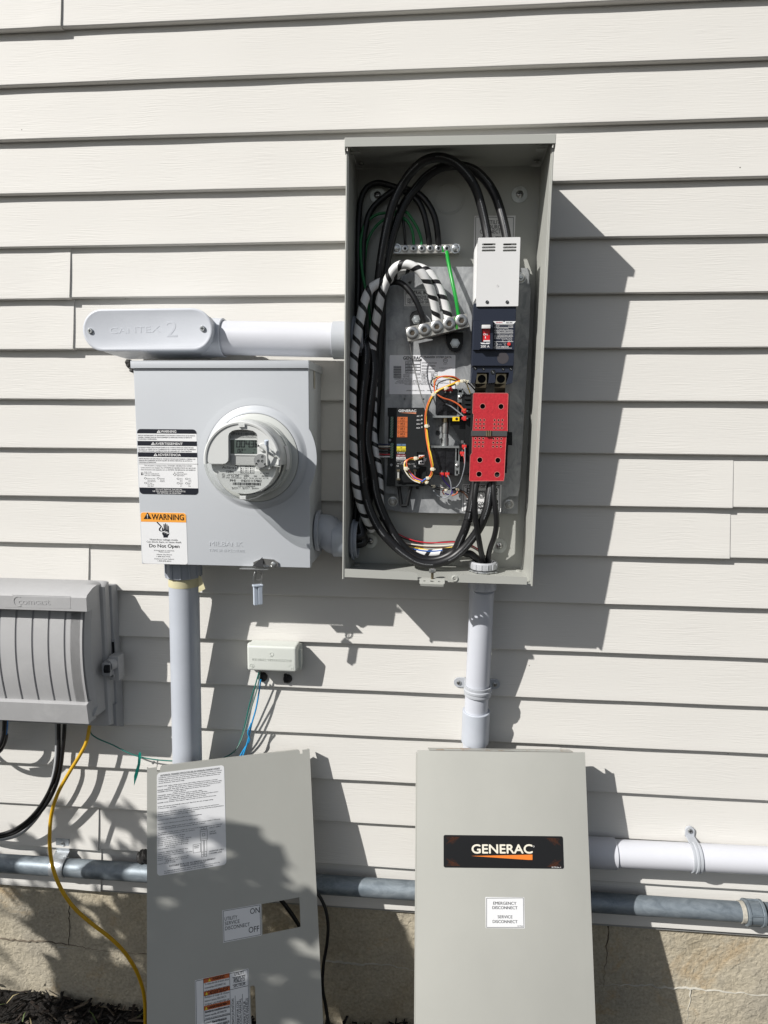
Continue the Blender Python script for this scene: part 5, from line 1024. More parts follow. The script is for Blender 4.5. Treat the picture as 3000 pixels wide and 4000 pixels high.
# ================================================================== METER BOX
MXL, MZT, MZB, MF = -.4007, GZ - .6449, GZ - 1.0277, -.140
mb = thing('meter_box', 'blue-grey metal meter box with hazard decals and a hinged-down latch', 'meter box', ((MXL + MXR) / 2, -.02, MZB))
b = MB(); b.box(MXL + .004, MXR - .001, -.127, -.012, MZB + .004, MZT - .002, BOXGREY, .0015, 2); b.build('body', mb)
ringc = LO(frame(MF), 'I', 870, 940); ring_r = (LO(frame(MF), 'I', 1640, 940) - ringc).length
b = MB()
b.box(MXL, MXR, MF, -.1275, MZB, MZT - .0125, BOXGREY, .0018, 3)
b.box(MXL + .002, MXR - .002, -.1276, -.118, MZB - .0015, MZT - .014, BOXGREY)
M = Matrix.Translation((ringc.x, 0, ringc.y)) @ frame(MF)
b.lathe([(ring_r + .004, -.0002), (ring_r, .0008), (ring_r - .004, .0050), (ring_r - .0095, .0080), (ring_r - .012, .0080), (ring_r - .012, 0)], BOXGREY, 72, M)
b.lathe([(ring_r + .020, -.0004), (ring_r + .012, .0004), (ring_r + .003, .0006)], BOXGREY, 72, M)
b.cx('M', 'MILBANK', 782, 1481, 978, 26, BOXGREY, .03, .0006, M=frame(MF), dep=.0012); b.cx('M', 'TYPE 3R ENCLOSURE', 780, 1515, 988, 15, BOXGREY, .01, .0005, M=frame(MF), dep=.001)
b.build('front_cover', mb)
b = MB(); b.box(MXL - .0032, MXR + .0008, MF - .0045, -.010, MZT - .0012, MZT + .0012, BOXGREY, .0006, 1); b.box(MXL - .0032, MXR + .0008, MF - .0045, MF - .0028, MZT - .0125, MZT, BOXGREY, .0008, 2); b.box(MXR - .0002, MXR + .0016, MF - .004, -.010, MZT - .0135, MZT, BOXGREY, .0005, 1); b.box(MXL - .0034, MXL - .0018, MF - .004, -.010, MZT - .0125, MZT, BOXGREY, .0005, 1)
b.build('hood', mb)
b = MB(); q = PX('M', 1400, 505, MXR); b.box(MXR - .0006, MXR + .0003, q.y - .007, q.y + .007, q.z - .016, q.z + .018, mat('torn_paper_patch', (.45, .43, .38), .8, col2=(.28, .26, .22), vs=90)); b.build('torn_sticker', mb)
fm = frame(MF - .0001)
# upper tri-lingual decal
b = MB(fm); r4 = .006
a0 = LO(fm, 'N', 103, 155); a1 = LO(fm, 'N', 1470, 1665); x0d, x1d = LO(fm, 'N', 105, 500).x, LO(fm, 'N', 1475, 500).x
ytop, ybot = LO(fm, 'N', 700, 160).y, LO(fm, 'N', 760, 1662).y
b.plate(x0d, ybot, x1d, ytop, 0, .0003, WHITE, .007)
def strip(yA, yB, top=False, bot=False):
    ya, yb_ = LO(fm, 'N', 780, yA).y, LO(fm, 'N', 780, yB).y
    if top: o = rrect(x0d, yb_, x1d, ya, .007); o = [(x, max(y, yb_)) for x, y in o]; o = [p for p in o if p[1] > yb_ + .0071] ; o = [(x0d, yb_), (x1d, yb_)] + [(x1d - .007 + .007 * math.cos(R(t)), ya - .007 + .007 * math.sin(R(t))) for t in range(0, 91, 18)] + [(x0d + .007 + .007 * math.cos(R(t)), ya - .007 + .007 * math.sin(R(t))) for t in range(90, 181, 18)]
    elif bot: o = [(x1d, ya), (x0d, ya)] + [(x0d + .007 + .007 * math.cos(R(t)), yb_ + .007 + .007 * math.sin(R(t))) for t in range(180, 271, 18)] + [(x1d - .007 + .007 * math.cos(R(t)), yb_ + .007 + .007 * math.sin(R(t))) for t in range(270, 361, 18)]
    else: o = [(x0d, yb_), (x1d, yb_), (x1d, ya), (x0d, ya)]
    b.prism(o, .0003, .0005, LINK)
strip(157, 258, top=True); strip(434, 542); strip(696, 802); strip(1515, 1663, bot=True)
def tri(c, x, y, w_, h_, m1, m2, z=.0007, M=None):
    b.cp(c, [(x, y), (x + w_, y), (x + w_ / 2, y - h_)], .0005, z, m1, M); b.cx(c, '!', x + w_ * .45, y - h_ * .12, x + w_ * .55, h_ * .6, m2, .03, z + .0002, M)
tri('N', 545, 241, 95, 72, WINK, LINK); b.cx('N', 'WARNING', 640, 236, 998, 54, WINK, .035, .0007)
tri('N', 414, 520, 92, 72, WINK, LINK); b.cx('N', 'AVERTISSEMENT', 512, 519, 1148, 54, WINK, .035, .0007)
tri('N', 472, 780, 92, 72, WINK, LINK); b.cx('N', 'ADVERTENCIA', 572, 776, 1104, 54, WINK, .035, .0007)
for tt, x, y, x1 in (('SHOCK HAZARD EXISTS IF GROUNDING ELECTRODE CONDUCTOR OR BONDING', 114, 312, 1435), ('JUMPER CONNECTION IN THIS EQUIPMENT IS REMOVED WHILE ALTERNATE', 116, 356, 1358), ('SOURCE(S) IS ENERGIZED.', 118, 396, 550),
                     ('LE RISQUE D\'ÉLECTROCUTION EXISTE SI LE CONDUCTEUR DE L\'ÉLECTRODE', 122, 588, 1395), ('DE MISE À LA TERRE OU LA CONNEXION DU CONNECTEUR DE CET ÉQUIPEMENT', 124, 630, 1455), ('EST ENLEVÉ LORSQUE L\'ALIMENTATION SECONDAIRE EST SOUS TENSION.', 126, 672, 1362),
                     ('EXISTE PELIGRO DE DESCARGA EL CONDUCTOR DE ELECTRODOS A TIERRA O EL', 132, 850, 1446), ('PUENTE DE CONEXIÓN DE ESTE EQUIPO SE RETIRA MIENTRAS SE ACTIVA LA', 134, 892, 1368), ('FUENTE(S) ALTERNATIVA.', 136, 932, 535)):
    b.cx('N', tt, x, y, x1, 24, LINK, .01, .0005)
b.line('N', [(134, 960), (1500, 966)], .0006, INK, .0005)
for tt, x, y, x1 in (('This structure is equipped with a STANDBY GENERATOR SYSTEM', 258, 1010, 1362), ('Cette structure est équipée d\'un SYSTÈME DE GÉNÉRATRICE DE SECOURS', 178, 1058, 1450), ('Esta estructura está equipada con un SISTEMA GENERADOR DE RESERVA', 184, 1104, 1444)): b.cx('N', tt, x, y, x1, 27, INK, 0, .0005)
for tt, x, y, x1 in (('FUEL TYPE:', 254, 1160, 430), ('TYPE DE CARBURANT:', 258, 1198, 604), ('TIPO DE COMBUSTIBLE:', 260, 1236, 626), ('LOCATION:', 1006, 1166, 1170), ('EMPLACEMENT:', 1008, 1204, 1250), ('UBICACIÓN:', 1010, 1242, 1186),
                     ('Natural Gas', 330, 1308, 510), ('Gaz naturel', 330, 1342, 508), ('Gas Natural', 330, 1374, 514), ('Diesel', 628, 1308, 722), ('Diesel', 628, 1342, 722), ('Diesel', 628, 1376, 722), ('LP Gas', 332, 1414, 440), ('Gaz de PL', 332, 1450, 488), ('Gas GLP', 334, 1484, 472),
                     ('North', 1082, 1314, 1144), ('Nord', 1082, 1348, 1138), ('Norte', 1084, 1382, 1144), ('West', 1278, 1314, 1334), ('Ouest', 1280, 1348, 1344), ('Oeste', 1280, 1382, 1344), ('South', 1084, 1418, 1150), ('Sud', 1086, 1452, 1132), ('Sur', 1086, 1486, 1124), ('East', 1280, 1418, 1330), ('Est', 1282, 1452, 1318), ('Este', 1282, 1486, 1334)):
    b.cx('N', tt, x, y, x1, 20, INK, 0, .0005)
for x, y in ((286, 1292), (582, 1294), (292, 1402), (1042, 1304), (1238, 1306), (1044, 1408), (1240, 1408)):
    q = LO(fm, 'N', x, y); b.prism(circ(q.x, q.y, .0026, 16, .0018), .0003, .0005, INK, [circ(q.x, q.y, .0020, 16, .0013)[::-1]])
b.cr('N', 184, 1152, 216, 1220, .0003, .0005, INK); b.cr('N', 190, 1160, 210, 1176, .0005, .0007, WHITE); b.line('N', [(222, 1160), (238, 1180), (236, 1210), (224, 1214)], .0004, INK, .0005)
b.line('N', [(930, 1204), (962, 1170), (996, 1204), (964, 1238), (930, 1204)], .0006, INK, .0005); b.line('N', [(950, 1150), (972, 1152)], .0006, INK, .0005)
for tt, x, y, x1 in (('DO NOT REMOVE THIS DECAL', 526, 1562, 1136), ('NE PAS ENLEVER CETTE ÉTIQUETTE', 456, 1606, 1210), ('NO RETIRAR LA PEGATINA', 558, 1650, 1112)): b.cx('N', tt, x, y, x1, 32, WINK, .02, .0007)
b.build('standby_generator_decal', mb)
# orange warning decal
b = MB(fm); p0 = LO(fm, 'S', 160, 225); p1 = LO(fm, 'S', 1445, 1680); x0s, x1s = LO(fm, 'S', 165, 900).x, LO(fm, 'S', 1443, 900).x; yts, ybs = LO(fm, 'S', 800, 230).y, LO(fm, 'S', 800, 1680).y; ym = LO(fm, 'S', 800, 500).y
b.plate(x0s, ybs, x1s, yts, 0, .0003, WHITE, .005)
b.prism([(x0s + .0004, ym), (x1s - .0004, ym)] + [(x1s - .0054 + .005 * math.cos(R(t)), yts - .0054 + .005 * math.sin(R(t))) for t in range(0, 91, 18)] + [(x0s + .0054 + .005 * math.cos(R(t)), yts - .0054 + .005 * math.sin(R(t))) for t in range(90, 181, 18)], .0003, .0005, ORANGEL)
tri('S', 222, 413, 222, 190, INK, WINK); b.cx('S', 'WARNING', 455, 430, 1358, 156, INK, .03, .0007)
b.cp('S', [(592, 492), (612, 492), (735, 620), (688, 695), (684, 722), (730, 752), (722, 772), (660, 745), (650, 715), (655, 680), (702, 625), (592, 520)], .0003, .0006, LINK)
hand = [(740, 650), (760, 655), (790, 725), (795, 722), (780, 560), (800, 555), (808, 570), (818, 712), (826, 712), (824, 545), (838, 530), (850, 545), (852, 712), (864, 718), (866, 575), (880, 560), (892, 575), (892, 730), (902, 730), (906, 610), (920, 600), (930, 612), (936, 770), (938, 850), (905, 900), (902, 935), (780, 935), (778, 890), (748, 840), (742, 780)]
b.cp('S', hand, .0003, .0006, LINK); b.line('S', [(745, 782), (842, 752), (806, 806), (900, 768), (868, 830), (935, 810)], .0016, WINK, .0008)
for tt, x, y, x1, h, bo in (('Hazardous voltage inside.', 402, 1012, 1196, 50, 0), ('Can shock, burn, or cause death.', 310, 1076, 1298, 50, 0), ('Do Not Open', 384, 1208, 1232, 92, .03), ('If found open or unlocked,', 520, 1310, 1086, 30, 0), ('Please contact', 648, 1352, 968, 30, 0), ('Atlantic City Electric', 586, 1426, 1026, 32, 0), ('1-800-833-7476', 590, 1484, 974, 30, 0), ('Delmarva Power Delivery', 532, 1548, 1084, 32, 0), ('1-800-898-8042', 618, 1608, 1002, 30, 0)): b.cx('S', tt, x, y, x1, h, INK, bo, .0005)
b.build('warning_decal', mb)
# latch
b = MB(frame(MF - .001)); fq = frame(MF - .001)
b.cp('M', [(1040, 1578), (1090, 1556), (1160, 1563), (1186, 1580), (1188, 1600), (1168, 1612), (1150, 1610), (1130, 1596), (1100, 1590), (1080, 1600), (1040, 1600)], 0, .0022, STEEL)
q = LO(fq, 'M', 1160, 1590); b.lathe([(.0052, .0022), (.0048, .004), (.003, .0046), (0, .0046)], ZINC, 20, Matrix.Translation((q.x, 0, q.y)) @ fq)
q = LO(fq, 'M', 1072, 1582); b.add([(q.x - .012, q.y - .006, .0023), (q.x + .008, q.y + .012, .0023), (q.x + .012, q.y - .006, .010)], [[0, 1, 2]], INK)
b.build('latch_arm', mb)
b = MB(); q = PT('M', 1058, 1596, MF); b.box(q.x - .030, q.x + .026, MF - .014, MF + .002, MZB - .0030, MZB - .0018, STEEL, .0004, 1); Mr = Matrix.Translation((q.x + .006, MF - .006, MZB - .017)) @ frame(0)
b.lathe([(.0054, -.0008), (.0080, -.0008), (.0080, .0008), (.0054, .0008), (.0054, -.0008)], STEEL, 28, Mr); b.box(-.0090, -.0035, .004, .0145, -.0008, .0008, STEEL, 0, 1, Mr); b.box(.0035, .0090, .004, .0145, -.0008, .0008, STEEL, 0, 1, Mr)
b.build('hasp', mb)
# wire seal hanging
ws = thing('wire_seal', 'small pale blue plastic tag seal hanging on a wire loop from the hasp', 'seal', PT('V', 320, 640, MF - .004))
zr = MZB - .026; sx_ = q.x + .006; sl = PT('V', 320, 400, MF - .006)
b = MB(); b.tube([(sl.x - .0062, MF - .008, sl.z - .003), (sl.x - .0072, MF - .010, sl.z + .012), (sl.x - .0030, MF - .008, sl.z + .026), (sl.x + .0022, MF - .005, sl.z + .030), (sl.x + .0060, MF - .003, sl.z + .024), (sl.x + .0070, MF - .002, sl.z + .010), (sl.x + .0062, MF - .004, sl.z - .003)], .0007, ZINC, 8); b.build('wire_loop', ws)
b = MB(); zb_ = PT('V', 320, 638, MF - .006).z; M = Matrix.Translation((sl.x, MF - .006, 0)) @ Matrix.Rotation(R(28), 4, 'Z')
b.box(-.0095, .0095, -.006, .006, sl.z - .0035, sl.z - .0005, BLUECAP, .0004, 1, M); b.box(-.0080, -.0008, -.0045, .0045, zb_, sl.z - .003, BLUECAP, .0005, 1, M); b.box(.0004, .0080, -.0055, .0055, zb_ + .001, sl.z - .003, BLUECAP, .0005, 1, M); b.build('tag', ws)

# ================================================================== ELECTRIC METER
mt = thing('electric_meter', 'round grey digital electricity meter plugged into the meter box ring', 'electricity meter', (ringc.x, MF - .008, ringc.y))
M = Matrix.Translation((ringc.x, 0, ringc.y)) @ frame(MF)      # local z = distance out of the box face
H = .090; r_f = .0683; zl = -.0055                                # height of front, radius, split line
b = MB(); b.lathe([(ring_r - .0125, .006), (ring_r - .013, .0095), (ring_r - .018, .0115), (ring_r - .023, .012), (ring_r - .024, .018), (ring_r - .0275, .0185)], SHELL, 72, M); b.build('base_flange', mt)
b = MB(); rb_ = ring_r - .0245
b.lathe([(rb_, .018), (rb_ - .001, .030), (rb_ - .005, .0305), (r_f + .0030, .050), (r_f + .0014, H - .016), (r_f + .0014, H - .008)], SHELL, 72, M, -6, 186); b.build('upper_shell', mt)
b = MB(); b.lathe([(rb_, .018), (rb_ - .001, .030), (rb_ - .005, .0305), (rb_ - .006, .046)], SHELL, 60, M, 186, 354); b.build('lower_shell', mt)
b = MB(); b.lathe([(r_f + .0035, .044), (r_f + .0014, H - .008), (r_f, H - .002), (r_f - .005, H)], LENS, 60, M, 186, 354)
b.prism([(-(r_f - .005), zl), ] + [((r_f - .005) * math.cos(R(t)), (r_f - .005) * math.sin(R(t))) for t in range(185, 356, 6)] + [((r_f - .005), zl)], H - .0012, H, LENS, (), M)
b.build('clear_cover', mt)
b = MB(); b.lathe([(r_f - .0075, H - .0006), (r_f - .0060, H + .0012), (r_f - .0035, H + .0018), (r_f - .0008, H + .0006), (r_f + .0004, H - .0030)], LENS, 60, M, 186, 354); b.build('lower_rim', mt)
# inner faceplate
fi = frame(MF - (H - .013)); b = MB(M)
b.prism(circ(0, 0, r_f - .009, 60), H - .017, H - .013, FACE); b.lathe([(r_f - .009, H - .017), (r_f - .006, .03), (r_f - .006, .02)], mat('meter_interior', (.55, .56, .55), .5), 48, M)
def mi(c, tt, x0, yb_, x1, h, m=INK, bo=0.0): b.cx(c, tt, x0, yb_, x1, h, m, bo, .0003, M=fi)
mi('I', 'Aclara', 345, 1108, 532, 40); mi('I', 'I-210+c', 412, 1174, 524, 40, bo=.02); mi('I', 'Electric Utility Watt-hour Meter', 442, 1204, 762, 14)
q = LO(fi, 'I', 570, 1082); b.lathe([(.0032, .0003), (.0018, .0003)], INK, 20, Matrix.Translation((q.x, 0, q.y)) @ fi, -40, 150); b.lathe([(.0022, .0003), (0, .0003)], INK, 16, Matrix.Translation((q.x - .001, 0, q.y - .001)) @ fi, 180, 300)
b.line('I', [(630, 1062), (838, 1064), (838, 1182), (630, 1180), (630, 1062)], .0005, INK, .0003, fi)
for i, row in enumerate(((None, 'V2', 'F2'), ('J2', 'U2', 'N2'), ('T2', 'K2', 'E2'), ('R2', 'A2', 'Q2'))):
    for j, tt in enumerate(row):
        if not tt: continue
        x = 648 + j * 66 + (4 if j == 2 else 0); y = 1080 + i * 27; q = LO(fi, 'I', x, y); b.prism(circ(q.x, q.y, .0011, 10), 0, .0002, INK, (), fi); mi('I', tt, x + 16, y + 9, x + 42, 16)
for tt, x, y, x1, h, bo in (('6.0', 418, 1224, 462, 22, 0), ('CL 200', 486, 1230, 604, 28, 0), ('240V', 680, 1236, 762, 28, 0), ('3W', 834, 1240, 886, 28, 0), ('FM2S', 960, 1240, 1056, 28, 0), ('11 137 862', 934, 1190, 1070, 20, 0), ('0723 727XC88122', 408, 1258, 644, 20, 0), ('60HZ', 672, 1262, 734, 16, 0), ('TA 30', 764, 1264, 832, 18, 0), ('Kh 10.0', 862, 1266, 954, 18, 0), ('Kt 1.0', 982, 1266, 1054, 18, 0), ('PHI', 468, 1308, 550, 36, .01), ('1ND311137862', 640, 1312, 954, 36, .01), ('1ND31113786200000', 592, 1388, 856, 18, 0)): mi('I', tt, x, y, x1, h, INK, bo)
rng = random.Random(9); x = 512
while x < 940:
    w_ = rng.choice((4, 6, 10)); b.cr('I', x, 1320 + (x - 512) * .02, x + w_, 1360 + (x - 512) * .02, 0, .0003, INK, 0, fi); x += w_ + rng.choice((4, 6, 8))
q = LO(fi, 'I', 368, 1206); b.lathe([(.0027, .0003), (.0022, .0003)], INK, 18, Matrix.Translation((q.x, 0, q.y)) @ fi); mi('I', 'UL', 358, 1214, 380, 18); mi('I', 'METER', 348, 1240, 390, 10); mi('I', 'E36616', 344, 1254, 392, 10)
for x, t1, t2 in ((498, 'atlantic city', 'electric'), (662, 'delmarva', 'power'), (805, 'pepco', None)):
    b.cr('I', x, 1396, x + 22, 1426, 0, .0003, INK, 0, fi); b.line('I', [(x + 3, 1422), (x + 19, 1400)], .0008, FACE, .0005, fi)
    if t2: mi('I', t1, x + 30, 1406, x + 30 + (104 if 'city' in t1 else 82), 14); mi('I', t2, x + 30, 1424, x + 92, 14)
    else: mi('I', t1, x + 30, 1420, x + 104, 20)
b.build('faceplate', mt)
# opaque upper mask with display opening
b = MB(M)
ri = r_f - .006; pts = [(ri * math.cos(R(t)), ri * math.sin(R(t))) for t in range(-4, 185, 4)]
fh = frame(MF - H)
def mh(x, y): q = LO(fh, 'I', x, y); return (q.x - ringc.x, q.y - ringc.y)
d1, d2 = mh(440, 610), mh(900, 900)
pts_out = [(ri * math.cos(R(t)), ri * math.sin(R(t))) for t in range(-4, 181, 4)]
arc_l = [mh(440, 600), mh(455, 560), mh(500, 525), mh(560, 510), mh(650, 503), mh(740, 510), mh(820, 525), mh(875, 565), mh(890, 610), mh(890, 910), mh(1000, 912)]
left_lobe = [mh(150, 1040), mh(360, 1040), mh(405, 1022), mh(436, 985), mh(440, 940)]
outer = [p for p in pts_out]                                     # from right (-4deg) anticlockwise to left
poly = outer + left_lobe + arc_l[:-1] + [mh(1240, 910)]
# keep the mask as upper crescent: left lobe + arch + right part down to the split line
poly = outer + left_lobe + arc_l[:-1][:] + [mh(890, 1060), mh(1245, 1080)]
b.prism(poly, H - .010, H - .0004, MASK)
b.lathe([(r_f - .0070, H - .0006), (r_f - .0055, H + .0016), (r_f - .0030, H + .0022), (r_f - .0006, H + .0004), (r_f + .0014, H - .008)], MASK, 60, M, -6, 186)
b.build('front_mask', mt)
b = MB(M); d0 = mh(440, 640); dd = mh(892, 905)
b.plate(d0[0], mh(650, 1060)[1], mh(895, 900)[0], mh(650, 500)[1], H - .0125, H - .0095, mat('display_panel_grey', (.38, .39, .38), .4))
b.cr('I', 456, 650, 892, 906, 0, .0014, MASK, .002, frame(MF - (H - .0095))); fd = frame(MF - (H - .0080)); b.cr('I', 472, 662, 884, 882, -.001, .0003, LCD, .001, fd)
segs = {'0': 'abcdef', '4': 'fgbc', '3': 'abgcd', '2': 'abged', '6': 'afgedc', '.': ''}
def digit(ch, x, y, w_, h_, wd):
    P = {'a': ((x + 4, y), (x + w_ - 4, y)), 'b': ((x + w_, y + 4), (x + w_ - 3, y + h_ / 2 - 4)), 'c': ((x + w_ - 3, y + h_ / 2 + 4), (x + w_ - 6, y + h_ - 4)), 'd': ((x + 1, y + h_), (x + w_ - 9, y + h_)), 'e': ((x - 3, y + h_ / 2 + 4), (x - 6, y + h_ - 4)), 'f': ((x, y + 4), (x - 3, y + h_ / 2 - 4)), 'g': ((x + 2, y + h_ / 2), (x + w_ - 7, y + h_ / 2))}
    for s_ in segs[ch]: b.line('I', P[s_], wd, LCDSEG, .0005, fd)
for i, ch in enumerate('004'): digit(ch, 574 + i * 72, 682, 48, 92, .0019)
b.line('I', [(768, 774), (772, 774)], .0022, LCDSEG, .0005, fd)
for i, ch in enumerate('36'): digit(ch, 792 + i * 66, 682, 40 if i == 0 else 22, 92, .0019)
digit('0', 590, 808, 28, 50, .0014); digit('2', 634, 808, 28, 50, .0014); b.cx('I', 'kW', 680, 828, 716, 20, LCDSEG, 0, .0005, M=fd); b.cr('I', 828, 812, 862, 822, 0, .0005, LCDSEG, 0, fd); b.cr('I', 816, 852, 838, 872, 0, .0005, LCDSEG, .001, fd)
fb2 = frame(MF - (H - .0095)); rng = random.Random(4); x = 484
while x < 848:
    w_ = rng.choice((3, 5, 8)); b.cr('I', x, 550, x + w_, 592, 0, .0003, INK, 0, fb2); x += w_ + rng.choice((4, 6, 7))
b.cx('I', '210+C METER MODULE', 560, 540, 770, 12, INK, 0, .0003, M=fb2); b.cx('I', 'CAN IC:28665A-NIC311 US', 500, 608, 830, 12, INK, 0, .0003, M=fb2); b.cx('I', 'FCC ID: OWS-NIC511 06, IC: 5975A-NIC511OE', 462, 628, 872, 13, INK, 0, .0003, M=fb2)
b.build('display', mt)
# tabs
for x, y in ((655, 443), (672, 1555)):
    q = mh(x, y); b = MB(M); b.box(q[0] - .0055, q[0] + .0055, q[1] - .003, q[1] + .003, H - .004, H + .0030, MASK, .0004, 1); b.lathe([(.0012, H + .0031), (0, H + .0031)], SHELL, 10, M @ Matrix.Translation((q[0], q[1], 0))); b.build('seal_tab', mt)
# reset lever, optical port
q = mh(948, 985); b = MB(M @ Matrix.Translation((q[0], q[1], 0)))
b.prism(circ(0, 0, .0118, 36), H - .001, H + .0035, mat('sensor_disc_grey', (.36, .37, .37), .35, metal=.5), [circ(.0036, .0068, .0026, 14)[::-1], circ(-.0035, -.0006, .0026, 14)[::-1], circ(.0032, -.0008, .0026, 14)[::-1], circ(-.0074, -.0060, .0022, 14)[::-1], circ(.0078, -.0060, .0022, 14)[::-1]])
b.lathe([(.011, H - .0005), (0, H - .0005)], mat('sensor_recess', (.12, .12, .12), .5), 24); b.build('optical_port', mt)
b = MB(M); q0 = mh(980, 780); b.lathe([(.0078, H - .002), (.0078, H + .002), (.0065, H + .003), (0, H + .003)], MASK, 28, M @ Matrix.Translation((q0[0], q0[1], 0)))
P_ = lambda x, y, h: M @ Vector((*mh(x, y), h))
b.tube([P_(925, 748, H + .010), P_(1180, 925, H + .003)], .0016, SHELL, 8, 1, smooth=False); b.tube([P_(1085, 800, H + .004), P_(1245, 965, H + .003)], .0012, SHELL, 8, 1, smooth=False)
b.cyl(P_(925, 748, H + .0105), P_(932, 753, H + .010), .0018, INK, 8)
b.tube([P_(1075, 690, H + .018), P_(1066, 800, H + .012), P_(1055, 1050, H + .004)], .0020, MASK, 10, 4); b.cyl(P_(1078, 665, H + .020), P_(1072, 735, H + .017), .0036, BLUECAP, 16, bev=.0005)
b.cyl(P_(1073, 745, H + .014), P_(1068, 830, H + .010), .0026, BLUECAP, 12); b.build('reset_lever', mt)
q = mh(985, 1095); b = MB(M); b.box(q[0] - .014, q[0] + .012, q[1] - .0028, q[1] + .0028, H - .012, H - .0005, MASK, .0006, 1); b.build('lever_bracket', mt)
fs3 = M @ Matrix.Rotation(R(8), 4, 'Z'); b = MB()
for i in range(10):
    pass
b.lathe([(r_f + .0048, .040), (r_f + .0032, .056)], mat('side_label_white', (.60, .60, .60), .4), 16, M, -14, 20); b.build('side_label', mt)

# ================================================================== LEFT RISER
lr = thing('riser_conduit', 'large grey PVC conduit rising into the underside of the meter box', 'conduit', PT('K', 933, 1000, -.070))
t0 = PT('K', 917, 70, -.072); t1 = PT('K', 934, 990, -.072); d = (t1 - t0).normalized()
b = MB(); b.tube([t0 - d * .02, t1, t1 + d * .30], .0302, PVC, 40, 1, smooth=False); b.build('pipe', lr)
b = MB(); c0 = V3(t0.x - .0005, -.072, MZB - .0005); c1 = PT('K', 915, 66, -.072); b.ring(c0, c1, .0350, .030, PVCD, 48)
for a in range(12):
    t = a * math.pi / 6 + .2; b.box(c0.x + .0352 * math.cos(t) - .0018, c0.x + .0352 * math.cos(t) + .0018, -.072 + .0352 * math.sin(t) - .0018, -.072 + .0352 * math.sin(t) + .0018, c1.z + .002, c0.z, PVCD)
b.build('terminal_adapter', lr)
b = MB(); m0 = PT('K', 917, 66, -.072); m1 = PT('K', 918, 110, -.072); b.lathe([(.0306, 0), (.0309, .003), (.0306, (m0 - m1).length)], MASKT, 40, Matrix.Translation(m1) @ (m0 - m1).to_track_quat('Z', 'Y').to_matrix().to_4x4())
f0 = PT('K', 990, 62, -.095); f1 = PT('K', 1002, 66, -.105); f2 = PT('K', 1023, 128, -.100); f3 = PT('K', 990, 146, -.090); b.add([f0, f1, f2, f3], [[0, 1, 2, 3]], MASKT, I4)
b.build('masking_tape', lr)

# ================================================================== CABLE COMPANY BOX (left edge)
cb = thing('cable_box', 'large weathered grey plastic utility box with a ribbed bulging lid', 'utility box', PT('K', 300, 800, -.02))
XL = -.98
def prof_prism(b, prof, x0, x1, m, chamf=0, inset=0):
    """extrude a (y,z) profile along x, with the right end drawn in"""
    n = len(prof); cy = sum(p[0] for p in prof) / n; cz = sum(p[1] for p in prof) / n
    st = [(x0, 0)] + ([(x1 - chamf, 0), (x1 - chamf * .3, inset * .3), (x1, inset)] if chamf else [(x1, 0)]); vs = []
    for x, ins in st:
        for y, z in prof:
            dy = 1 if y < cy else 0
            vs.append((x, y + (ins if dy else 0), z + (-(z - cz) / abs(z - cz) * ins * .35 if abs(z - cz) > 1e-4 else 0)))
    fs = []
    for i in range(len(st) - 1):
        for j in range(n): fs.append([i * n + j, (i + 1) * n + j, (i + 1) * n + (j + 1) % n, i * n + (j + 1) % n])
    fs += [list(range(n))[::-1], [(len(st) - 1) * n + j for j in range(n)]]
    b.add(vs, fs, m, I4)
zk_ = lambda y, dep, x=480: PT('K', x, y, dep).z
xk_ = lambda x, dep, y=450: PT('K', x, y, dep).x
b = MB(); x1b = xk_(597, -.012, 400)
prof_prism(b, [(-.0100, zk_(108, -.02, 590)), (-.036, zk_(112, -.036, 560)), (-.036, zk_(720, -.036, 560)), (-.0100, zk_(722, -.012, 597))], XL, x1b, CBOXD, .004, .004)
x2b = xk_(566, -.040, 400)
prof_prism(b, [(-.012, zk_(700, -.02, 560)), (-.044, zk_(700, -.044, 560)), (-.044, zk_(808, -.044, 560)), (-.012, zk_(812, -.012, 560))], XL, x2b, CBOXD)
q = PT('K', 568, 425, -.036); b.box(q.x - .006, q.x + .004, -.0375, -.036, q.z - .026, q.z + .022, CBOXD, .0008, 1); b.box(q.x - .003, q.x + .002, -.0385, -.037, q.z - .018, q.z + .015, INK)
b.build('back_box', cb)
# lid: flange + bulging shell
b = MB(); zt0, zb0 = zk_(100, -.045, 480), zk_(806, -.045, 480); xf = xk_(545, -.048, 450)
bm_prof = [(-.036, zt0 + .004), (-.046, zt0 + .004), (-.058, zt0 - .004), (-.060, zb0 + .006), (-.040, zb0 + .001), (-.036, zb0)]
prof_prism(b, bm_prof, XL, xf, CBOX, .012, .006)
zt1, zb1 = zk_(148, -.10, 400), zk_(770, -.10, 440); xs_ = xk_(478, -.085, 450)
N_ = 18; front = []
for i in range(N_ + 1):
    t = i / N_; front.append((-.102 - .022 * math.sin(math.pi * min(1, max(0, t * .96 + .02))), zt1 + (zb1 - zt1) * t))
shell = [(-.050, zt1 + .014), (-.070, zt1 + .014), (-.092, zt1 + .010)] + front + [(-.085, zb1 - .006), (-.050, zb1 - .006)]
prof_prism(b, shell, XL, xs_, CBOX, .022, .020)
lid = b.build('lid', cb)
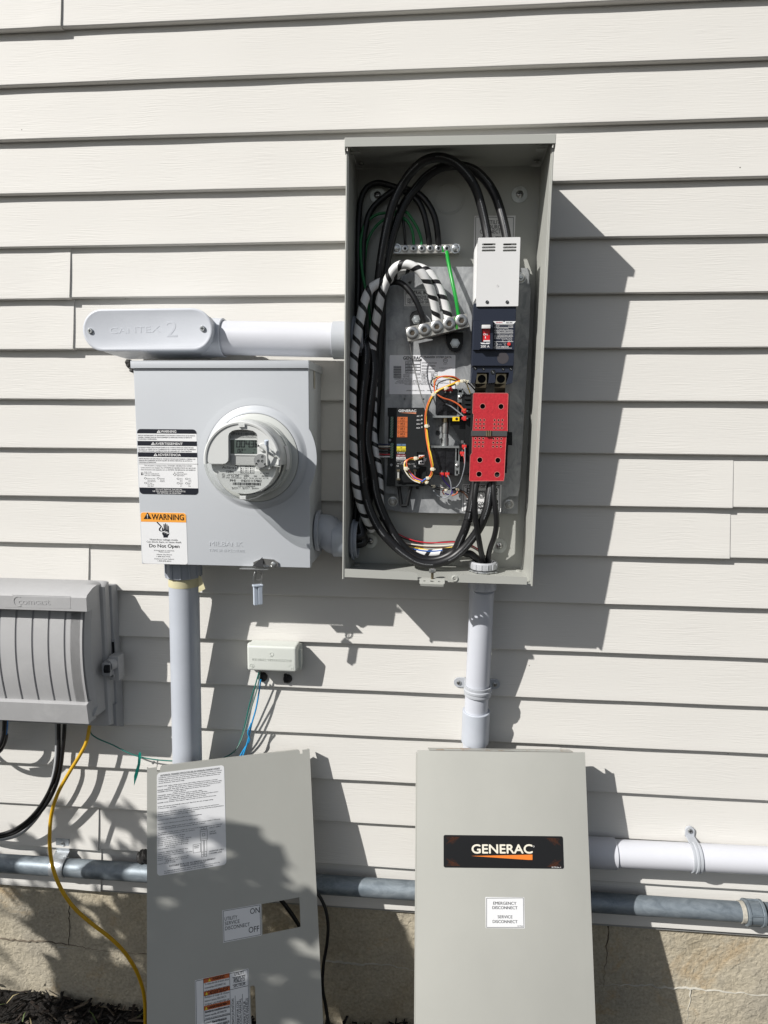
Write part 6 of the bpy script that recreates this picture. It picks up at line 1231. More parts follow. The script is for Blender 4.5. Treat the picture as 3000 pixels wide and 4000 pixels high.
# rib strips on the bulge, grooves between them
xr_ = [xk_(v, -.122, 500) for v in (0 - 80, 8, 90, 172, 252, 332, 412)]
gtop, gbot = zk_(238, -.125, 300), zk_(700, -.115, 300); b = MB()
def fy(z):
    t = (zt1 - z) / (zt1 - zb1); return -.102 - .022 * math.sin(math.pi * min(1, max(0, t * .96 + .02)))
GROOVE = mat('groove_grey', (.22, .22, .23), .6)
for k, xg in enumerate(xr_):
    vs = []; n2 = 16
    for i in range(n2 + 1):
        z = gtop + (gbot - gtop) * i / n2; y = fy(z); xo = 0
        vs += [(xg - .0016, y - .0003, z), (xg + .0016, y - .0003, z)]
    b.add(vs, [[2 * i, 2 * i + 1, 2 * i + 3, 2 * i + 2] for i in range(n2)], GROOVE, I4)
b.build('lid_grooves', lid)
b = MB()
for k in range(len(xr_)):
    x0_ = xr_[k] + .0014; x1_ = xr_[k + 1] - .0014 if k + 1 < len(xr_) else xs_ - .030
    vs = []; n2 = 16
    for i in range(n2 + 1):
        z = gtop + (gbot - gtop) * i / n2; y = fy(z)
        vs += [(x0_, y, z), (x0_ + .001, y - .0022, z), (x1_ - .001, y - .0022, z), (x1_, y, z)]
    b.add(vs, [[4 * i + j, 4 * i + j + 1, 4 * i + 5 + j, 4 * i + 4 + j] for i in range(n2) for j in range(3)] + [[0, 1, 2, 3], [4 * n2 + 3, 4 * n2 + 2, 4 * n2 + 1, 4 * n2]], CBOX, I4)
b.build('lid_slats', lid)
# top bar with lettering
b = MB(); xb_ = xk_(428, -.140, 190); za, zc_ = zk_(152, -.138, 200), zk_(234, -.138, 200)
prof_prism(b, [(-.095, za + .010), (-.112, za + .008), (-.134, za - .001), (-.138, za - .006), (-.138, zc_), (-.132, zc_ - .001), (-.100, zc_ + .002)], XL, xb_, CBOX, .0, 0)
ft = frame(-.138)
b.line('K', [(60, 158), (350, 166), (350, 226), (20, 218)], .0008, CBOX, .0003, ft)
b.cx('K', 'comcast', 92, 205, 250, 30, CBOX, .02, .0005, M=ft, follow=208, dep=.0015)
q = LO(ft, 'K', 92, 190); b.lathe([(.0105, 0), (.0105, .0008), (.0092, .0008), (.0092, 0)], CBOX, 28, Matrix.Translation((q.x, 0, q.y)) @ ft, 60, 300)
b.build('top_bar', lid)
b = MB(); xb2 = xk_(436, -.122, 750); za, zc_ = zk_(703, -.122, 350), zk_(796, -.118, 350)
prof_prism(b, [(-.090, za + .002), (-.116, za + .003), (-.124, za), (-.119, zc_), (-.090, zc_ + .0005)], XL, xb2, CBOX, 0, 0)
b.build('bottom_bar', lid)
# latch
b = MB(); lq = PT('K', 575, 500, -.060); z0_, z1_ = PT('K', 560, 548, -.07).z, PT('K', 560, 486, -.07).z
xa_, xz_ = PT('K', 508, 515, -.078).x, PT('K', 605, 515, -.050).x
hc = (z0_ + z1_) / 2; hr = (z1_ - z0_) / 2
b.tube([V3(xa_ + .010, -.070, hc + .003), V3(xz_ - .012, -.058, hc + .004)], hr * .92, CBOX, 20, 1, smooth=False)
b.box(xa_, xa_ + .018, -.080, -.045, z0_ - .004, z1_ - .003, CBOXD, .002, 2); b.box(xz_ - .022, xz_, -.062, -.036, z0_ - .020, z1_ + .006, CBOX, .003, 2)
b.build('hasp_housing', cb)
b = MB(); b.ring(V3(xz_ - .014, -.0625, z0_ - .008), V3(xz_ - .014, -.0665, z0_ - .008), .006, .0032, CBOX, 20); b.cyl(V3(xa_ + .0185, -.081, hc), V3(xa_ + .0085, -.083, hc), hr * .6, INK, 18); b.build('lock_eye', cb)
for p in ((288, 120), (291, 150)):
    q = PT('K', *p, -.09); 

# ================================================================== BONDING TERMINATION BOX
bt = thing('bonding_box', 'small pale green-grey plastic box with upside-down raised lettering', 'junction box', PT('V', 520, 1430, -.02))
fv = frame(-.0105); b = MB(fv); a_ = LO(fv, 'V', 222, 1400); c_ = LO(fv, 'V', 850, 1100)
b.box(a_.x, c_.x - .001, a_.y + .006, c_.y, -.008, .012, IVORY, .003, 3)
q = LO(fv, 'V', 330, 1120); b.box(q.x - .008, q.x + .008, q.y - .002, q.y + .006, .0105, .0126, INK)
q = LO(frame(-.03), 'V', 815, 1265); b.box(q.x - .003, q.x + .004, q.y - .018, q.y + .018, .006, .0225, IVORY, .0008, 1)
b.build('back_bracket', bt)
fv2 = frame(-.056); b = MB(fv2); a_ = LO(fv2, 'V', 198, 1415); c_ = LO(fv2, 'V', 775, 1142)
b.box(a_.x, c_.x, a_.y, c_.y, -.040, 0, IVORY, .0055, 5)
M = fv2
# rotated writing
tq = LO(fv2, 'V', 714, 1285); tq2 = LO(fv2, 'V', 255, 1272)
b.text('INTERSYSTEM BONDING TERMINATION', tq.x, tq.y, (tq2 - tq).length, .0052, IVORY, .02, .0005, 'L', fv2, 180, .0008)
for x, y, r_ in ((252, 1358, .0048), (485, 1222, .0043)):
    q = LO(fv2, 'V', x, y); b.lathe([(r_, 0), (r_, .0007), (r_ - .0007, .0007), (r_ - .0007, 0)], IVORY, 24, Matrix.Translation((q.x, 0, q.y)) @ fv2)
q = LO(fv2, 'V', 252, 1358); b.box(q.x - .0028, q.x + .0028, q.y - .0004, q.y + .0004, 0, .0008, IVORY); b.box(q.x - .0004, q.x + .0004, q.y - .004, q.y + .003, 0, .0009, IVORY)
q = LO(fv2, 'V', 492, 1232); b.text('UL', q.x, q.y, .005, .0042, IVORY, .02, .0006, 'L', fv2, 180, .0008)
q = LO(fv2, 'V', 738, 1378); b.text('14', q.x, q.y, .0055, .0042, IVORY, .02, .0006, 'L', fv2, 180, .0008); b.line('V', [(682, 1372), (710, 1345), (738, 1370)], .0008, IVORY, .0006, fv2)
b.build('cover', bt)
for x, y, r_ in ((375, 1492, .0108), (672, 1515, .0098)):
    q = PT('V', x, y, -.014); b = MB(); b.lathe([(r_, 0), (r_ * .95, .004), (r_ * .7, .007), (r_ * .35, .009), (0, .009)], PUTTY, 24, Matrix.Translation((q.x, -.011, q.z)) @ frame(0)); b.box(-.003, .003, -.006, .014, .006, .012, BLACKP, .001, 1, Matrix.Translation((q.x - .003, -.011, q.z)) @ frame(0)); b.build('entry_grommet', bt)

# ================================================================== HORIZONTAL CONDUITS
gc = thing('metal_conduit', 'long dull galvanised steel conduit running low along the wall', 'conduit', PT('Z', 1500, 3480, -.04))
g0 = PT('L', 0, 602, -.0345); g1 = PT('L', 730, 645, -.0345); g2_ = PT('R', 388, 523, -.0345); g3 = PT('R', 1560, 610, -.0345)
zz0, zz1 = g0.z, g3.z; dg = (g3 - g0).normalized()
b = MB(); b.tube([g0 - dg * .6, g3 + dg * .02], .0197, GALVP, 36, 1, smooth=False); b.build('pipe', gc)
b = MB(); s0 = g3; b.ring(s0 - dg * .003, s0 + dg * .006, .0212, .0194, mat('thread_sealant', (.50, .47, .40), .7, var=.4, vs=120, bump=.8, bs=200, bd=.001), 36); b.ring(s0 + dg * .007, s0 + dg * .013, .0262, .0194, GALVP, 36); b.ring(s0 + dg * .013, s0 + dg * .036, .0238, .0194, GALVP, 36); b.ring(s0 + dg * .036, s0 + dg * .043, .0262, .0194, GALVP, 36)
for a in range(4):
    t = a * math.pi / 2 + .4; o_ = Vector((0, -.0242 * math.cos(t), .0242 * math.sin(t))); b.tube([s0 + dg * .010 + o_, s0 + dg * .040 + o_], .0020, GALVP, 8, 1, smooth=False)
b.build('coupling', gc)
b = MB(); b.tube([g3 + dg * .05, g3 + dg * .9], .0215, GALVP, 36, 1, smooth=False); b.build('elbow_end', gc)
st = thing('pipe_strap', 'one-screw galvanised strap holding the steel conduit near the yellow cable', 'pipe strap', PT('L', 310, 640, -.03))
sc_ = PT('L', 300, 618, -.0345); ax = dg; nr = Vector((0, -1, 0)); sd = Vector((0, 0, 1))
M0 = Matrix(((0, 0, 1, sc_.x), (0, -1, 0, sc_.y), (1, 0, 0, sc_.z), (0, 0, 0, 1)))
SG = galv_mat('strap_galvanised', (.34, .36, .38), (.52, .55, .57), .38, .7, 50)
b = MB(); b.lathe([(.0199, -.016), (.0218, -.016), (.0226, -.009), (.0220, 0), (.0226, .009), (.0218, .016), (.0199, .016)], SG, 24, M0, -30, 200)
zt_ = sc_.z + .0205; b.box(sc_.x - .019, sc_.x + .013, -.0160, -.0135, zt_ + .004, zt_ + .034, SG, .0006, 1); b.add([(sc_.x - .019, -.016, zt_ + .005), (sc_.x + .013, -.016, zt_ + .005), (sc_.x + .016, sc_.y - .004, zt_ + .0008), (sc_.x - .017, sc_.y - .004, zt_ + .0008)], [[0, 1, 2, 3]], SG, I4)
b.build('band', st)
b = MB(); b.lathe([(.0055, 0), (.0048, .002), (0, .0026)], ZINC, 16, Matrix.Translation((sc_.x - .002, -.016, zt_ + .022)) @ frame(0)); b.build('screw', st)
q = PT('L', 716, 572, -.024); b = MB(); bm = bmesh.new(); bmesh.ops.create_icosphere(bm, subdivisions=3, radius=1)
for v in bm.verts: v.co = Vector((v.co.x * .015, v.co.y * .014, v.co.z * .016)) * (1 + .15 * math.sin(v.co.x * 9 + v.co.z * 7))
b.frombm(bm, PUTTY, Matrix.Translation(q)); tag(b.build('sealing_putty'), 'black lump of sealing putty on the wall behind the left leaning cover', 'sealant')
pv = thing('pvc_conduit', 'white PVC conduit running right from behind the logo cover', 'conduit', PT('R', 1400, 470, -.05))
w0 = PT('R', 1020, 395, -.0425); w1 = PT('R', 1640, 425, -.0425); dw = (w1 - w0).normalized()
b = MB(); b.tube([w0 - dw * .25, w1 + dw * .8], .0270, PVCW, 44, 1, smooth=False); b.build('pipe', pv)
b = MB(); e_ = PT('R', 1110, 400, -.0425); b.ring(e_ - dw * .30, e_, .0305, .0270, mat('pale_coupling', (.56, .57, .61), .4), 44); b.build('coupling', pv)
sp = PT('R', 1392, 412, -.0425); strap('pipe_strap', 'pale grey strap with one visible screw over the white horizontal conduit', sp, dw, .0274, .0180, (-1,), ADAPT)

# ================================================================== LOOSE CABLES ON THE LEFT
def lcable(name, label, c, pts, r_, m_, cat='cable', n=14, parts=None):
    return cable(name, label, c, pts, r_, m_, cat, None, n, 8)
CG = mat('silver_grey_cable', (.38, .39, .40), .38)
cable('coax_cable', 'glossy black cable, left one of the pair curving from the utility box', 'W', [(905, 150, -.050), (905, 330, -.052), (905, 600, -.056), (880, 850, -.060), (820, 1080, -.062), (710, 1320, -.062), (560, 1540, -.062), (390, 1710, -.060), (200, 1830, -.058), (0, 1895, -.056), (-200, 1910, -.054), (-500, 1880, -.05), (-1100, 1700, -.04), (-1900, 1600, -.03), (-3600, 1600, -.02)], .0041, BLACK)
cable('coax_cable', 'glossy black cable, right one of the pair curving from the utility box', 'W', [(1000, 150, -.050), (990, 350, -.052), (965, 620, -.056), (935, 860, -.058), (880, 1090, -.060), (775, 1330, -.060), (630, 1540, -.060), (450, 1720, -.058), (240, 1860, -.056), (0, 1930, -.054), (-200, 1945, -.052), (-500, 1910, -.05), (-1100, 1730, -.04), (-1900, 1630, -.03), (-3600, 1630, -.02)], .0041, BLACK)
cable('coax_cable', 'silver-grey cable hanging behind the black pair', 'W', [(868, 150, -.030), (876, 350, -.032), (872, 600, -.034), (850, 850, -.040), (800, 1080, -.042), (740, 1300, -.042), (640, 1530, -.042), (500, 1720, -.042), (320, 1880, -.042), (120, 1955, -.042), (-60, 1970, -.042), (-300, 1960, -.04)], .0036, CG)
cable('coax_cable', 'black cable loop bending off the left edge under the utility box', 'P', [(40, 1780, -.075), (36, 1880, -.078), (24, 1960, -.080), (0, 2020, -.080), (-60, 2070, -.080), (-160, 2090, -.078), (-300, 2060, -.07), (-380, 1960, -.06), (-400, 1780, -.05)], .0045, BLACK)
cable('coax_cable', 'blue-wrapped black cable beside the loop at the left edge', 'P', [(54, 1780, -.060), (50, 1860, -.062), (42, 1925, -.064)], .0045, mat('blue_tape_wrap', (.04, .22, .62), .35))
cable('coax_cable', 'crumpled black taped cable end at the left edge', 'P', [(44, 1920, -.064), (34, 1980, -.066), (14, 2030, -.066), (-20, 2070, -.066), (-120, 2110, -.06)], .0065, TAPE)
cable('yellow_cable', 'bright yellow cable curving from the utility box down to the mulch', 'L', [(448, -90, -.050), (430, 0, -.056), (400, 60, -.064), (345, 150, -.074), (290, 250, -.082), (258, 350, -.086), (248, 450, -.088), (250, 540, -.092), (268, 640, -.094), (310, 740, -.094), (375, 830, -.090), (460, 905, -.084), (550, 975, -.076), (620, 1045, -.070), (680, 1140, -.064), (712, 1230, -.060), (722, 1300, -.058), (724, 1400, -.058)], .0039, YCAB)
cable('ground_wire', 'thin teal wire sagging from the utility box to the bonding box', 'K', [(450, 812, -.022), (452, 845, -.024), (480, 870, -.028), (560, 905, -.030), (640, 945, -.032), (700, 966, -.032), (780, 980, -.032), (862, 986, -.030), (960, 988, -.026), (1060, 984, -.024), (1120, 968, -.024), (1170, 935, -.026), (1200, 880, -.028), (1222, 800, -.030), (1245, 700, -.030), (1275, 600, -.028), (1290, 545, -.026)], .0014, TEAL, 'wire', n=10)
cable('ground_wire', 'sage green speckled wire dropping from the bonding box grommet', 'K', [(1296, 538, -.034), (1292, 580, -.034), (1272, 660, -.034), (1240, 760, -.034), (1215, 850, -.033), (1195, 900, -.031), (1165, 945, -.029)], .0015, SAGE, 'wire', n=10)
cable('signal_wire', 'bright blue wire, outer of two, hanging from the bonding box', 'K', [(1300, 580, -.028), (1290, 650, -.030), (1275, 730, -.032), (1255, 800, -.034), (1240, 870, -.036), (1222, 930, -.038), (1205, 980, -.040), (1195, 1060, -.04)], .0017, CYAN, 'wire', n=10)
cable('signal_wire', 'bright blue wire with a cut end twisted beside the other', 'K', [(1252, 798, -.040), (1236, 845, -.038), (1244, 880, -.036), (1215, 930, -.036), (1192, 975, -.038), (1180, 1060, -.04)], .0017, CYAN, 'wire', n=10)
b = MB(); P_ = [PT('K', x, y, d) for x, y, d in ((698, 938, -.036), (690, 950, -.038), (704, 950, -.036), (686, 1000, -.042), (700, 1000, -.038), (668, 1060, -.044), (686, 1060, -.040), (668, 1110, -.044))]
b.add(P_, [[0, 1, 2], [1, 3, 4, 2], [3, 5, 6, 4], [5, 7, 6]], TEALG, I4); b.tube([PT('K', 692, 958, -.034), PT('K', 700, 975, -.030)], .0016, TEALG, 8, 1, smooth=False)
tag(b.build('zip_tie', smooth=False), 'flat teal ribbon end hanging from the teal wire', 'cable tie')
cable('loose_cable', 'black cable looping down behind the right edge of the left cover', 'L', [(1400, 780, -.05), (1500, 700, -.055), (1570, 740, -.060), (1615, 810, -.065), (1635, 900, -.070), (1630, 1000, -.075), (1612, 1110, -.080), (1608, 1220, -.085), (1625, 1320, -.09), (1640, 1420, -.10)], .0036, BLACK)
cable('loose_cable', 'black cable seen through the cut-out of the left cover', 'L', [(1330, 700, -.035), (1400, 785, -.035), (1450, 850, -.035), (1500, 930, -.035), (1560, 1050, -.035), (1600, 1200, -.04)], .0045, BLACK)

# ================================================================== LEANING COVERS
def rodm(w):
    t = w.length; return Matrix.Rotation(t, 3, w.normalized()) if t > 1e-9 else Matrix.Identity(3)
B0 = Matrix(((1, 0, 0), (0, 0, -1), (0, 1, 0)))
def cframe(pos, rv):
    m3 = rodm(Vector(rv)) @ B0; m4 = m3.to_4x4(); m4.translation = Vector(pos) + Vector((0, 0, GZ)); return m4
C1 = cframe((-.395013, -.167914, -1.432206), (-.362541, -.041535, .407083)); W1 = .326
C2 = cframe((.135352, -.109767, -1.398189), (-.328023, -.001563, .099796)); W2 = .335
LEN = .74
lc = thing('leaning_cover', 'grey metal dead-front cover with instruction labels and a cut-out leaning on the conduit', 'metal cover', tuple(C1 @ Vector((W1 / 2, -LEN, 0))))
b = MB(C1); hole = [tuple(LO(C1, 'L', *p)) for p in ((1305, 806), (1493, 772), (1499, 920), (1309, 959))]
slot = [tuple(LO(C1, 'X', x, y)) for x, y in ((1312, 600), (1320, 572), (1342, 555), (1375, 552), (1402, 560), (1418, 590))] ; s_a = LO(C1, 'X', 1312, 600); s_b = LO(C1, 'X', 1418, 590)
slot = slot + [(s_b.x + .0005, s_b.y - .11), (s_a.x + .0005, s_a.y - .11)]
nt1 = LO(C1, 'L', 795, 125).x; nt2 = LO(C1, 'L', 1497, 40).x
outl = [(0, -LEN), (W1, -LEN), (W1, -.001), (nt2 + .0045, -.001), (nt2 + .0045, -.0085), (nt2 - .001, -.0085), (nt2 - .001, -.004), (nt2 - .003, 0), (nt1 + .003, 0), (nt1 + .001, -.004), (nt1 + .001, -.0095), (nt1 - .0045, -.0095), (nt1 - .0045, -.001), (0, -.001)]
b.prism(outl, -.0016, 0, COVER, [hole, slot])
b.build('face', lc)
b = MB(C1); b.box(0, .0016, -LEN, -.001, -.022, -.0016, COVER); b.box(W1 - .0016, W1, -LEN, -.001, -.022, -.0016, COVER); b.box(nt1 + .004, nt2 - .004, -.0016, 0, -.016, -.0016, COVER); b.box(0, W1, -LEN, -LEN + .0016, -.02, -.0016, COVER); b.build('folded_edges', lc)
C1l = C1 @ Matrix.Translation((0, 0, .0001)); b = MB(C1l)
k0 = LO(C1l, 'U', 240, 290); k1 = LO(C1l, 'U', 1470, 2000); xs0, xs1 = LO(C1l, 'U', 225, 300).x, LO(C1l, 'U', 1440, 130).x
ysT = (LO(C1l, 'U', 225, 285).y + LO(C1l, 'U', 1440, 125).y) / 2; ysB = (LO(C1l, 'U', 270, 2130).y + LO(C1l, 'U', 1500, 1920).y) / 2
xs0 = (LO(C1l, 'U', 228, 320).x + LO(C1l, 'U', 262, 2090).x) / 2; xs1 = (LO(C1l, 'U', 1442, 170).x + LO(C1l, 'U', 1510, 1880).x) / 2
b.plate(xs0, ysB, xs1, ysT, 0, .0003, WHITE, .0065)
WL, HL = xs1 - xs0, ysT - ysB
def ll(tt, fx0, fy_, fx1, h, bo=0.01, m=INK): b.text(tt, xs0 + fx0 * WL, ysT - fy_ * HL, (fx1 - fx0) * WL, h * HL, m, bo, .0005)
body_ = [('AUTOMATIC TRANSFER SWITCH FOR USE ON OPTIONAL STANDBY SYSTEMS', .05, .033, .93, .0125), ('Suitable for control of motors, electrical discharge lamps, tungsten filament lamps, and electric', .025, .055, .96, .0095), ('heating equipment where the sum of the motor full-load ampere ratings and the ampere ratings', .025, .073, .95, .0095), ('of other loads do not exceed the ampere rating of the switch and the tungsten load does not', .025, .091, .93, .0095), ('exceed 30 percent of the switch rating.', .025, .109, .40, .0095),
         ('UTILITY FAIL- Utility voltage sensor senses when utility voltage level is below a set level', .01, .142, .89, .0095), ('(140-180 Vac). Engine start sequence is initiated after (2-1500 seconds) time delay.', .16, .160, .96, .0095), ('ENGINE WARMUP- Time delay to allow for engine warmup before transfer. Fixed at 5 seconds.', .01, .178, .94, .0095), ('STANDBY VOLTAGE- Standby output voltage must be above 192 Volts before', .01, .196, .78, .0095), ('transfer is allowed.', .23, .214, .42, .0095),
         ('TRANSFER- Switch transfers load from utility to standby supply', .01, .232, .66, .0095), ('UTILITY PICKUP- Utility voltage sensor. Voltage pickup level is 180 Volts.', .01, .250, .74, .0095), ('RETRANSFER- Time delay after utility voltage supply is above pickup level before load is', .01, .268, .90, .0095), ('transferred from standby to utility. Fixed at 15 seconds.', .17, .286, .72, .0095), ('ENGINE COOL DOWN- Time delay for engine no-load cool down. Fixed at 60 seconds.', .01, .304, .87, .0095),
         ('System will operate automatically every seven days from the time of initial setting', .01, .340, .82, .0095), ('to ensure proper operation.', .01, .358, .28, .0095), ('Consult Owner\'s Manual for further explanation of Transfer System operation and features.', .01, .398, .91, .0095), ('Systems shall be tested periodically on a schedule acceptable to the authority having jurisdiction,', .01, .416, .98, .0095), ('to assure maintenance and proper operating condition.', .01, .434, .55, .0095),
         ('Enclosure is type 3R, Rainproof, suitable for outdoor installation.', .01, .472, .65, .0095), ('Suitable for use with Generac controller No. 0J8371 series.', .01, .510, .59, .0095), ('The 100A (Siemens 200A) transfer switch is suitable for use on a circuit capable of delivering', .01, .545, .92, .0095), ('not more than 10,000 RMS symmetrical amperes, 240 volts maximum.', .01, .563, .70, .0095), ('The 150/200A transfer switch is suitable for use on a circuit capable of delivering not more than', .01, .598, .95, .0095), ('22,000 RMS symmetrical amperes, 240 volts maximum.', .01, .616, .55, .0095),
         ('Conductor Tightening Torque 100 Amp:', .01, .645, .40, .0095), ('Utility Connection - See CB Markings', .01, .663, .38, .0095), ('Generator,Customer Load Connection - 50 in-lbs', .01, .681, .49, .0095), ('Neutral - 2/0-#3 @ 50 in-lbs; #4-6 @ 45 in-lbs', .01, .699, .45, .0095), ('Ground - 2/0-#3 @ 50 in-lbs; #4-6 @ 45 in-lbs', .01, .717, .45, .0095), ('#8 @ 40 in-lbs; #10-14 @ 35 in-lbs', .12, .735, .44, .0095), ('Control Wiring - 11 in-lbs', .01, .753, .26, .0095),
         ('Conductor Tightening Torque 150/200 Amp:', .01, .785, .44, .0095), ('Utility Connection - See CB Markings', .01, .803, .38, .0095), ('Generator,Customer Load Connection - 275 in-lbs', .01, .821, .50, .0095), ('Neutral - 275 in-lbs', .01, .839, .20, .0095), ('Ground - 2/0-#3 @ 50 in-lbs; #4-6 @ 45 in-lbs', .01, .857, .45, .0095), ('#8 @ 40 in-lbs; #10-14 @ 35 in-lbs', .12, .875, .44, .0095), ('Control Wiring - 11 in-lbs', .01, .893, .26, .0095),
         ('SUITABLE FOR USE AS SERVICE EQUIPMENT', .17, .930, .84, .0150), ('NORMAL SOURCE ONLY', .33, .950, .69, .0150), ('An additional disconnect must be readily available for the alternate source, unless the', .10, .970, .90, .0095), ('alternate source is an accessible generator and can be readily shut down', .10, .987, .80, .0095),
         ('UTILITY SUPPLY', .76, .620, .93, .0115), ('CIRCUIT', .76, .660, .85, .0115), ('BREAKER', .76, .680, .86, .0115), ('GENERATOR SUPPLY', .745, .850, .965, .0115), ('CUSTOMER LOAD', .745, .872, .935, .0115), ('TRANSFER', .525, .778, .605, .010), ('SWITCH', .535, .794, .595, .010)]
for tt, a_, y_, c_, h_ in body_: ll(tt, a_, y_, c_, h_, .015 if h_ > .012 else .008)
def bl(pts, wd=.0005):
    P = [Vector((xs0 + fx * WL, ysT - fy_ * HL)) for fx, fy_ in pts]
    for a_, c_ in zip(P, P[1:]):
        d = c_ - a_; n_ = Vector((-d.y, d.x)).normalized() * wd / 2; b.add([(*(a_ - n_), .0005), (*(c_ - n_), .0005), (*(c_ + n_), .0005), (*(a_ + n_), .0005)], [[0, 1, 2, 3]], INK)
def br_(x0, y0, x1, y1): bl([(x0, y0), (x1, y0), (x1, y1), (x0, y1), (x0, y0)])
bl([(.05, .037), (.93, .037)]); br_(.635, .598, .668, .62); br_(.68, .598, .715, .62); br_(.622, .622, .725, .728); bl([(.622, .640), (.725, .640)]); bl([(.622, .712), (.725, .712)]); br_(.655, .66, .69, .685); br_(.632, .728, .668, .84); br_(.680, .728, .715, .84); br_(.515, .755, .625, .835); br_(.635, .84, .665, .865); br_(.68, .84, .71, .865); br_(.635, .865, .665, .888); br_(.68, .865, .71, .888)
b.build('instruction_label', lc)
b = MB(C1l); b.cp('L', [(1108, 838), (1299, 805), (1304, 962), (1113, 999)], 0, .0003, WHITE); b.line('L', [(1113, 841), (1295, 810), (1300, 958), (1117, 993), (1113, 841)], .0007, INK, .0005)
def rt(c, tt, x0, y0, x1, y1, h, bo=.0, m=INK, z=.0005): b.cx(c, tt, x0, y0, x1, h, m, bo, z, follow=y1)
rt('L', 'ON', 1247, 856, 1294, 848, 27); rt('L', 'UTILITY', 1120, 889, 1183, 878, 17); rt('L', 'SERVICE', 1121, 912, 1194, 899, 17); rt('L', 'DISCONNECT', 1122, 937, 1245, 915, 18); rt('L', 'OFF', 1240, 950, 1292, 941, 28)
b.build('utility_disconnect_label', lc)
b = MB(C1l); X = 'X'
cA, cB, cC = LO(C1l, X, 118, 440), LO(C1l, X, 1275, 183), LO(C1l, X, 130, 1382); ux = (cB - cA).normalized(); uy = Vector((-ux.y, ux.x)); Wx = (cB - cA).length; Hx = .20
C1x = C1l @ Matrix(((ux.x, uy.x, 0, cA.x), (ux.y, uy.y, 0, cA.y), (0, 0, 1, 0), (0, 0, 0, 1)))
b.M = C1x; b.plate(0, -Hx, Wx, 0, 0, .0003, WHITE, 0)
def lf(c, x, y): q = LO(C1x, c, x, y); return q
m0 = lf(X, 300, 400).x; m1 = lf(X, 865, 290).x
def fline(x0, y0, x1, y1, wd=.0006): b.box(min(x0, x1) - (wd / 2 if x0 == x1 else 0), max(x0, x1) + (wd / 2 if x0 == x1 else 0), min(y0, y1) - (wd / 2 if y0 == y1 else 0), max(y0, y1) + (wd / 2 if y0 == y1 else 0), .0002, .0006, INK)
fline(.0015, -.0015, Wx - .0015, -.0015); fline(.0015, -.0015, .0015, -Hx); fline(Wx - .0015, -.0015, Wx - .0015, -Hx); fline(m0, -.0015, m0, -Hx); fline(m1, -.0015, m1, -Hx)
sc_y = lambda y: lf(X, 600, y).y
for y0, tt, xs_a, xs_b in ((352, 'WARNING', .34, .80), (632, 'ADVERTENCIA', .22, .93), (945, 'AVERTISSEMENT', .2, .95)):
    ya = lf(X, 580, y0 - 10).y; yb_ = lf(X, 580, y0 + 88).y; b.box(m0 + .0003, m1 - .0003, yb_, ya, .0002, .0005, ORANGED); Wm = m1 - m0
    b.text(tt, m0 + Wm * xs_a, yb_ + (ya - yb_) * .22, Wm * (xs_b - xs_a), (ya - yb_) * .55, INK, .03, .0007, 'L', C1x); tx_ = m0 + Wm * (xs_a - .16); b.prism([(tx_, yb_ + .0012), (tx_ + Wm * .1, yb_ + .0012), (tx_ + Wm * .05, ya - .0012)], .0005, .0007, YEL, (), C1x)
for y0, ls in ((490, ('To reduce the risk of electric shock', 'or personal injury DISCONNECT ALL', 'SOURCES OF SUPPLY BEFORE', 'SERVICE OR MANUAL OPERATION')), (772, ('Reduzca el riesgo de choque', 'eléctrico o lesiones, DESCONECTE', 'TODAS LAS FUENTES DE', 'SUMINISTRO ANTES DE EFECTUAR', 'SERVICIO O LA OPERACIÓN MANUAL')), (1085, ('Pour réduire le risque d\'électrocution ou de', 'blessures corporelles, DÉCONNECTER', 'TOUTES LES SOURCES D\'ALIMENTATION', 'AVANT TOUT SERVICE OU', 'FONCTIONNEMENT MANUEL.'))):
    yy = lf(X, 580, y0).y
    for i, tt in enumerate(ls): b.text(tt, m0 + .002, yy - i * .0062, (m1 - m0) * (.93 - .12 * (i % 2)), .0032, INK, .02, .0005, 'L', C1x)
yy = lf(X, 600, 1240).y; fline(m0, yy, m1, yy)
for i, tt in enumerate(('Manual Operation', '1. To manually operate switch,', '   refer to operating lever')): b.text(tt, m0 + .002 + (.012 if i == 0 else 0), yy - .007 - i * .0075, (m1 - m0) * (.55 if i == 0 else .85), .0036, INK, .02, .0005, 'L', C1x)
wr = Wx - m1; yu = lf(X, 1070, 325).y
for i, (tt, wf) in enumerate((('UTILITY', .5), ('SERVICIO', .6), ('PÚBLICO', .58), ('SECTEUR', .62))): b.text(tt, m1 + wr / 2, (lf(X, 1070, (318, 408, 473, 565)[i]).y), wr * wf, .0048, INK, .02, .0005, 'C', C1x)
for yq in (350, 510): yl = lf(X, 1070, yq).y; fline(m1 + .005, yl, Wx - .006, yl)
yl = lf(X, 1070, 597).y; fline(m1, yl, Wx - .0015, yl)
for fx, tt in ((.19, 'HANDLE/SWITCH POSITION'), (.44, 'INTERRUPTOR CON'), (.58, 'OPERACIÓN MANUAL'), (.80, 'COMMUTATEUR'), (.93, 'À COMMANDE MANUELLE')):
    top = lf(X, 900 + fx * 330, 830 + (60 if fx in (.44, .8) else 0)).y; L_ = .062 if len(tt) > 15 else .045; b.text(tt, m1 + wr * fx, top - L_, L_, .0044, INK, .02, .0005, 'L', C1x, 90)
fline(m1 + wr * .26, lf(X, 975, 770).y, m1 + wr * .26, -Hx); fline(m1 + wr * .64, lf(X, 1125, 735).y, m1 + wr * .64, -Hx)
b.build('operation_label', lc)

